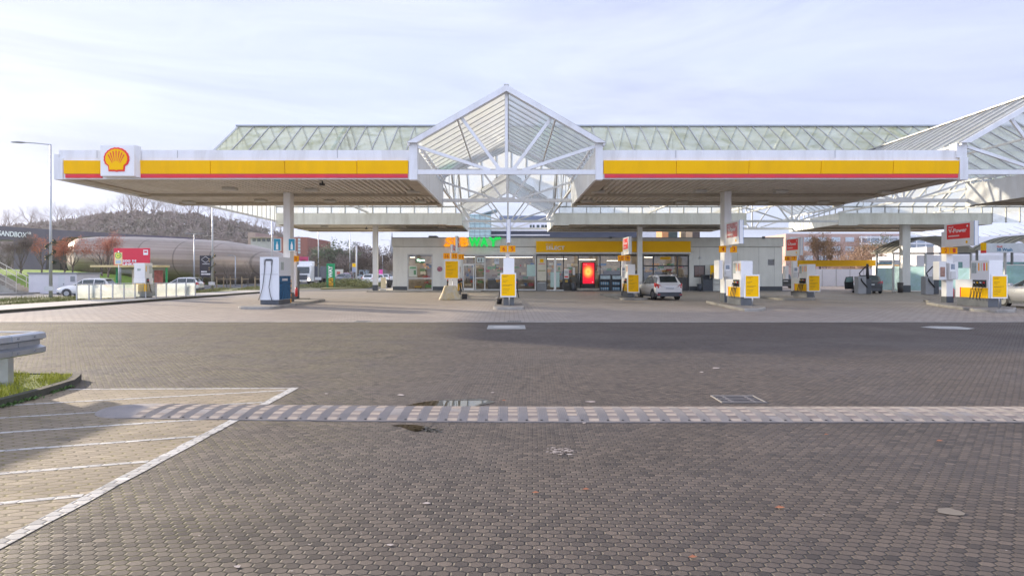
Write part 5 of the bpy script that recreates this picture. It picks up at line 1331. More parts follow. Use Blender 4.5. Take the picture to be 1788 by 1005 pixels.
    for s in (-1, 1):
        for y in wy:
            w = MB(); w.tube([(s*(wv-.20), y, wr), (s*(wv-.02), y, wr), (s*(wv+.012), y, wr)], [wr, wr, wr*.93], 24); wh = w.build('wheel', BLACK, o)
            MB().tube([(s*(wv+.0), y, wr), (s*(wv+.018), y, wr)], [wr*.66, wr*.60], 18).build('rim', M('rim_grey',(0.35,0.36,0.37),.35,metal=.7), wh)
            ar = MB(); n = 16; R0, R1 = wr+.015, wr+.075
            for i in range(n):
                a0 = math.pi*i/n; a1 = math.pi*(i+1)/n; X = s*(wv+.004)
                ar.quad((X, y+R0*math.cos(a0), wr+R0*math.sin(a0)), (X, y+R1*math.cos(a0), wr+R1*math.sin(a0)), (X, y+R1*math.cos(a1), wr+R1*math.sin(a1)), (X, y+R0*math.cos(a1), wr+R0*math.sin(a1)))
            ar.quad(*[(s*(wv+.003), y+R0*math.cos(q*math.pi/12), wr+R0*math.sin(q*math.pi/12)) for q in range(13)])
            ar.build('wheel_arch', DGREY, o, fixn=False)
    zb = st[2][3]
    for s in (-1, 1):
        mb = MB(); x0, x1 = s*.50, s*(st[2][2]+.012)
        mb.loft([[Vector((x0, -.0, zb-.13)), Vector((x0+s*.12, -.0, zb-.04)), Vector((x0+s*.05, -.0, zb-.19))], [Vector((s*.76, .01, zb-.02)), Vector((s*.80, .02, zb+.05)), Vector((s*.76, .01, zb-.24))], [Vector((x1, .16, zb-.0)), Vector((x1-s*.02, .22, zb+.09)), Vector((x1, .16, zb-.20))], [Vector((x1, .40, zb+.02)), Vector((x1, .40, zb+.08)), Vector((x1, .38, zb-.10))]], smooth=False)
        mb.build('tail_lamp', TAIL, o)
        mb = MB(); mb.box(s*.52, s*.78, L-.14, L-.02, .55, .66, .02); mb.build('headlight', M('headlight_glass',(0.75,0.78,0.8),.12,coat=1), o)
        mi = MB(); yb = st[b_+1][0]-.35; mi.box(s*(wv+.02), s*(wv+.20), yb, yb+.12, zb+.01, zb+.15, .03); mi.build('wing_mirror', paint if kind != 'x' else BLACK, o)
    MB().box(-.26, .26, -.03, .02, zb-.30, zb-.19, .005).build('number_plate', PLATE, o)
    if kind == 'hatch':
        MB().box(-.60, .60, .30, .58, 1.535, 1.57, .01).build('spoiler', paint, o)
        MB().box(-.5, .5, -.012, .02, zb-.15, zb-.125).build('tailgate_strip', CHROME, o)
        for s in (-1, 1):
            MB().tube([(s*.54, .7, 1.57), (s*.55, 1.4, 1.61), (s*.53, 2.1, 1.575)], .014, 6).build('roof_rail', CHROME, o)
            MB().box(s*.62, s*.80, -.034, -.02, .33, .38).build('fog_lamp', TAIL, o)
    return o
CHROME = M('chrome_trim', (0.6,0.61,0.62), .2, metal=.9)
hatch = car('parked_car', 'white compact hatchback parked beside the yellow price board, seen from behind', 'hatch', CARW)
pc = Gp(1168, 523.0); hatch.location = (Xa(1169.5, 39.6), 39.6, 0); hatch.rotation_euler = (0, 0, R(7))
silver = car('parked_car', 'silver saloon cut by the edge of the photo beside the fuel pumps', 'sedan', CARS)
silver.location = (25.65, 27.6, 0); silver.rotation_euler = (0, 0, R(1)); silver.scale = (1.05,1.05,1.07)
dark = car('parked_car', 'dark car parked with its door open beside the car wash', 'suv', CARD); dark.location = (Xa(1521,52.5), 52.5, 0); dark.rotation_euler = (0,0,R(-20)); dark.scale = (.95,.95,.92)
dd = MB(); dd.extr([(-.98,2.6,.35), (-1.75,2.2,.35), (-1.8,2.2,1.0), (-1.65,2.25,1.5), (-1.05,2.55,1.55), (-.98,2.6,1.0)], (.03,.06,0)); dd.build('open_door', CARD, dark)
dd = MB(); dd.extr([(-1.04,2.56,1.03), (-1.70,2.18,1.03), (-1.60,2.2,1.44), (-1.08,2.5,1.5)], (0,-.012,0)); dd.build('door_window', M('pale_glass',(0.25,0.38,0.38),.1), dark)
wc = car('parked_car', 'white car on the road left of the glass fence with its dark front showing', 'hatch', CARW, 'cars on the left road'); wc.location = (Xa(200,45.5), 45.5, .0); wc.rotation_euler = (0,0,R(97)); wc.scale = (.86,.86,.84)
c3 = copy_tree(wc, (Xa(352,57), 57, 0), 'white car on the road behind the right end of the glass fence', R(96))
d1 = car('road_car', 'dark car with pale bonnet on the road beyond the flower bed', 'suv', CARD, 'cars driving away on the far road'); d1.location = (Xa(651,110), 110, 0); d1.rotation_euler = (0,0,R(172))
w1 = car('road_car', 'white car driving away on the road left of the shop column', 'suv', CARW, 'cars driving away on the far road'); w1.location = (Xa(641,92), 92, 0); w1.rotation_euler = (0,0,R(-8)); w1.scale = (1,1,.95)
d1.location = (Xa(607,108), 108, 0)
for (x, d, lb) in ((627,140,'white car far down the road above the white saloon'), (634,165,'small white car farthest down the road')):
    copy_tree(w1, (Xa(x,d), d, 0), lb)
for (x, d, lb, src) in ((676,100,'white car in the far car park left of the shop corner',w1), (684,125,'small white car at the back of the far car park',w1)):
    copy_tree(src, (Xa(x,d), d, 0), lb, R(70))
# cars behind the right wall
copy_tree(d1, (Xa(1372,72), 72, 0), 'dark car showing between the shop end and the pump post', R(0))
# truck
tr = thing('truck', 'white cab lorry with lit headlights towing a dark trailer on the road', 'truck', (Xa(528,98), 98, 0))
X = Xa(529,98); w = 1.15
mb = MB(); mb.loft([[Vector((X-w,98,.5)),Vector((X+w,98,.5)),Vector((X+w,98,1.7)),Vector((X+w*.94,98.25,2.9)),Vector((X-w*.94,98.25,2.9)),Vector((X-w,98,1.7))],[Vector((X-w,100,.5)),Vector((X+w,100,.5)),Vector((X+w,100,1.7)),Vector((X+w,100,3.3)),Vector((X-w,100,3.3)),Vector((X-w,100,1.7))]], smooth=False); mb.build('cab', CARW, tr)
MB().box(X-w*.95, X+w*.95, 99.2, 100.4, 2.95, 3.65, .1).build('roof_spoiler', CARW, tr)
MB().quad((X-w*.88,97.97,1.75),(X+w*.88,97.97,1.75),(X+w*.84,98.2,2.75),(X-w*.84,98.2,2.75)).build('windscreen', CARG, tr, fixn=False)
MB().box(X-w*.6, X+w*.6, 97.93, 97.99, .75, 1.5).build('grille', DGREY, tr)
for s in (-1, 1): MB().tube([(X+s*.9, 97.9, .78), (X+s*.9, 97.99, .78)], .14, 10).build('headlight', M('headlight_lit',(1,.9,.7),.3,emit=(1,.75,.45),es=6), tr)
for s in (-1, 1):
    for yy in (98.9, 104, 106): MB().tube([(X+s*(w-.3), yy, .5), (X+s*w*.98, yy, .5)], .5, 16).build('wheel', BLACK, tr)
MB().box(X-w+.2, X+w+.9, 100.8, 108, .9, 2.9, .03).build('trailer', M('trailer_dark',(0.10,0.11,0.14),.6), tr)
# ------------------------------------------------------------------ car wash
W0 = 56.5
def wash_bay(X0, X1, Y0, Y1, zeave, zc, label, sign=False):
    g = thing('wash_bay', label, 'car wash bay', ((X0+X1)/2, Y0, 0), 'arched car wash bays')
    n = 14; pr = []
    for i in range(n+1):
        t = i/n; pr.append((X0-.35+(X1-X0+.7)*t, zeave+(zc-zeave)*math.sin(math.pi*t)**.9))
    th = .10; mb = MB()
    mb.loft([[Vector((x, Y0-.4, z)) for x, z in pr]+[Vector((x, Y0-.4, z-th)) for x, z in reversed(pr)], [Vector((x, Y1+.4, z)) for x, z in pr]+[Vector((x, Y1+.4, z-th)) for x, z in reversed(pr)]], smooth=False)
    mb.build('arched_roof', glassmat('arch_roof', (0.9,0.9,0.88), .9, .2, (0.72,0.70,0.64), .80, noise=(0.55,0.53,0.47)), g)
    rb = MB()
    y = Y0-.35
    while y < Y1+.4:
        rb = MB()
        for i in range(n): rb.beam((pr[i][0], y, pr[i][1]+.03), (pr[i+1][0], y, pr[i+1][1]+.03), .05, .07, up=(0,1,0))
        rb.build('roof_rib', M('rib_dark',(0.16,0.16,0.16),.5), g)
        y += 0.8
    for x in (X0, X0+2.95, X1):
        for y in (Y0, Y1): MB().box(x-.07, x+.07, y-.07, y+.07, 0, zeave-.05).build('post', LGREY if y == Y0 else MGREY, g)
    fr_ = MB(); fr_.box(X0+.07, X1-.07, Y0-.05, Y0+.05, zeave-.2, zeave-.06); fr_.build('beam', DGREY, g)
    for x in (X0, X1): MB().quad((x, Y0+.1, .15), (x, Y1-.1, .15), (x, Y1-.1, 2.2), (x, Y0+.1, 2.2)).build('glass_side', GLTEAL, g, fixn=False)
    MB().quad((X0+.1, Y0+.02, .15), (X0+2.85, Y0+.02, .15), (X0+2.85, Y0+.02, 2.32), (X0+.1, Y0+.02, 2.32)).build('glass_front', GLTEAL, g, fixn=False)
    rr_ = MB(); rr_.box(X0+.08, X0+2.86, Y0-.03, Y0+.05, 2.32, 2.40); rr_.box(X0+.08, X0+2.86, Y0-.03, Y0+.05, .06, .14); rr_.build('glass_rail', WHITEC, g)
    return g
b1 = wash_bay(35.1, 42.2, 57.6, 60.2, 3.65, 5.05, 'arched wash bay with teal glass left of the column with the round bin')
b2 = wash_bay(Xa(1712,52.6), Xa(1830,52), 50, 53, 3.7, 4.75, 'arched wash bay with dark ribbed roof and the pale lettered sign')
sg = thing('wash_sign', 'long pale blue sign with blue lettering under the ribbed arch', 'sign', (Xa(1750,49.5), 49.5, 3.4))
A, B, T, Bt = Xa(1720,49.4), Xa(1788,49.4)+.0, Za(424.5,49.4), Za(441,49.4)
MB().box(A, B, 49.3, 49.5, Bt, T, .02).build('panel', M('pale_blue_panel',(0.74,0.78,0.86),.4), sg)
for (a, b_) in ((Xa(1714.5,49.4), A-.005), (B+.005, B+.3)):
    MB().box(a, b_, 49.25, 49.55, Bt+.18, T+.03, .01).build('yellow_end', YELB, sg); MB().box(a, b_, 49.25, 49.55, Bt-.03, Bt+.175, .01).build('red_end', REDB, sg)
text('SB Wash', (Xa(1740.5,49.3), 49.295, Za(438.2,49.3)), (1,0,0), (0,0,1), Xa(1767.5,49.3)-Xa(1740.5,49.3), .24, M('wash_blue',(0.01,0.22,0.45),.5), sg, depth=.01, bold=.015)
text('Shell', (Xa(1740.5,49.3), 49.295, Za(432,49.3)), (1,0,0), (0,0,1), .42, .15, REDB, sg, depth=.01)
# yellow height beam
hb = thing('height_beam', 'long yellow beam crossing in front of the trees by the car wash', 'beam', (Xa(1500,70), 70, 0))
A, B = Xa(1383,64), Xa(1616,70)
MB().beam((A, 64, Za(460,64)), (B, 70, Za(458.5,70)), .3, .62).build('beam', YELB, hb)
for x in (1414, 1531, 1600): 
    d = 64+(x-1383)/233*6; MB().box(Xa(x,d)-.09, Xa(x,d)+.09, d-.09+.2, d+.09+.2, 0, Za(462,d)).build('post', WHITEC, hb)
MB().box(Xa(1527,67), Xa(1567,67), 66.2, 66.6, Za(462.5,67), Za(454,67), .02).build('sign_panel', M('pale_blue_panel'), hb)
plate_text([(0, 0, 1)], (Xa(1533,66.1), 66.19, Za(460.5,66.2)), (1,0,0), (0,0,1), 1.7, .16, BLUE, hb, 'print')
# vacuum stations
for (x, y, lb) in ((1507, 511.5, 'grey vacuum station with a black hose arm beside the dark open door car'), (1617, 512.5, 'grey vacuum station with a curved black hose at the post of plates two and one')):
    p = Gp(x, y); p = Vector((Xa(x,50.5), 50.5, 0)) if x < 1600 else Vector((Xa(x+7,50), 50, 0)); q = thing('vacuum_station', lb, 'vacuum cleaner', p, 'vacuum stations')
    MB().box(p.x-.55, p.x+.1, p.y-.3, p.y+.3, .05, 1.45, .03).build('cabinet', M('vac_grey',(0.33,0.34,0.36),.5), q)
    MB().box(p.x+.102, p.x+.55, p.y-.25, p.y+.25, .05, 1.25, .05).build('tank', DGREY, q)
    hs = MB(); hs.tube([(p.x+.4, p.y-.1, 2.3), (p.x+.1, p.y-.1, 2.2), (p.x-.35, p.y-.1, 1.7), (p.x-.3, p.y-.35, 1.1), (p.x+.15, p.y-.35, .6)], .05, 8); hs.build('hose', BLACK, q)
    MB().tube([(p.x+.35, p.y, 1.25), (p.x+.35, p.y, 2.45)], [.13,.08], 10).build('hose_post', BLACK, q)
# grey fence behind
fn = thing('metal_fence', 'plain grey metal fence behind the yellow height beam', 'fence', (Xa(1490,80), 80, 0))
for i in range(9):
    a = Xa(1412,80)+i*1.75; MB().box(a+.02, a+1.73, 80, 80.06, .1, Za(469.5,80)).build('panel', M('fence_grey',(0.42,0.43,0.46),.45,var=.04), fn)
    MB().box(a-.04, a+.02, 79.97, 80.09, 0, Za(469.5,80)+.03).build('post', MGREY, fn)
# ------------------------------------------------------------------ left side furniture
gf = thing('glass_fence', 'low frosted glass fence on a kerb left of the pumps', 'fence', (-24, 40, 0))
fa = Vector((Xa(134,37.2), 37.2, 0)); fb = Vector((Xa(341,43.2), 43.2, 0)); d = fb-fa; n = 11; fc = Vector((fa.x+.85, fa.y-.02, 0))
MB().beam(fa+Vector((0,0,.06)), fb+Vector((0,0,.06)), .35, .14).build('plinth', DKERB, gf)
for i in range(n+1):
    p = fa+d*i/n; MB().box(p.x-.03, p.x+.03, p.y-.03, p.y+.03, .1, 1.08).build('post', LGREY, gf)
    if i < n:
        q = fa+d*(i+1)/n; e = (q-p).normalized()*.05
        MB().quad(p+e+Vector((0,0,.2)), q-e+Vector((0,0,.2)), q-e+Vector((0,0,1.0)), p+e+Vector((0,0,1.0))).build('pane', GLFENCE, gf, fixn=False)
MB().beam(fa+Vector((0,0,1.06)), fb+Vector((0,0,1.06)), .05, .04).build('rail', LGREY, gf)
sp_ = Vector((Xa(253,41), 41, .1)); o = dispenser(sp_.x-.38, sp_.x+.38, 40.4, 'lone white and yellow pump in front of the glass fence', L=.9, Lu=.85, ht=2.35, nozz=1)
o['group'] = 'fuel dispensers'
MB().box(sp_.x-.37, sp_.x+.37, 40.39, 40.399, .53, 1.02).build('front_panel', YELB, o); MB().box(sp_.x-.14, sp_.x+.08, 40.39, 40.399, 1.85, 2.0).build('display', M('display_grey'), o)
island(rrect(sp_.x-1.6, sp_.x+1.9, 39.9, 42.2, .5), 'low kerb island under the lone pump at the glass fence')
# bus shelter
bs = thing('bus_shelter', 'bus shelter with flat yellowish roof and glass back behind the fence', 'bus shelter', (Xa(228,50), 50, 0)); ds = 50
A, B = Xa(170,ds), Xa(286,ds)
MB().box(A, B, ds-.9, ds+.9, Za(466.5,ds), Za(463,ds), .02).build('roof', M('shelter_roof',(0.62,0.50,0.25),.5), bs)
for x in (195, 283):
    MB().box(Xa(x,ds)-.06, Xa(x,ds)+.06, ds+.6, ds+.72, 0, Za(466.7,ds)).build('post', GREENL, bs)
MB().quad((Xa(197,ds), ds+.68, .3), (Xa(281,ds), ds+.68, .3), (Xa(281,ds), ds+.68, 2.0), (Xa(197,ds), ds+.68, 2.0)).build('glass_back', GLSHOP, bs, fixn=False)
MB().box(Xa(224,ds), Xa(233,ds), ds+.5, ds+.56, .7, 2.0).build('timetable', CREAM, bs); MB().box(Xa(263,ds), Xa(278,ds), ds+.5, ds+.56, .6, 1.95).build('poster', M('shelter_poster',(0.35,0.09,0.07),.5,var=.6,vscale=4), bs)
MB().box(Xa(200,ds), Xa(228,ds), ds+.2, ds+.5, .42, .48).build('bench', REDB, bs)
st_ = thing('bus_stop_sign', 'yellow bus stop sign with a green letter H in front of the shelter', 'sign', (Xa(206.5,48), 48, 0)); d = 48
MB().box(Xa(200,d), Xa(213,d), d, d+.04, Za(461.5,d), Za(440.5,d), .005).build('board', M('stop_yellow',(0.85,0.72,0.35),.5), st_)
mb = MB(); mb.tube([(Xa(206.5,d), d-.001, Za(446,d)), (Xa(206.5,d), d-.01, Za(446,d))], .24, 20); mb.build('disc', GREENL, st_)
mb = MB(); mb.tube([(Xa(206.5,d), d-.011, Za(446,d)), (Xa(206.5,d), d-.015, Za(446,d))], .19, 20); mb.build('disc_inner', M('stop_yellow2',(0.85,0.75,0.1),.5), st_)
text('H', (Xa(206.5,d)-.1, d-.016, Za(446,d)-.1), (1,0,0), (0,0,1), .2, .2, GREENL, st_, depth=.004, bold=.02)
MB().box(Xa(202,d), Xa(211.5,d), d-.008, d-.001, Za(460,d), Za(454,d)).build('route_panel', M('route_blue',(0.45,0.55,0.65),.5), st_); MB().tube([(Xa(206.5,d), d+.06, 0), (Xa(206.5,d), d+.06, 3.4)], .04, 8).build('pole', GALV, st_)
bb = thing('billboard', 'red billboard with white lettering 200 M LINKS above the bus shelter', 'billboard', (Xa(230,62), 62, 0)); d = 62
MB().box(Xa(198.5,d), Xa(261,d), d, d+.15, Za(463.5,d), Za(433,d), .02).build('panel', M('billboard_red',(0.68,0.02,0.06),.5,var=.03), bb)
text('200 M', (Xa(213.5,d), d-.02, Za(457.5,d)), (1,0,0), (0,0,1), Xa(238,d)-Xa(213.5,d), .24, TEXTW, bb, depth=.015, bold=.03)
text('LINKS', (Xa(214.5,d), d-.02, Za(463,d)), (1,0,0), (0,0,1), Xa(235.5,d)-Xa(214.5,d), .24, TEXTW, bb, depth=.015, bold=.03)
MB().box(Xa(250.5,d), Xa(258.5,d), d-.02, d-.001, Za(445,d), Za(436,d)).build('emblem_field', TEXTW, bb); MB().box(Xa(252,d), Xa(257,d), d-.026, d-.021, Za(441,d), Za(438,d)).build('emblem', M('billboard_red'), bb)
for x in (208, 252): MB().box(Xa(x,d)-.06, Xa(x,d)+.06, d+.15, d+.27, 0, Za(434,d)).build('post', MGREY, bb)
bs2 = thing('advert_board', 'black board with white diamond outline and small print beside the garlanded lamp', 'billboard', (Xa(360,66), 66, 0)); d = 66
MB().box(Xa(348.5,d), Xa(371.5,d), d, d+.12, Za(483.5,d), Za(446,d), .02).build('panel', M('board_black',(0.02,0.02,0.03),.5), bs2)
mb = MB(); cx_, cz_ = Xa(359,d), Za(452.5,d)
for (x0, z0_, x1, z1) in ((-.42,0,0,.30),(0,.30,.42,0),(-.42,-.06,0,-.34),(0,-.34,.42,-.06)): mb.beam((cx_+x0, d-.01, cz_+z0_), (cx_+x1, d-.01, cz_+z1), .02, .07, up=(0,1,0))
mb.build('diamond', TEXTW, bs2)
text('SANDBOX', (Xa(353,d), d-.005, Za(461.5,d)), (1,0,0), (0,0,1), Xa(366,d)-Xa(353,d), .12, TEXTW, bs2, depth=.004)
plate_text([(.25, 0, .6), (0, 0, 1)], (Xa(351.5,d), d-.005, Za(479.5,d)), (1,0,0), (0,0,1), .95, .14, TEXTW, bs2, 'print')
for x in (352, 368): MB().box(Xa(x,d)-.05, Xa(x,d)+.05, d+.12, d+.22, 0, Za(447,d)).build('post', DGREY, bs2)
# transformer hut
hu = thing('utility_hut', 'low white utility hut with a door and grille on the grass', 'hut', (Xa(92,53), 53, 0)); d = 53
A, B = Xa(50,d), Xa(134,d); T = Za(478,d)
MB().box(A, B, d, d+3, -.1, T).build('walls', M('hut_wall',(0.62,0.60,0.62),.6,var=.05), hu); MB().box(A-.08, B+.08, d-.08, d+3.1, T, T+.12).build('roof', MGREY, hu)
MB().box(Xa(102,d), Xa(113,d), d-.02, d-.001, .05, T-.15).build('door', LGREY, hu); MB().box(Xa(123,d), Xa(131,d), d-.02, d-.001, T-.65, T-.2).build('grille', MGREY, hu)
MB().box(Xa(111,d), Xa(112,d), d-.04, d-.021, .75, .85).build('door_handle', DGREY, hu)
# stairs with handrail, lower left
sr = thing('outdoor_stairs', 'concrete steps with pale handrail climbing the grass bank', 'stairs', (Xa(10,52), 52, 0))
mb = MB()
for i in range(11): mb.box(Xa(-60,52), Xa(30,52)-i*.32, 52, 54, .17*i, .17*(i+1))
mb.build('steps', CONC, sr)
mb = MB()
for yy in (51.9, 54.1):
    for dz in (.95, .5): mb.tube([(Xa(30,52), yy, dz), (Xa(30,52)-3.5, yy, dz+1.9)], .03, 6)
    for i in range(5): mb.tube([(Xa(30,52)-i*.85, yy, i*.46), (Xa(30,52)-i*.85, yy, .95+i*.46)], .025, 6)
mb.build('handrail', M('rail_pale',(0.55,0.52,0.45),.5), sr)
# lamp posts
def lamp(x, ybase, height, label, arm=2.9, armdir=-1, garland=None, plate=None, double=False, d=None, zt=None, sub=''):
    p = Gp(x, ybase) if d is None else Vector((Xa(x,d), d, 0)); o = thing('street_lamp', label, 'street lamp', p, 'tall street lamps along the road')
    MB().tube([(p.x, p.y, 0), (p.x, p.y, height*.45), (p.x, p.y, height)], [.11, .075, .045], 12).build('pole', POLE, o)
    for s in ((-1, 1) if double else (armdir,)):
        mb = MB(); mb.tube([(p.x, p.y, height), (p.x+s*arm*.6, p.y, height+.10), (p.x+s*arm, p.y, height+.14)], .035, 6); mb.build('arm', POLE, o)
        mb = MB(); mb.loft([[Vector((p.x+s*(arm-.05), p.y+q*.05, height+.12+w*.05)) for q, w in ((-1,0),(1,0),(1,1),(-1,1))], [Vector((p.x+s*(arm+.35), p.y+q*.15, height+.11+w*.09)) for q, w in ((-1,0),(1,0),(1,1),(-1,1))], [Vector((p.x+s*(arm+.85), p.y+q*.08, height+.14+w*.04)) for q, w in ((-1,0),(1,0),(1,1),(-1,1))]], smooth=False)
        mb.build('lamp_head', MGREY, o)
    if garland:
        z0, z1 = garland; q = thing('garland', 'green garland with small lamps wound round the '+sub, 'garland', (p.x, p.y, z0), 'garlands on the lamp posts'); rg = random.Random(int(x)); mb = MB(); lm = MB()
        for i in range(700):
            t = rg.random(); a = t*14+rg.uniform(-.5,.5); r = .20+rg.uniform(-.06,.10); c = Vector((p.x+math.cos(a)*r, p.y+math.sin(a)*r, z0+(z1-z0)*t))
            v = Vector((rg.uniform(-1,1), rg.uniform(-1,1), rg.uniform(-1,1)))*.07; u = Vector((rg.uniform(-1,1), rg.uniform(-1,1), rg.uniform(-1,1)))*.03; mb.quad(c-v, c+u, c+v)
        mb.build('foliage', M('garland_green',(0.02,0.04,0.015),.8), q, fixn=False)
        for i in range(9):
            t = (i+.5)/9; a = t*14; c = Vector((p.x+math.cos(a)*.33, p.y-abs(math.sin(a))*.25, z0+(z1-z0)*t)); lm.tube([c, c+Vector((0,0,.07))], [.028,.02], 6)
        lm.build('bulbs', M('garland_bulb',(0.9,0.6,0.25),.4), q)
    if plate:
        z0, z1, w = plate; MB().box(p.x-w/2, p.x+w/2, p.y-.16, p.y-.13, z0, z1, .005).build('info_plate', LGREY, o)
    return o
lamp(88.5, 522, 10.1, 'tall street lamp with garland left of the emblem canopy', armdir=-1, arm=1.7, garland=(2.3,3.9), plate=(.55,.85,.62), sub='lamp post left of the emblem canopy')
lamp(371, 508.6, 10.5, 'tall street lamp with garland beside the black diamond board', armdir=-1, garland=(1.7,3.5), plate=(.6,.9,.6), sub='lamp post beside the black diamond board')
lamp(556, 490, 11, 'tall street lamp with garland near the red brick building', d=88, armdir=-1, garland=(2.5,4.0), plate=(.8,1.2,.9), sub='lamp post near the red brick building')
lamp(475, 490, 10.5, 'thin street lamp seen through the white cabinet dispenser', d=75, armdir=-1)
lamp(611, 488, 11, 'double arm street lamp behind the flower bed', d=118, double=True, arm=1.7, garland=(1.5,4.2), sub='double arm lamp post')
lamp(650, 488, 11.5, 'second double arm street lamp farther down the road', d=152, double=True, arm=1.9)
lamp(681, 488, 11.5, 'third double arm street lamp at the shop corner', d=185, double=True, arm=2.0)
lamp(668, 488, 6, 'short lamp left of the shop corner beyond the pink sign', d=140, double=False, arm=.4)
lamp(339, 497, 6.3, 'slim lamp with twin floodlights behind the glass fence', d=75, double=True, arm=.3)
lamp(411, 493, 4.0, 'short thin lamp in front of the dark hall base', d=85, arm=.3)
fl = thing('street_lamp', 'white post lamp with flat head beside the green pylon sign', 'street lamp', Vector((Xa(622.5,80), 80, 0)), 'tall street lamps along the road')
MB().tube([(Xa(622.5,80), 80, 0), (Xa(622.5,80), 80, Za(426,80))], .09, 10).build('pole', LGREY, fl); MB().box(Xa(616.5,80), Xa(624,80), 79.85, 80.15, Za(427.5,80), Za(425.5,80), .02).build('lamp_head', MGREY, fl)
# pylon sign
py = thing('pylon_sign', 'upright green pylon sign with lettering running up it', 'sign', (Xa(577,72), 72, 0)); d = 72
A, B, T, Bt = Xa(570,d), Xa(584,d), Za(460,d), Za(504,d)
MB().box(A, B, d, d+.3, max(.05,Bt), T, .02).build('board', M('pylon_green',(0.0,0.30,0.11),.45), py)
MB().box(A+.28, B-.14, d-.012, d-.001, .15, Za(485.2,d)).build('yellow_field', M('pylon_yellow',(0.9,0.55,0.02),.45), py)
text('WAY', (B-.22, d-.02, Za(484.5,d)), (0,0,1), (-1,0,0), 1.35, .5, TEXTW, py, depth=.006, bold=.04)
text('SUB', (B-.22, d-.02, .25), (0,0,1), (-1,0,0), .95, .45, M('pylon_orange',(0.8,0.35,0.02),.5), py, depth=.006, bold=.03)
# price totem, billboards far away
def board(name, label, x0, x1, y0, y1, d, mat, zg=0, extra=None, cat='billboard'):
    o = thing(name, label, cat, (Xa((x0+x1)/2,d), d, 0)); MB().box(Xa(x0,d), Xa(x1,d), d, d+.2, Za(y1,d), Za(y0,d), .02).build('panel', mat, o)
    mb = MB()
    for f in (.2, .8): X = Xa(x0+(x1-x0)*f, d); mb.box(X-.08, X+.08, d+.2, d+.36, 0, Za(y0,d)-.1)
    mb.build('posts', MGREY, o)
    for e in (extra or ()): MB().box(Xa(e[0],d), Xa(e[1],d), d-.03, d-.001, Za(e[3],d), Za(e[2],d), .01).build('print', e[4], o)
    return o
board('price_totem', 'distant price totem with round yellow emblem and grey panel', 614.5, 622, 459, 475, 112, M('totem_grey',(0.35,0.38,0.48),.5), extra=[(615,622,459.5,466,YELB)])
board('price_totem', 'large red topped totem behind the lorry with a yellow emblem', 523, 538.5, 448, 468, 116, M('totem_blue',(0.40,0.42,0.50),.5,var=.2,vscale=1), extra=[(523,538.5,448,457,M('totem_red',(0.55,0.05,0.14),.5)), (528,534,453.5,458,YELB)])
board('billboard', 'cream billboard with a red shape behind the flower bed', 585, 599, 470, 485, 118, CREAM, extra=[(588,594,474,479,M('poster_red',(0.6,0.12,0.08),.5))])
board('billboard', 'pale blue billboard in front of the bare trees beyond the road', 627, 645, 471, 482, 130, M('pale_blue_board',(0.5,0.62,0.7),.4,var=.3,vscale=.6), extra=[(628.5,634,474,479,DGREY)])
board('pink_sign', 'small magenta sign beside the shop column', 661.5, 668, 470.5, 479, 105, PINK, cat='sign')
board('billboard', 'low pinkish hoarding beside the distant price totem', 600, 613, 476, 482, 125, M('pinkish_board',(0.55,0.42,0.55),.5))
# planter and stop line signs
pl = thing('planter_tree', 'bare shrub in a dark round planter left of the shop', 'potted plant', (Xa(679.5,75), 75, 0)); X = Xa(679.5,75)
MB().tube([(X, 75, 0), (X, 75, .25), (X, 75, .95)], [.22,.30,.46], 14).build('pot', BLACK, pl)
# guard bars beside bus road
for i, x in enumerate((378, 390, 402, 422, 445)):
    q = thing('tree_guard', 'thin wooden tree stake pair on the verge, number %s from the black board' % ['first','second','third','fourth','fifth'][i], 'post', (Xa(x,68), 68, 0), 'wooden posts and rails on the far verge'); MB().box(Xa(x,68)-.05, Xa(x,68)+.05, 68, 68.1, 0, 1.35).build('post', M('wood_post',(0.32,0.25,0.16),.8), q)
    MB().box(Xa(x,68)-.05, Xa(x,68)+.75, 67.97, 68.0, 1.05, 1.13).build('rail', M('wood_post'), q)
# ------------------------------------------------------------------ buildings behind
hallm, t, b = newmat('bronze_cladding'); p = t.pos()
w_ = t.noise(1.0, 3, .6, t.mapping(p, scale=(.03,.03,2.2))); w2 = t.noise(.5, 4, .6, p)
c = t.mix(t.ramp(w_, .35, .65), (0.31,0.245,0.195), (0.47,0.39,0.325)); c = t.mix(t.math('MULTIPLY', t.ramp(w2, .5, .75), .4), c, (0.22,0.20,0.14))
hs_ = t.new('ShaderNodeSeparateXYZ'); t.link(p, hs_.inputs[0])
ln_ = t.math('LESS_THAN', t.math('FLOORED_MODULO', hs_.outputs[0], 2.6), .10); c = t.mix(t.math('MULTIPLY', ln_, .45), c, (0.07,0.055,0.045))
ln2_ = t.math('LESS_THAN', t.math('FLOORED_MODULO', hs_.outputs[2], .42), .035); c = t.mix(t.math('MULTIPLY', ln2_, .35), c, (0.09,0.07,0.06))
t.link(c, b.inputs['Base Color']); b.inputs['Metallic'].default_value = .55; b.inputs['Roughness'].default_value = .38
hall = thing('exhibition_hall', 'long rounded bronze clad hall lying like a barrel below the wooded hill', 'building', (Xa(250,90), 90, 0))
rings = []
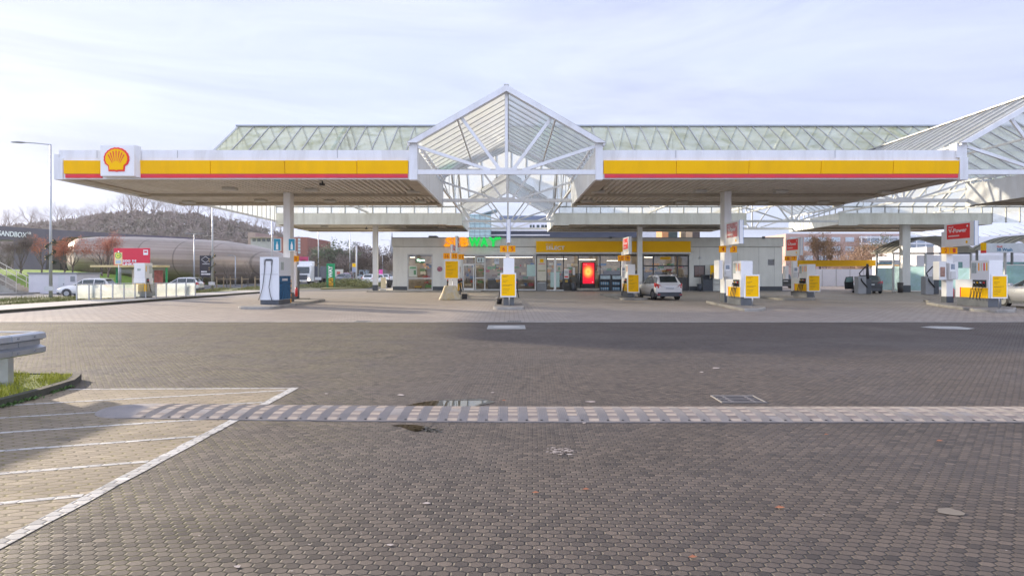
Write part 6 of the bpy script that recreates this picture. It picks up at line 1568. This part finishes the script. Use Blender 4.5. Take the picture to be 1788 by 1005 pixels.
for (x, d, yt, yb_) in ((80,72,432,462),(84,72.4,420,474),(95,73.5,412.8,483),(130,75.5,410,489),(200,78.5,410,491),(300,85,414,494),(370,91,418.5,496),(420,98,426,496),(455,104,434,494),(482,111,443,490),(503,118,452,485),(514,123,460,480)):
    z1, z0 = Za(yt,d), Za(yb_,d); zc = (z0+z1)/2; rz = (z1-z0)/2; ry = rz*1.5; X = Xa(x,d)
    ax = Vector((.66,.75,0)); nn = Vector((.75,-.66,0))
    rings.append([Vector((X, d+4, zc))+nn*ry*math.copysign(abs(math.cos(a))**.85, math.cos(a))+Vector((0,0,rz*math.copysign(abs(math.sin(a))**.9, math.sin(a)))) for a in [i*2*math.pi/40 for i in range(40)]])
MB().loft(rings).build('shell', hallm, hall)
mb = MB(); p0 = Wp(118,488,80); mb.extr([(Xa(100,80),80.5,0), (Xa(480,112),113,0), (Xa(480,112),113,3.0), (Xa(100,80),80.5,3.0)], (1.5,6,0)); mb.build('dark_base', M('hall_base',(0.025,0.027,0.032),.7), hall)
mb = MB(); X, d = Xa(262,81.5), 81.5; mb.box(X-.02, X+.03, 76.3, 76.4, .5, 6.0)
sbx = thing('portal_building', 'dark purple grey portal building with white lettering at the left edge', 'building', (Xa(40,88), 88, 0)); PUR = M('purple_cladding', (0.11,0.095,0.12), .6, var=.1, vscale=.5)
d = 88
pp = [(-70,389),(0,394.5),(88,400.5),(230,409),(330,414.5),(330,417),(200,413),(120,414),(90,424),(83,445),(79,473),(24,473),(24,419),(-70,416)]
MB().extr([Wp(x, y, d) for x, y in pp], (0, 5, 0)).build('walls', PUR, sbx)
text('SANDBOX', (Xa(-2.5,d), d-.02, Za(411.3,d)), (1,0,-.075), (.075,0,1), Xa(47,d)-Xa(-2.5,d), .72, TEXTW, sbx, depth=.05, bold=.01)
text('VR', (Xa(48,d), d-.02, Za(409,d)), (1,0,-.07), (.07,0,1), .56, .33, TEXTW, sbx, depth=.05)
# brick block with flat canopy
br = thing('brick_building', 'red brick block with flat roof and window strip behind the emblem canopy column', 'building', (Xa(510,140), 140, 0)); d = 140
MB().box(Xa(483,d), Xa(537,d), d, d+18, 0, Za(414,d)).build('tower', BRICK, br)
MB().box(Xa(433,d+4), Xa(446,d+4), d+4, d+18, 0, Za(406,d+4)).build('stair_tower', M('brick_pale',(0.38,0.28,0.24),.8), br)
MB().box(Xa(438,d+2), Xa(483,d+2), d+2, d+18, 0, Za(415.5,d+2)).build('low_wing', M('wing_white',(0.45,0.43,0.42),.7), br)
MB().box(Xa(436,d+1.5), Xa(484,d+1.5), d+1, d+18, Za(415.4,d+1.5), Za(413.4,d+1.5)).build('roof_edge', M('brick_pale'), br)
for i in range(5):
    a = 441+i*8.4; MB().box(Xa(a,d+2), Xa(a+5.5,d+2), d+1.95, d+1.998, Za(421.5,d+2), Za(416.5,d+2)).build('window', CARG, br)
for i in range(5):
    y0 = 416+i*5.6; MB().box(Xa(520.5,d), Xa(524.5,d), d-.05, d-.002, Za(y0+4.4,d), Za(y0,d)).build('window', M('pale_pane',(0.45,0.55,0.6),.3), br)
# office block above the shop roof
of = thing('office_building', 'white office block with dark window bands above the shop roof', 'building', (Xa(930,105), 105, 0)); d = 105
OW = M('office_white',(0.72,0.72,0.74),.5,var=.04)
MB().box(Xa(833,d), Xa(972,d), d, d+12, 0, Za(387,d)).build('wall', OW, of); 
MB().box(Xa(872,d+3), Xa(966,d+3), d+3, d+12, Za(387,d+3)+.005, Za(376.5,d+3)).build('roof_block', M('office_blue',(0.14,0.17,0.24),.5), of)
MB().box(Xa(822,d)-.0, Xa(1106,d), d-4, d-.01, 0, Za(403.5,d-4)).build('front_wing', M('office_navy',(0.035,0.045,0.075),.35,var=.2,vscale=.4), of)
MB().box(Xa(822,d-4)-.1, Xa(960,d-4), d-4.2, d-4.01, Za(411.5,d-4), Za(409.5,d-4)).build('white_ledge', OW, of)
MB().box(Xa(822,d-4)-.2, Xa(1106,d-4)+.2, d-4.2, d, Za(403.5,d-4)+.005, Za(401.8,d-4)).build('roof_edge', OW, of)
text('LINDEMANN', (Xa(918,d+3), d+2.99, Za(382,d+3)), (1,0,0), (0,0,1), 2.0, .36, TEXTW, of, depth=.02) if False else None
for i, x in enumerate((925,930,937,945,951)):
    MB().box(Xa(x,d), Xa(x+(3.5 if i<2 else 5),d), d-.04, d-.002, Za(398,d), Za(392.5,d)).build('window', CARG, of)
ow2 = thing('office_building', 'white office wing with a row of square dark windows behind the yellow fascia', 'building', (Xa(1080,120), 120, 0)); d = 120
MB().box(Xa(1040,d), Xa(1150,d), d, d+14, 0, Za(400.8,d)).build('wall', OW, ow2)
for i in range(9): x = 1045+i*8.0; MB().box(Xa(x,d), Xa(x+4.6,d), d-.04, d-.002, Za(412,d), Za(405,d)).build('window', CARG, ow2)
gs = thing('glass_tower', 'pale glass stair tower left of the office block', 'building', (Xa(843,98), 98, 0)); d = 98
MB().box(Xa(820,d), Xa(857,d), d, d+5, 0, Za(374,d)).build('glass', M('tower_glass',(0.42,0.58,0.60),.15,var=.25,vscale=.5), gs)
mb = MB()
for i in range(6): y = 376+i*7; mb.box(Xa(819,d), Xa(858,d), d-.06, d-.003, Za(y+.6,d), Za(y,d))
for x in (820, 829, 838, 847, 857): mb.box(Xa(x,d)-.04, Xa(x,d)+.04, d-.08, d-.061, 0, Za(374,d))
mb.extr([(Xa(840,d),d-.3,Za(373,d)),(Xa(868,d),d-.3,Za(365,d)),(Xa(868,d),d-.3,Za(367,d)),(Xa(842,d),d-.3,Za(375,d))], (0,4,0)); mb.build('mullions', M('tower_bars',(0.25,0.33,0.35),.5), gs)
ch = thing('chimney_pair', 'orange and dark block rising above the right part of the shop roof', 'building', (Xa(1180,100), 100, 0))
for (xa, xb, m_) in ((1156,1167,M('orange_block',(0.55,0.25,0.10),.7)), (1167.2,1183,M('dark_block',(0.05,0.07,0.06),.7)), (1198,1209,M('tan_block',(0.5,0.36,0.22),.7)), (1209.2,1222,M('brown_block',(0.08,0.06,0.05),.7))):
    MB().box(Xa(xa,100), Xa(xb,100), 100, 104, 0, Za(398,100)).build('block', m_, ch)
# right : brick and glass office, white warehouse
rbk = thing('office_building', 'pinkish brick and pale glass office block behind the trees at the car wash', 'building', (Xa(1470,130), 130, 0)); d = 130
MB().box(Xa(1372,d), Xa(1580,d), d, d+15, 0, Za(408,d)).build('wall', M('pink_brick',(0.50,0.34,0.29),.8,var=.12,vscale=.4), rbk)
MB().box(Xa(1500,d)+.0, Xa(1660,d), d-3, d-.01, 0, Za(412,d-3)).build('glass_wing', M('wing_glass',(0.30,0.34,0.40),.25,var=.3,vscale=.3), rbk)
mb = MB()
for i in range(10): x = 1504+i*16; mb.box(Xa(x,d-3)-.12, Xa(x,d-3)+.12, d-3.1, d-3.002, 0, Za(412,d-3))
for i in range(5): y = 413+i*11; mb.box(Xa(1500,d-3), Xa(1660,d-3), d-3.15, d-3.101, Za(y+2.5,d-3), Za(y,d-3))
mb.build('glass_wing_frames', OW, rbk)
for i in range(3):
    for k_ in range(5):
        x = 1380+k_*24; y = 414+i*16; MB().box(Xa(x,d), Xa(x+15,d), d-.06, d-.002, Za(y+8,d), Za(y,d)).build('window', M('office_pane',(0.52,0.60,0.66),.2,var=.3,vscale=.5), rbk)
wh = thing('warehouse', 'white warehouse with pale ribbed sloping roof behind the car wash', 'building', (Xa(1730,85), 85, 0)); d = 85
MB().box(Xa(1618,d), Xa(1860,d), d, d+14, 0, Za(431,d)).build('wall', OW, wh)
MB().box(Xa(1640,78), Xa(1860,78), 78, 79, 0, Za(428,78)).build('front_band', OW, wh)
mb = MB(); rb = MB()
q0, q1 = Wp(1640,420,80), Wp(1870,400,80); r0, r1 = Vector((q0.x+1, 92, Za(398,92))), Vector((q1.x+3, 92, Za(368,92)))
mb.quad(q0, q1, r1, r0)
mb.build('sloping_roof', M('pale_roof',(0.62,0.66,0.72),.5,var=.05), wh)
for i in range(14): t_ = i/13; a = q0.lerp(q1, t_)+Vector((0,0,.04)); b_ = r0.lerp(r1, t_)+Vector((0,0,.04)); rb.beam(a, b_, .1, .08)
rb.build('roof_ribs', MGREY, wh); 
MB().extr([q0, q1, Vector((q1.x,80,Za(432,80))), Vector((q0.x,80,Za(432,80)))], (0,.3,0)).build('front_wall', OW, wh)
# wash hall room behind bays
wr_ = thing('wash_hall', 'low white wash hall with a wide window behind the arched bays', 'building', (Xa(1660,66), 66, 0)); d = 66
MB().box(Xa(1600,d), Xa(1800,d), d, d+8, 0, 3.6).build('wall', OW, wr_); MB().box(Xa(1630,d), Xa(1680,d), d-.06, d-.002, .3, 2.9).build('window', M('wash_pane',(0.10,0.22,0.20),.15,var=.3), wr_)
MB().box(Xa(1700,d), Xa(1800,d), d-.06, d-.002, .3, 2.9).build('window', M('wash_pane'), wr_)
cb_ = thing('storage_container', 'plain white storage box behind the wash bay glass', 'container', (Xa(1607,60), 60, 0)); MB().box(Xa(1588,65.2), Xa(1612,65.2), 65.2, 67, .1, 2.3, .02).build('body', WHITEC, cb_); MB().box(Xa(1599,65.2), Xa(1600,65.2), 65.15, 65.19, .2, 2.2).build('door_seam', MGREY, cb_)
# church spire far away
sp_ = thing('church_spire', 'distant grey church spire beside the shop corner', 'tower', (Xa(684.5,330), 330, 0)); mb = MB(); X = Xa(684.5,330); mb.loft([[Vector((X+q*1.1,330+w*1.1,0)) for q, w in ((-1,-1),(1,-1),(1,1),(-1,1))], [Vector((X+q*1.0,330+w*1.0,13)) for q, w in ((-1,-1),(1,-1),(1,1),(-1,1))], [Vector((X+q*.05,330+w*.05,24)) for q, w in ((-1,-1),(1,-1),(1,1),(-1,1))]], smooth=False); mb.build('spire', MGREY, sp_)
# ------------------------------------------------------------------ trees, hill
def branches(mb, rg, p, d, L, r, depth, tips, spread=.55, up=.25, n=(2,3)):
    segs = 2; q = p.copy(); pts = [q.copy()]; rs = [r]
    for i in range(segs):
        d = (d+Vector((rg.gauss(0,.12), rg.gauss(0,.12), rg.gauss(0,.06)+up*.1))).normalized(); q = q+d*L/segs; pts.append(q.copy()); rs.append(r*(1-.45*(i+1)/segs))
    mb.tube(pts, rs, 3 if depth < 3 else 5, cap=False)
    if depth == 0: tips.append((q, d)); return
    for k in range(rg.randint(*n)+(1 if depth > 2 else 0)):
        a = Vector((rg.gauss(0,1), rg.gauss(0,1), rg.gauss(0,.5))); nd = (d+a.normalized()*spread*rg.uniform(.7,1.3)+Vector((0,0,up))).normalized()
        st = pts[-1] if rg.random() < .6 else pts[-2].lerp(pts[-1], rg.random())
        branches(mb, rg, st, nd, L*rg.uniform(.6,.85), rs[-1]*.75, depth-1, tips, spread, up, n)
    tips.append((q, d))
BARK = M('bark_grey', (0.12,0.10,0.085), .9, var=.25, vscale=3)
BARKH = M('bark_hazy', (0.24,0.19,0.165), .9, var=.15, vscale=1)  # paler than the near bark, with distance haze put into the colour
def tree_proto(seed, H_, trunk, crown_mat=None, leafn=0, leafs=.12, depth=5, spread=.55, name='bare_tree', narrow=1.0, bark=None, n=(2,3)):
    rg = random.Random(seed); o = thing(name, 'x', 'tree', (0,0,0))
    tb = MB(); th = H_*trunk; tb.tube([(0,0,-.1), (0,0,th*.5), (rg.gauss(0,.03)*H_, 0, th)], [H_*.022, H_*.018, H_*.014], 7, cap=False)
    mb = MB(); tips = []; L = H_*.27
    for k in range(5):
        a = k*2.4+rg.uniform(-.3,.3); z = th*rg.uniform(.65,1.0)
        branches(mb, rg, Vector((0,0,z)), Vector((math.cos(a)*.6*narrow, math.sin(a)*.6*narrow, .9)).normalized(), L*rg.uniform(.8,1.1), H_*.010, depth-1, tips, spread*narrow, .2, n)
    branches(mb, rg, Vector((0,0,th)), Vector((0,0,1)), L*1.1, H_*.012, depth-1, tips, spread*narrow, .3, n)
    zmax = max(v.z for v in mb.v); k_ = (H_)/zmax
    for v in mb.v: v.z = v.z if v.z < th else th+(v.z-th)*(H_-th)/(zmax-th)
    tb.build('trunk', bark or BARK, o); mb.build('branches', bark or BARK, o, fixn=False)
    if leafn:
        lb = MB()
        for i in range(leafn):
            p, d = tips[rg.randrange(len(tips))]; zz = p.z if p.z < th else th+(p.z-th)*(H_-th)/(zmax-th)
            c = Vector((p.x, p.y, zz))+Vector((rg.gauss(0,1), rg.gauss(0,1), rg.gauss(0,1)))*H_*.028
            u = Vector((rg.gauss(0,1), rg.gauss(0,1), rg.gauss(0,1))).normalized()*leafs; w = u.orthogonal().normalized()*leafs*.5; lb.quad(c-u, c+w, c+u, c-w)
        lb.build('crown', crown_mat, o, fixn=False)
    return o
protos = []
def put(proto, used, x, d, H_, label, group, H0, rz=None, z=0, sx=1.0):
    global protos
    sc = H_/H0; loc = (Xa(x,d), d, z)
    if id(proto) in used:
        o = copy_tree(proto, loc)
    else: used.add(id(proto)); o = proto; o.location = loc
    o.rotation_euler = (0,0,rz if rz is not None else random.uniform(0,6.28)); o.scale = (sc*sx, sc*sx, sc); o['label'] = label; o['group'] = group
    return o
used = set()
RUST = M('rust_leaves', (0.46,0.18,0.10), .8, var=.35, vscale=2); GREENT = M('dark_green_leaves', (0.09,0.12,0.06), .8, var=.4, vscale=.5); BLOS = M('tan_leaves', (0.40,0.26,0.16), .8, var=.4, vscale=1.5); OLIVE = M('olive_leaves', (0.12,0.13,0.04), .8, var=.4, vscale=1.5); GRB = M('grey_brown_twigs', (0.19,0.15,0.125), .9, var=.3, vscale=1)
rA = tree_proto(1, 6, .25, RUST, 1500, .085, 5, .6, 'autumn_tree'); rB = tree_proto(2, 6, .2, RUST, 2600, .075, 5, .45, 'autumn_tree', narrow=.5)
GRP = 'rust coloured young trees before the bronze hall'
def zb(y, d): return max(-.1, Za(y,d))
put(rA, used, 73, 62, 3.9, 'rust leaved tree between the dark portal and the garlanded lamp', GRP, 6, z=1.6)
put(rB, used, 112, 62, 3.8, 'narrow rust leaved tree just right of the garlanded lamp', GRP, 6, z=1.4)
put(rA, used, 127, 63, 4.0, 'rust leaved tree with open crown before the bronze barrel hall', GRP, 6, z=1.5, rz=2)
put(rA, used, 178, 64, 3.9, 'rust leaved tree left of the red billboard', GRP, 6, z=1.5, rz=4, sx=1.15)
put(rB, used, 189, 63, 4.6, 'narrow rust leaved tree touching the red billboard', GRP, 6, z=1.4, rz=1)
bA = tree_proto(5, 8, .35, None, 0, depth=6, spread=.6, name='bare_tree'); bB = tree_proto(6, 8, .3, None, 0, depth=6, spread=.5, name='bare_tree', narrow=.7); bC = tree_proto(9, 8, .4, GRB, 500, .06, 5, .6, 'bare_tree')
cypr = tree_proto(12, 8, .1, GRB, 3200, .10, 5, .4, 'columnar_tree', narrow=.28)
put(cypr, used, 36, 60, 3.9, 'narrow bare brown tree in front of the dark portal wall', None or 'slim bare trees', 8, z=1.7, sx=1.3)
for i, (x, d, h, lb) in enumerate(((5,95,6.5,'bare tree seen through the portal opening, nearest the photo edge'), (13,100,6,'bare tree seen in the middle of the portal opening'), (20,98,5.5,'bare tree seen at the right side of the portal opening'))):
    put([bA,bB,bC][i], used, x, d, h, lb, 'bare trees seen through the portal', 8)
for i, x in enumerate((396, 433)): put(bB, used, x, 74, 3.6, ['small bare tree with whitish trunk beside the black diamond board', 'small bare tree with whitish trunk near the white cabinet dispenser'][i], 'young trees before the dark hall base', 8, sx=.8)
put(bB, used, 161, 60, 3.0, 'tiny bare tree left of the bus shelter', 'young trees before the dark hall base', 8, sx=.7)
# hill
ridge = [(-200,400),(-50,388),(60,386),(130,378),(190,366),(240,356),(300,357),(370,366),(430,379),(470,393),(520,412),(560,428),(620,446),(700,458),(770,465)]
DH = 330.0
def ridge_z(x):
    for i in range(len(ridge)-1):
        (a, ya), (b_, yb_) = ridge[i], ridge[i+1]
        if a <= x <= b_: t = (x-a)/(b_-a); t = t; return Za(ya+(yb_-ya)*t, DH)
    return Za(465, DH)
mb = MB(); xs_ = list(range(-200, 771, 20)); rows = []
for j in range(9):
    t = j/8; rw = []
    for x in xs_:
        d = DH-110*(1-t); z = ridge_z(x)*(t*t*(3-2*t))*.80-2; rw.append(Vector((Xa(x,DH), d, z)))
    rows.append(rw)
for x0 in (0,):
    rows.append([Vector((Xa(x,DH), DH+90, -1)) for x in xs_])
for j in range(len(rows)-1):
    for i in range(len(xs_)-1): mb.quad(rows[j][i], rows[j][i+1], rows[j+1][i+1], rows[j+1][i], smooth=True)
tag(mb.build('hill', grassmat('hill_ground', (0.13,0.115,0.10), (0.17,0.15,0.12), .05)), kind='structure')
rg = random.Random(77); wood = MB(); wood2 = MB()
def twigtree(mb, p, h, w):
    mb.beam(p, p+Vector((0,0,h*.55)), .25, .25)
    for k in range(26):
        z = rg.uniform(.25,1)**.8; rad = w*(1-abs(z-.6)*1.1)*rg.uniform(.2,1); a = rg.uniform(0,6.28); c = p+Vector((math.cos(a)*rad, math.sin(a)*rad, h*z)); s_ = p+Vector((0,0,h*z*.6))
        v = (c-s_); r = v.orthogonal().normalized()*.09; mb.quad(s_-r, s_+r, c+Vector((rg.gauss(0,.6),rg.gauss(0,.6),rg.gauss(0,.6))))
        for q in range(2): 
            u = Vector((rg.gauss(0,1),rg.gauss(0,1),abs(rg.gauss(0,1))))*.9; w_ = u.orthogonal().normalized()*.35; mb.quad(c-w_, c+w_, c+u)
for i in range(2600):
    x = rg.uniform(-180, 700); t = rg.random()**.8
    d = DH-108*(1-t); z = ridge_z(x)*(t*t*(3-2*t))*.80-2; X = Xa(x,DH)
    h = rg.uniform(3.5,6.0); twigtree(wood if rg.random() < .6 else wood2, Vector((X, d, z)), h, h*.42)
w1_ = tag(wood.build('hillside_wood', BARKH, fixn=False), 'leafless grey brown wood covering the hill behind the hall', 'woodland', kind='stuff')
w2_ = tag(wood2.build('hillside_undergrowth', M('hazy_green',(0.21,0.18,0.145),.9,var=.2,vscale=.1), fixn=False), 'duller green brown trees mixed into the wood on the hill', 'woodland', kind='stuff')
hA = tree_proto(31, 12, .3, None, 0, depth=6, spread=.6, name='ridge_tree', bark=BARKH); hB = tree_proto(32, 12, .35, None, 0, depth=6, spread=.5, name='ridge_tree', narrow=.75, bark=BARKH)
rt = [(100,13),(112,10),(75,9),(52,11),(62,10),(140,9),(158,10),(178,9),(215,12),(229,14),(236,12),(250,15),(268,11),(276,9),(288,9),(300,8),(318,8),(331,11),(346,12),(368,10),(380,7),(400,7),(420,7),(445,8),(460,8),(478,8),(490,9),(17,10),(28,9),(5,8)]
pos_words = ['first','second','third','fourth','fifth','sixth','seventh','eighth','ninth','tenth','eleventh','twelfth','thirteenth','fourteenth','fifteenth','sixteenth','seventeenth','eighteenth','nineteenth','twentieth','twenty-first','twenty-second','twenty-third','twenty-fourth','twenty-fifth','twenty-sixth','twenty-seventh','twenty-eighth','twenty-ninth','thirtieth']
order = sorted(range(len(rt)), key=lambda i: rt[i][0]); rank = {k: i for i, k in enumerate(order)}
for i, (x, h) in enumerate(rt):
    d = DH-4+(i%3)*2; put([hA,hB][i%2], used, x, d, h*1.5, 'bare tree on the skyline of the wooded hill, %s counting from the left' % pos_words[rank[i]], 'bare trees on the hill skyline', 12, z=ridge_z(x)*.80-1.5)
# tree belt beyond the road between column and shop
belt = [(552,135,9),(566,140,10),(580,133,12),(592,150,10),(604,142,9.5),(616,150,9),(630,145,11),(642,150,12),(655,160,9),(672,165,8),(690,170,8),(560,125,7),(598,128,7.5),(640,128,7)]
bp = [tree_proto(41, 10, .12, GRB, 2600, .20, 5, .65, 'belt_tree'), tree_proto(42, 10, .12, GREENT, 2200, .22, 5, .6, 'belt_tree'), tree_proto(43, 10, .2, GRB, 900, .12, 6, .6, 'belt_tree')]
order = sorted(range(len(belt)), key=lambda i: belt[i][0]); rank = {k: i for i, k in enumerate(order)}
for i, (x, d, h) in enumerate(belt):
    put(bp[(1 if i in (2,5) else i%3 if i%3 != 1 else 0)], used, x, d, h*.76, 'brownish tree in the belt beyond the road, %s from the brick block' % pos_words[rank[i]], 'trees in the belt beyond the road', 10, sx=1.25)
# trees by the car wash
wt = [(1393,92,6.5,1,'bare tree with reddish twigs just right of the fuel sign of plates eight and seven'),(1412,95,7.5,0,'bare tree left of the narrow brown tree behind the height beam'),(1437,90,7.6,3,'narrow brown tree rising behind the yellow height beam'),(1455,100,7.5,0,'bare tree right of the narrow brown tree behind the height beam'),(1484,96,8.5,0,'tall bare tree with spreading limbs before the pink brick'),(1503,84,5.6,2,'tan leaved bush like tree behind the open door car'),(1520,88,6.6,2,'tan leaved tree left of the arched wash bay'),(1540,100,8.0,4,'greenish tree behind the arched wash bay roof'),(1562,98,8.2,1,'bare tree nearest the thick column of the rear canopy'),(1472,84,4.6,2,'low tan shrub under the yellow height beam')]
wp = [tree_proto(51, 8, .25, None, 0, depth=6, spread=.55, name='wash_tree', bark=M('bark_tan',(0.22,0.15,0.10),.9,var=.2)), tree_proto(52, 8, .2, BLOS, 700, .08, 6, .6, 'wash_tree'), tree_proto(53, 8, .1, BLOS, 4200, .12, 5, .75, 'wash_tree'), tree_proto(54, 8, .1, M('brown_leaves',(0.20,0.13,0.07),.9,var=.3), 4200, .10, 5, .35, 'wash_tree', narrow=.25), tree_proto(55, 8, .15, OLIVE, 3000, .11, 5, .6, 'wash_tree')]
for (x, d, h, k, lb) in wt: put(wp[k], used, x, d, h, lb, 'trees between the car wash and the pink brick office', 8)
put(bC, used, 679.5, 75.05, 2.6, 'bare twigs growing out of the dark planter', 'slim bare trees', 8, z=.8, sx=.6)
# flower bed and verge growth
bed = tag(MB().prism([(Xa(560,66),66),(Xa(640,72),72),(Xa(672,100),100),(Xa(600,100),100),(Xa(572,80),80)], -.02, .12).build('planting_bed', VERGE), kind='structure')
sh = MB(); rg = random.Random(8)
for i in range(5200):
    t = rg.random(); x = rg.gauss(0,1); X = Xa(607,76)+rg.uniform(-3.6,3.6); d = 74+rg.uniform(-3,8); hh = .75*(1-abs(X-Xa(607,76))/4.2)+.2; c = Vector((X, d, .1+rg.random()*hh*(1+.3*math.sin(X*3))))
    u = Vector((rg.gauss(0,1), rg.gauss(0,1), rg.gauss(0,1))).normalized()*.10; w = u.orthogonal().normalized()*.05; sh.quad(c-u, c+w, c+u, c-w)
tag(sh.build('shrubs', M('shrub_leaves',(0.13,0.14,0.045),.8,var=.6,vscale=1.2), fixn=False), 'mixed green and brown low shrubs beside the green pylon sign', 'shrubs', kind='stuff')
gt = MB()
for i in range(14000):
    X = rg.uniform(-30.7,-25.4); d = 30+rg.random()**1.6*60; h = rg.uniform(.05,.16)*(1+.7*math.sin(X*2.1+d*.7)); 
    if h < .05: continue
    c = Vector((X, d, .09)); a = rg.uniform(0,6.28); w = Vector((math.cos(a), math.sin(a), 0))*.025; gt.quad(c-w, c+w, c+Vector((rg.gauss(0,.05), rg.gauss(0,.05), h)))
tag(gt.build('verge_grass', grassmat('verge_blades', (0.15,0.19,0.04), (0.30,0.27,0.13), .8), fixn=False), 'yellowing grass on the verge between the sidewalk and the left road', 'grass', kind='stuff')

# ------------------------------------------------------------------ sky, sun, camera
w = bpy.data.worlds.new("World"); SC.world = w; w.use_nodes = True
nt = w.node_tree; n = nt.nodes; l = nt.links; bg = n['Background']
EL = R(14.4); AZ = math.atan2(-.834, .552)
sky = n.new('ShaderNodeTexSky'); sky.sky_type = 'NISHITA'; sky.sun_disc = False; sky.sun_elevation = EL; sky.sun_rotation = AZ % (2*math.pi)
sky.altitude = 60; sky.air_density = 1.0; sky.dust_density = 1.0; sky.ozone_density = 2.0
tc = n.new('ShaderNodeTexCoord'); mp = n.new('ShaderNodeMapping'); mp.inputs['Scale'].default_value = (1.1, 1.1, 4.2); mp.inputs['Location'].default_value = (.3,.1,.2)
l.new(tc.outputs['Generated'], mp.inputs[0])
no = n.new('ShaderNodeTexNoise'); no.inputs['Scale'].default_value = 1.6; no.inputs['Detail'].default_value = 7; no.inputs['Roughness'].default_value = .55; no.inputs['Distortion'].default_value = .6
l.new(mp.outputs[0], no.inputs['Vector'])
mr = n.new('ShaderNodeMapRange'); mr.inputs[1].default_value = .30; mr.inputs[2].default_value = .72; mr.inputs[3].default_value = SKYMIN; mr.inputs[4].default_value = SKYMAX
l.new(no.outputs['Fac'], mr.inputs[0])
mx = n.new('ShaderNodeMix'); mx.data_type = 'RGBA'; l.new(mr.outputs[0], mx.inputs[0]); l.new(sky.outputs[0], mx.inputs[6])
mx.inputs[7].default_value = SKYCLOUD
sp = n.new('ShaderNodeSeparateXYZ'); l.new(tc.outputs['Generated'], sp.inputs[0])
mb_ = n.new('ShaderNodeMapRange'); mb_.inputs[1].default_value = .2; mb_.inputs[2].default_value = -.7; mb_.inputs[3].default_value = 1; mb_.inputs[4].default_value = SKYBACK_FILL  # sky brightened behind the camera, an added fill for the shaded fascias
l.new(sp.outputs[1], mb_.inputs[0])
no2 = n.new('ShaderNodeTexNoise'); no2.inputs['Scale'].default_value = 2.3; no2.inputs['Detail'].default_value = 8; no2.inputs['Roughness'].default_value = .6; no2.inputs['Distortion'].default_value = .9
mp2 = n.new('ShaderNodeMapping'); mp2.inputs['Scale'].default_value = (.8, 1.4, 5.5); mp2.inputs['Location'].default_value = (2.3,.7,.5); mp2.inputs['Rotation'].default_value = (0,R(8),R(20)); l.new(tc.outputs['Generated'], mp2.inputs[0]); l.new(mp2.outputs[0], no2.inputs['Vector'])
mr2 = n.new('ShaderNodeMapRange'); mr2.inputs[1].default_value = .32; mr2.inputs[2].default_value = .66; mr2.inputs[3].default_value = .86; mr2.inputs[4].default_value = 1.08; l.new(no2.outputs['Fac'], mr2.inputs[0])
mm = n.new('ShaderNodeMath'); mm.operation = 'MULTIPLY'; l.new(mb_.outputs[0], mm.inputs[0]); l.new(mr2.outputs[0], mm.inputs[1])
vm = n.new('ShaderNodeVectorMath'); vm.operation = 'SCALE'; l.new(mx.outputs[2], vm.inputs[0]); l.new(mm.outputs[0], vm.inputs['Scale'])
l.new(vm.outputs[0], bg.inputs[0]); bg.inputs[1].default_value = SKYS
sun = bpy.data.lights.new('sun', 'SUN'); sun.energy = SUNS; sun.angle = R(1.5); sun.color = (1, .86, .68)
so = bpy.data.objects.new('sun', sun); COL.objects.link(so)
sd = Vector((math.sin(AZ)*math.cos(EL), math.cos(AZ)*math.cos(EL), math.sin(EL))); so.rotation_euler = sd.to_track_quat('Z', 'Y').to_euler()
cam = bpy.data.cameras.new('camera'); co = bpy.data.objects.new('camera', cam); COL.objects.link(co); SC.camera = co
co.location = (0, 0, H); co.rotation_euler = (R(90), 0, 0)
cam.sensor_width = 36; cam.lens = F/1788*36; cam.shift_x = (894-CX)/1788; cam.shift_y = -(502.5-CY)/1788
cam.clip_end = 4000; cam.clip_start = .05
SC.view_settings.view_transform = 'Standard'; SC.view_settings.look = 'None'; SC.view_settings.gamma = 1; SC.view_settings.use_curve_mapping = False
SC.view_settings.exposure = EXPO
SC.cycles.use_denoising = True; SC.cycles.max_bounces = 8; SC.cycles.transparent_max_bounces = 24; SC.cycles.caustics_reflective = False; SC.cycles.caustics_refractive = False
hm = bpy.data.materials.new('haze'); hm.use_nodes = True; hn = hm.node_tree.nodes; hn.remove(hn['Principled BSDF'])
pv = hn.new('ShaderNodeVolumePrincipled'); pv.inputs['Color'].default_value = (0.86,0.88,0.95,1); pv.inputs['Density'].default_value = HAZE; pv.inputs['Anisotropy'].default_value = .3
hm.node_tree.links.new(pv.outputs[0], hn['Material Output'].inputs['Volume'])
if HAZE > 0:
    hz = MB().box(-260, 160, -62, 430, -3.2, 46).build('haze', hm); hz['kind'] = 'stuff'
for o in bpy.data.objects:
    if '_org' in o: del o['_org']
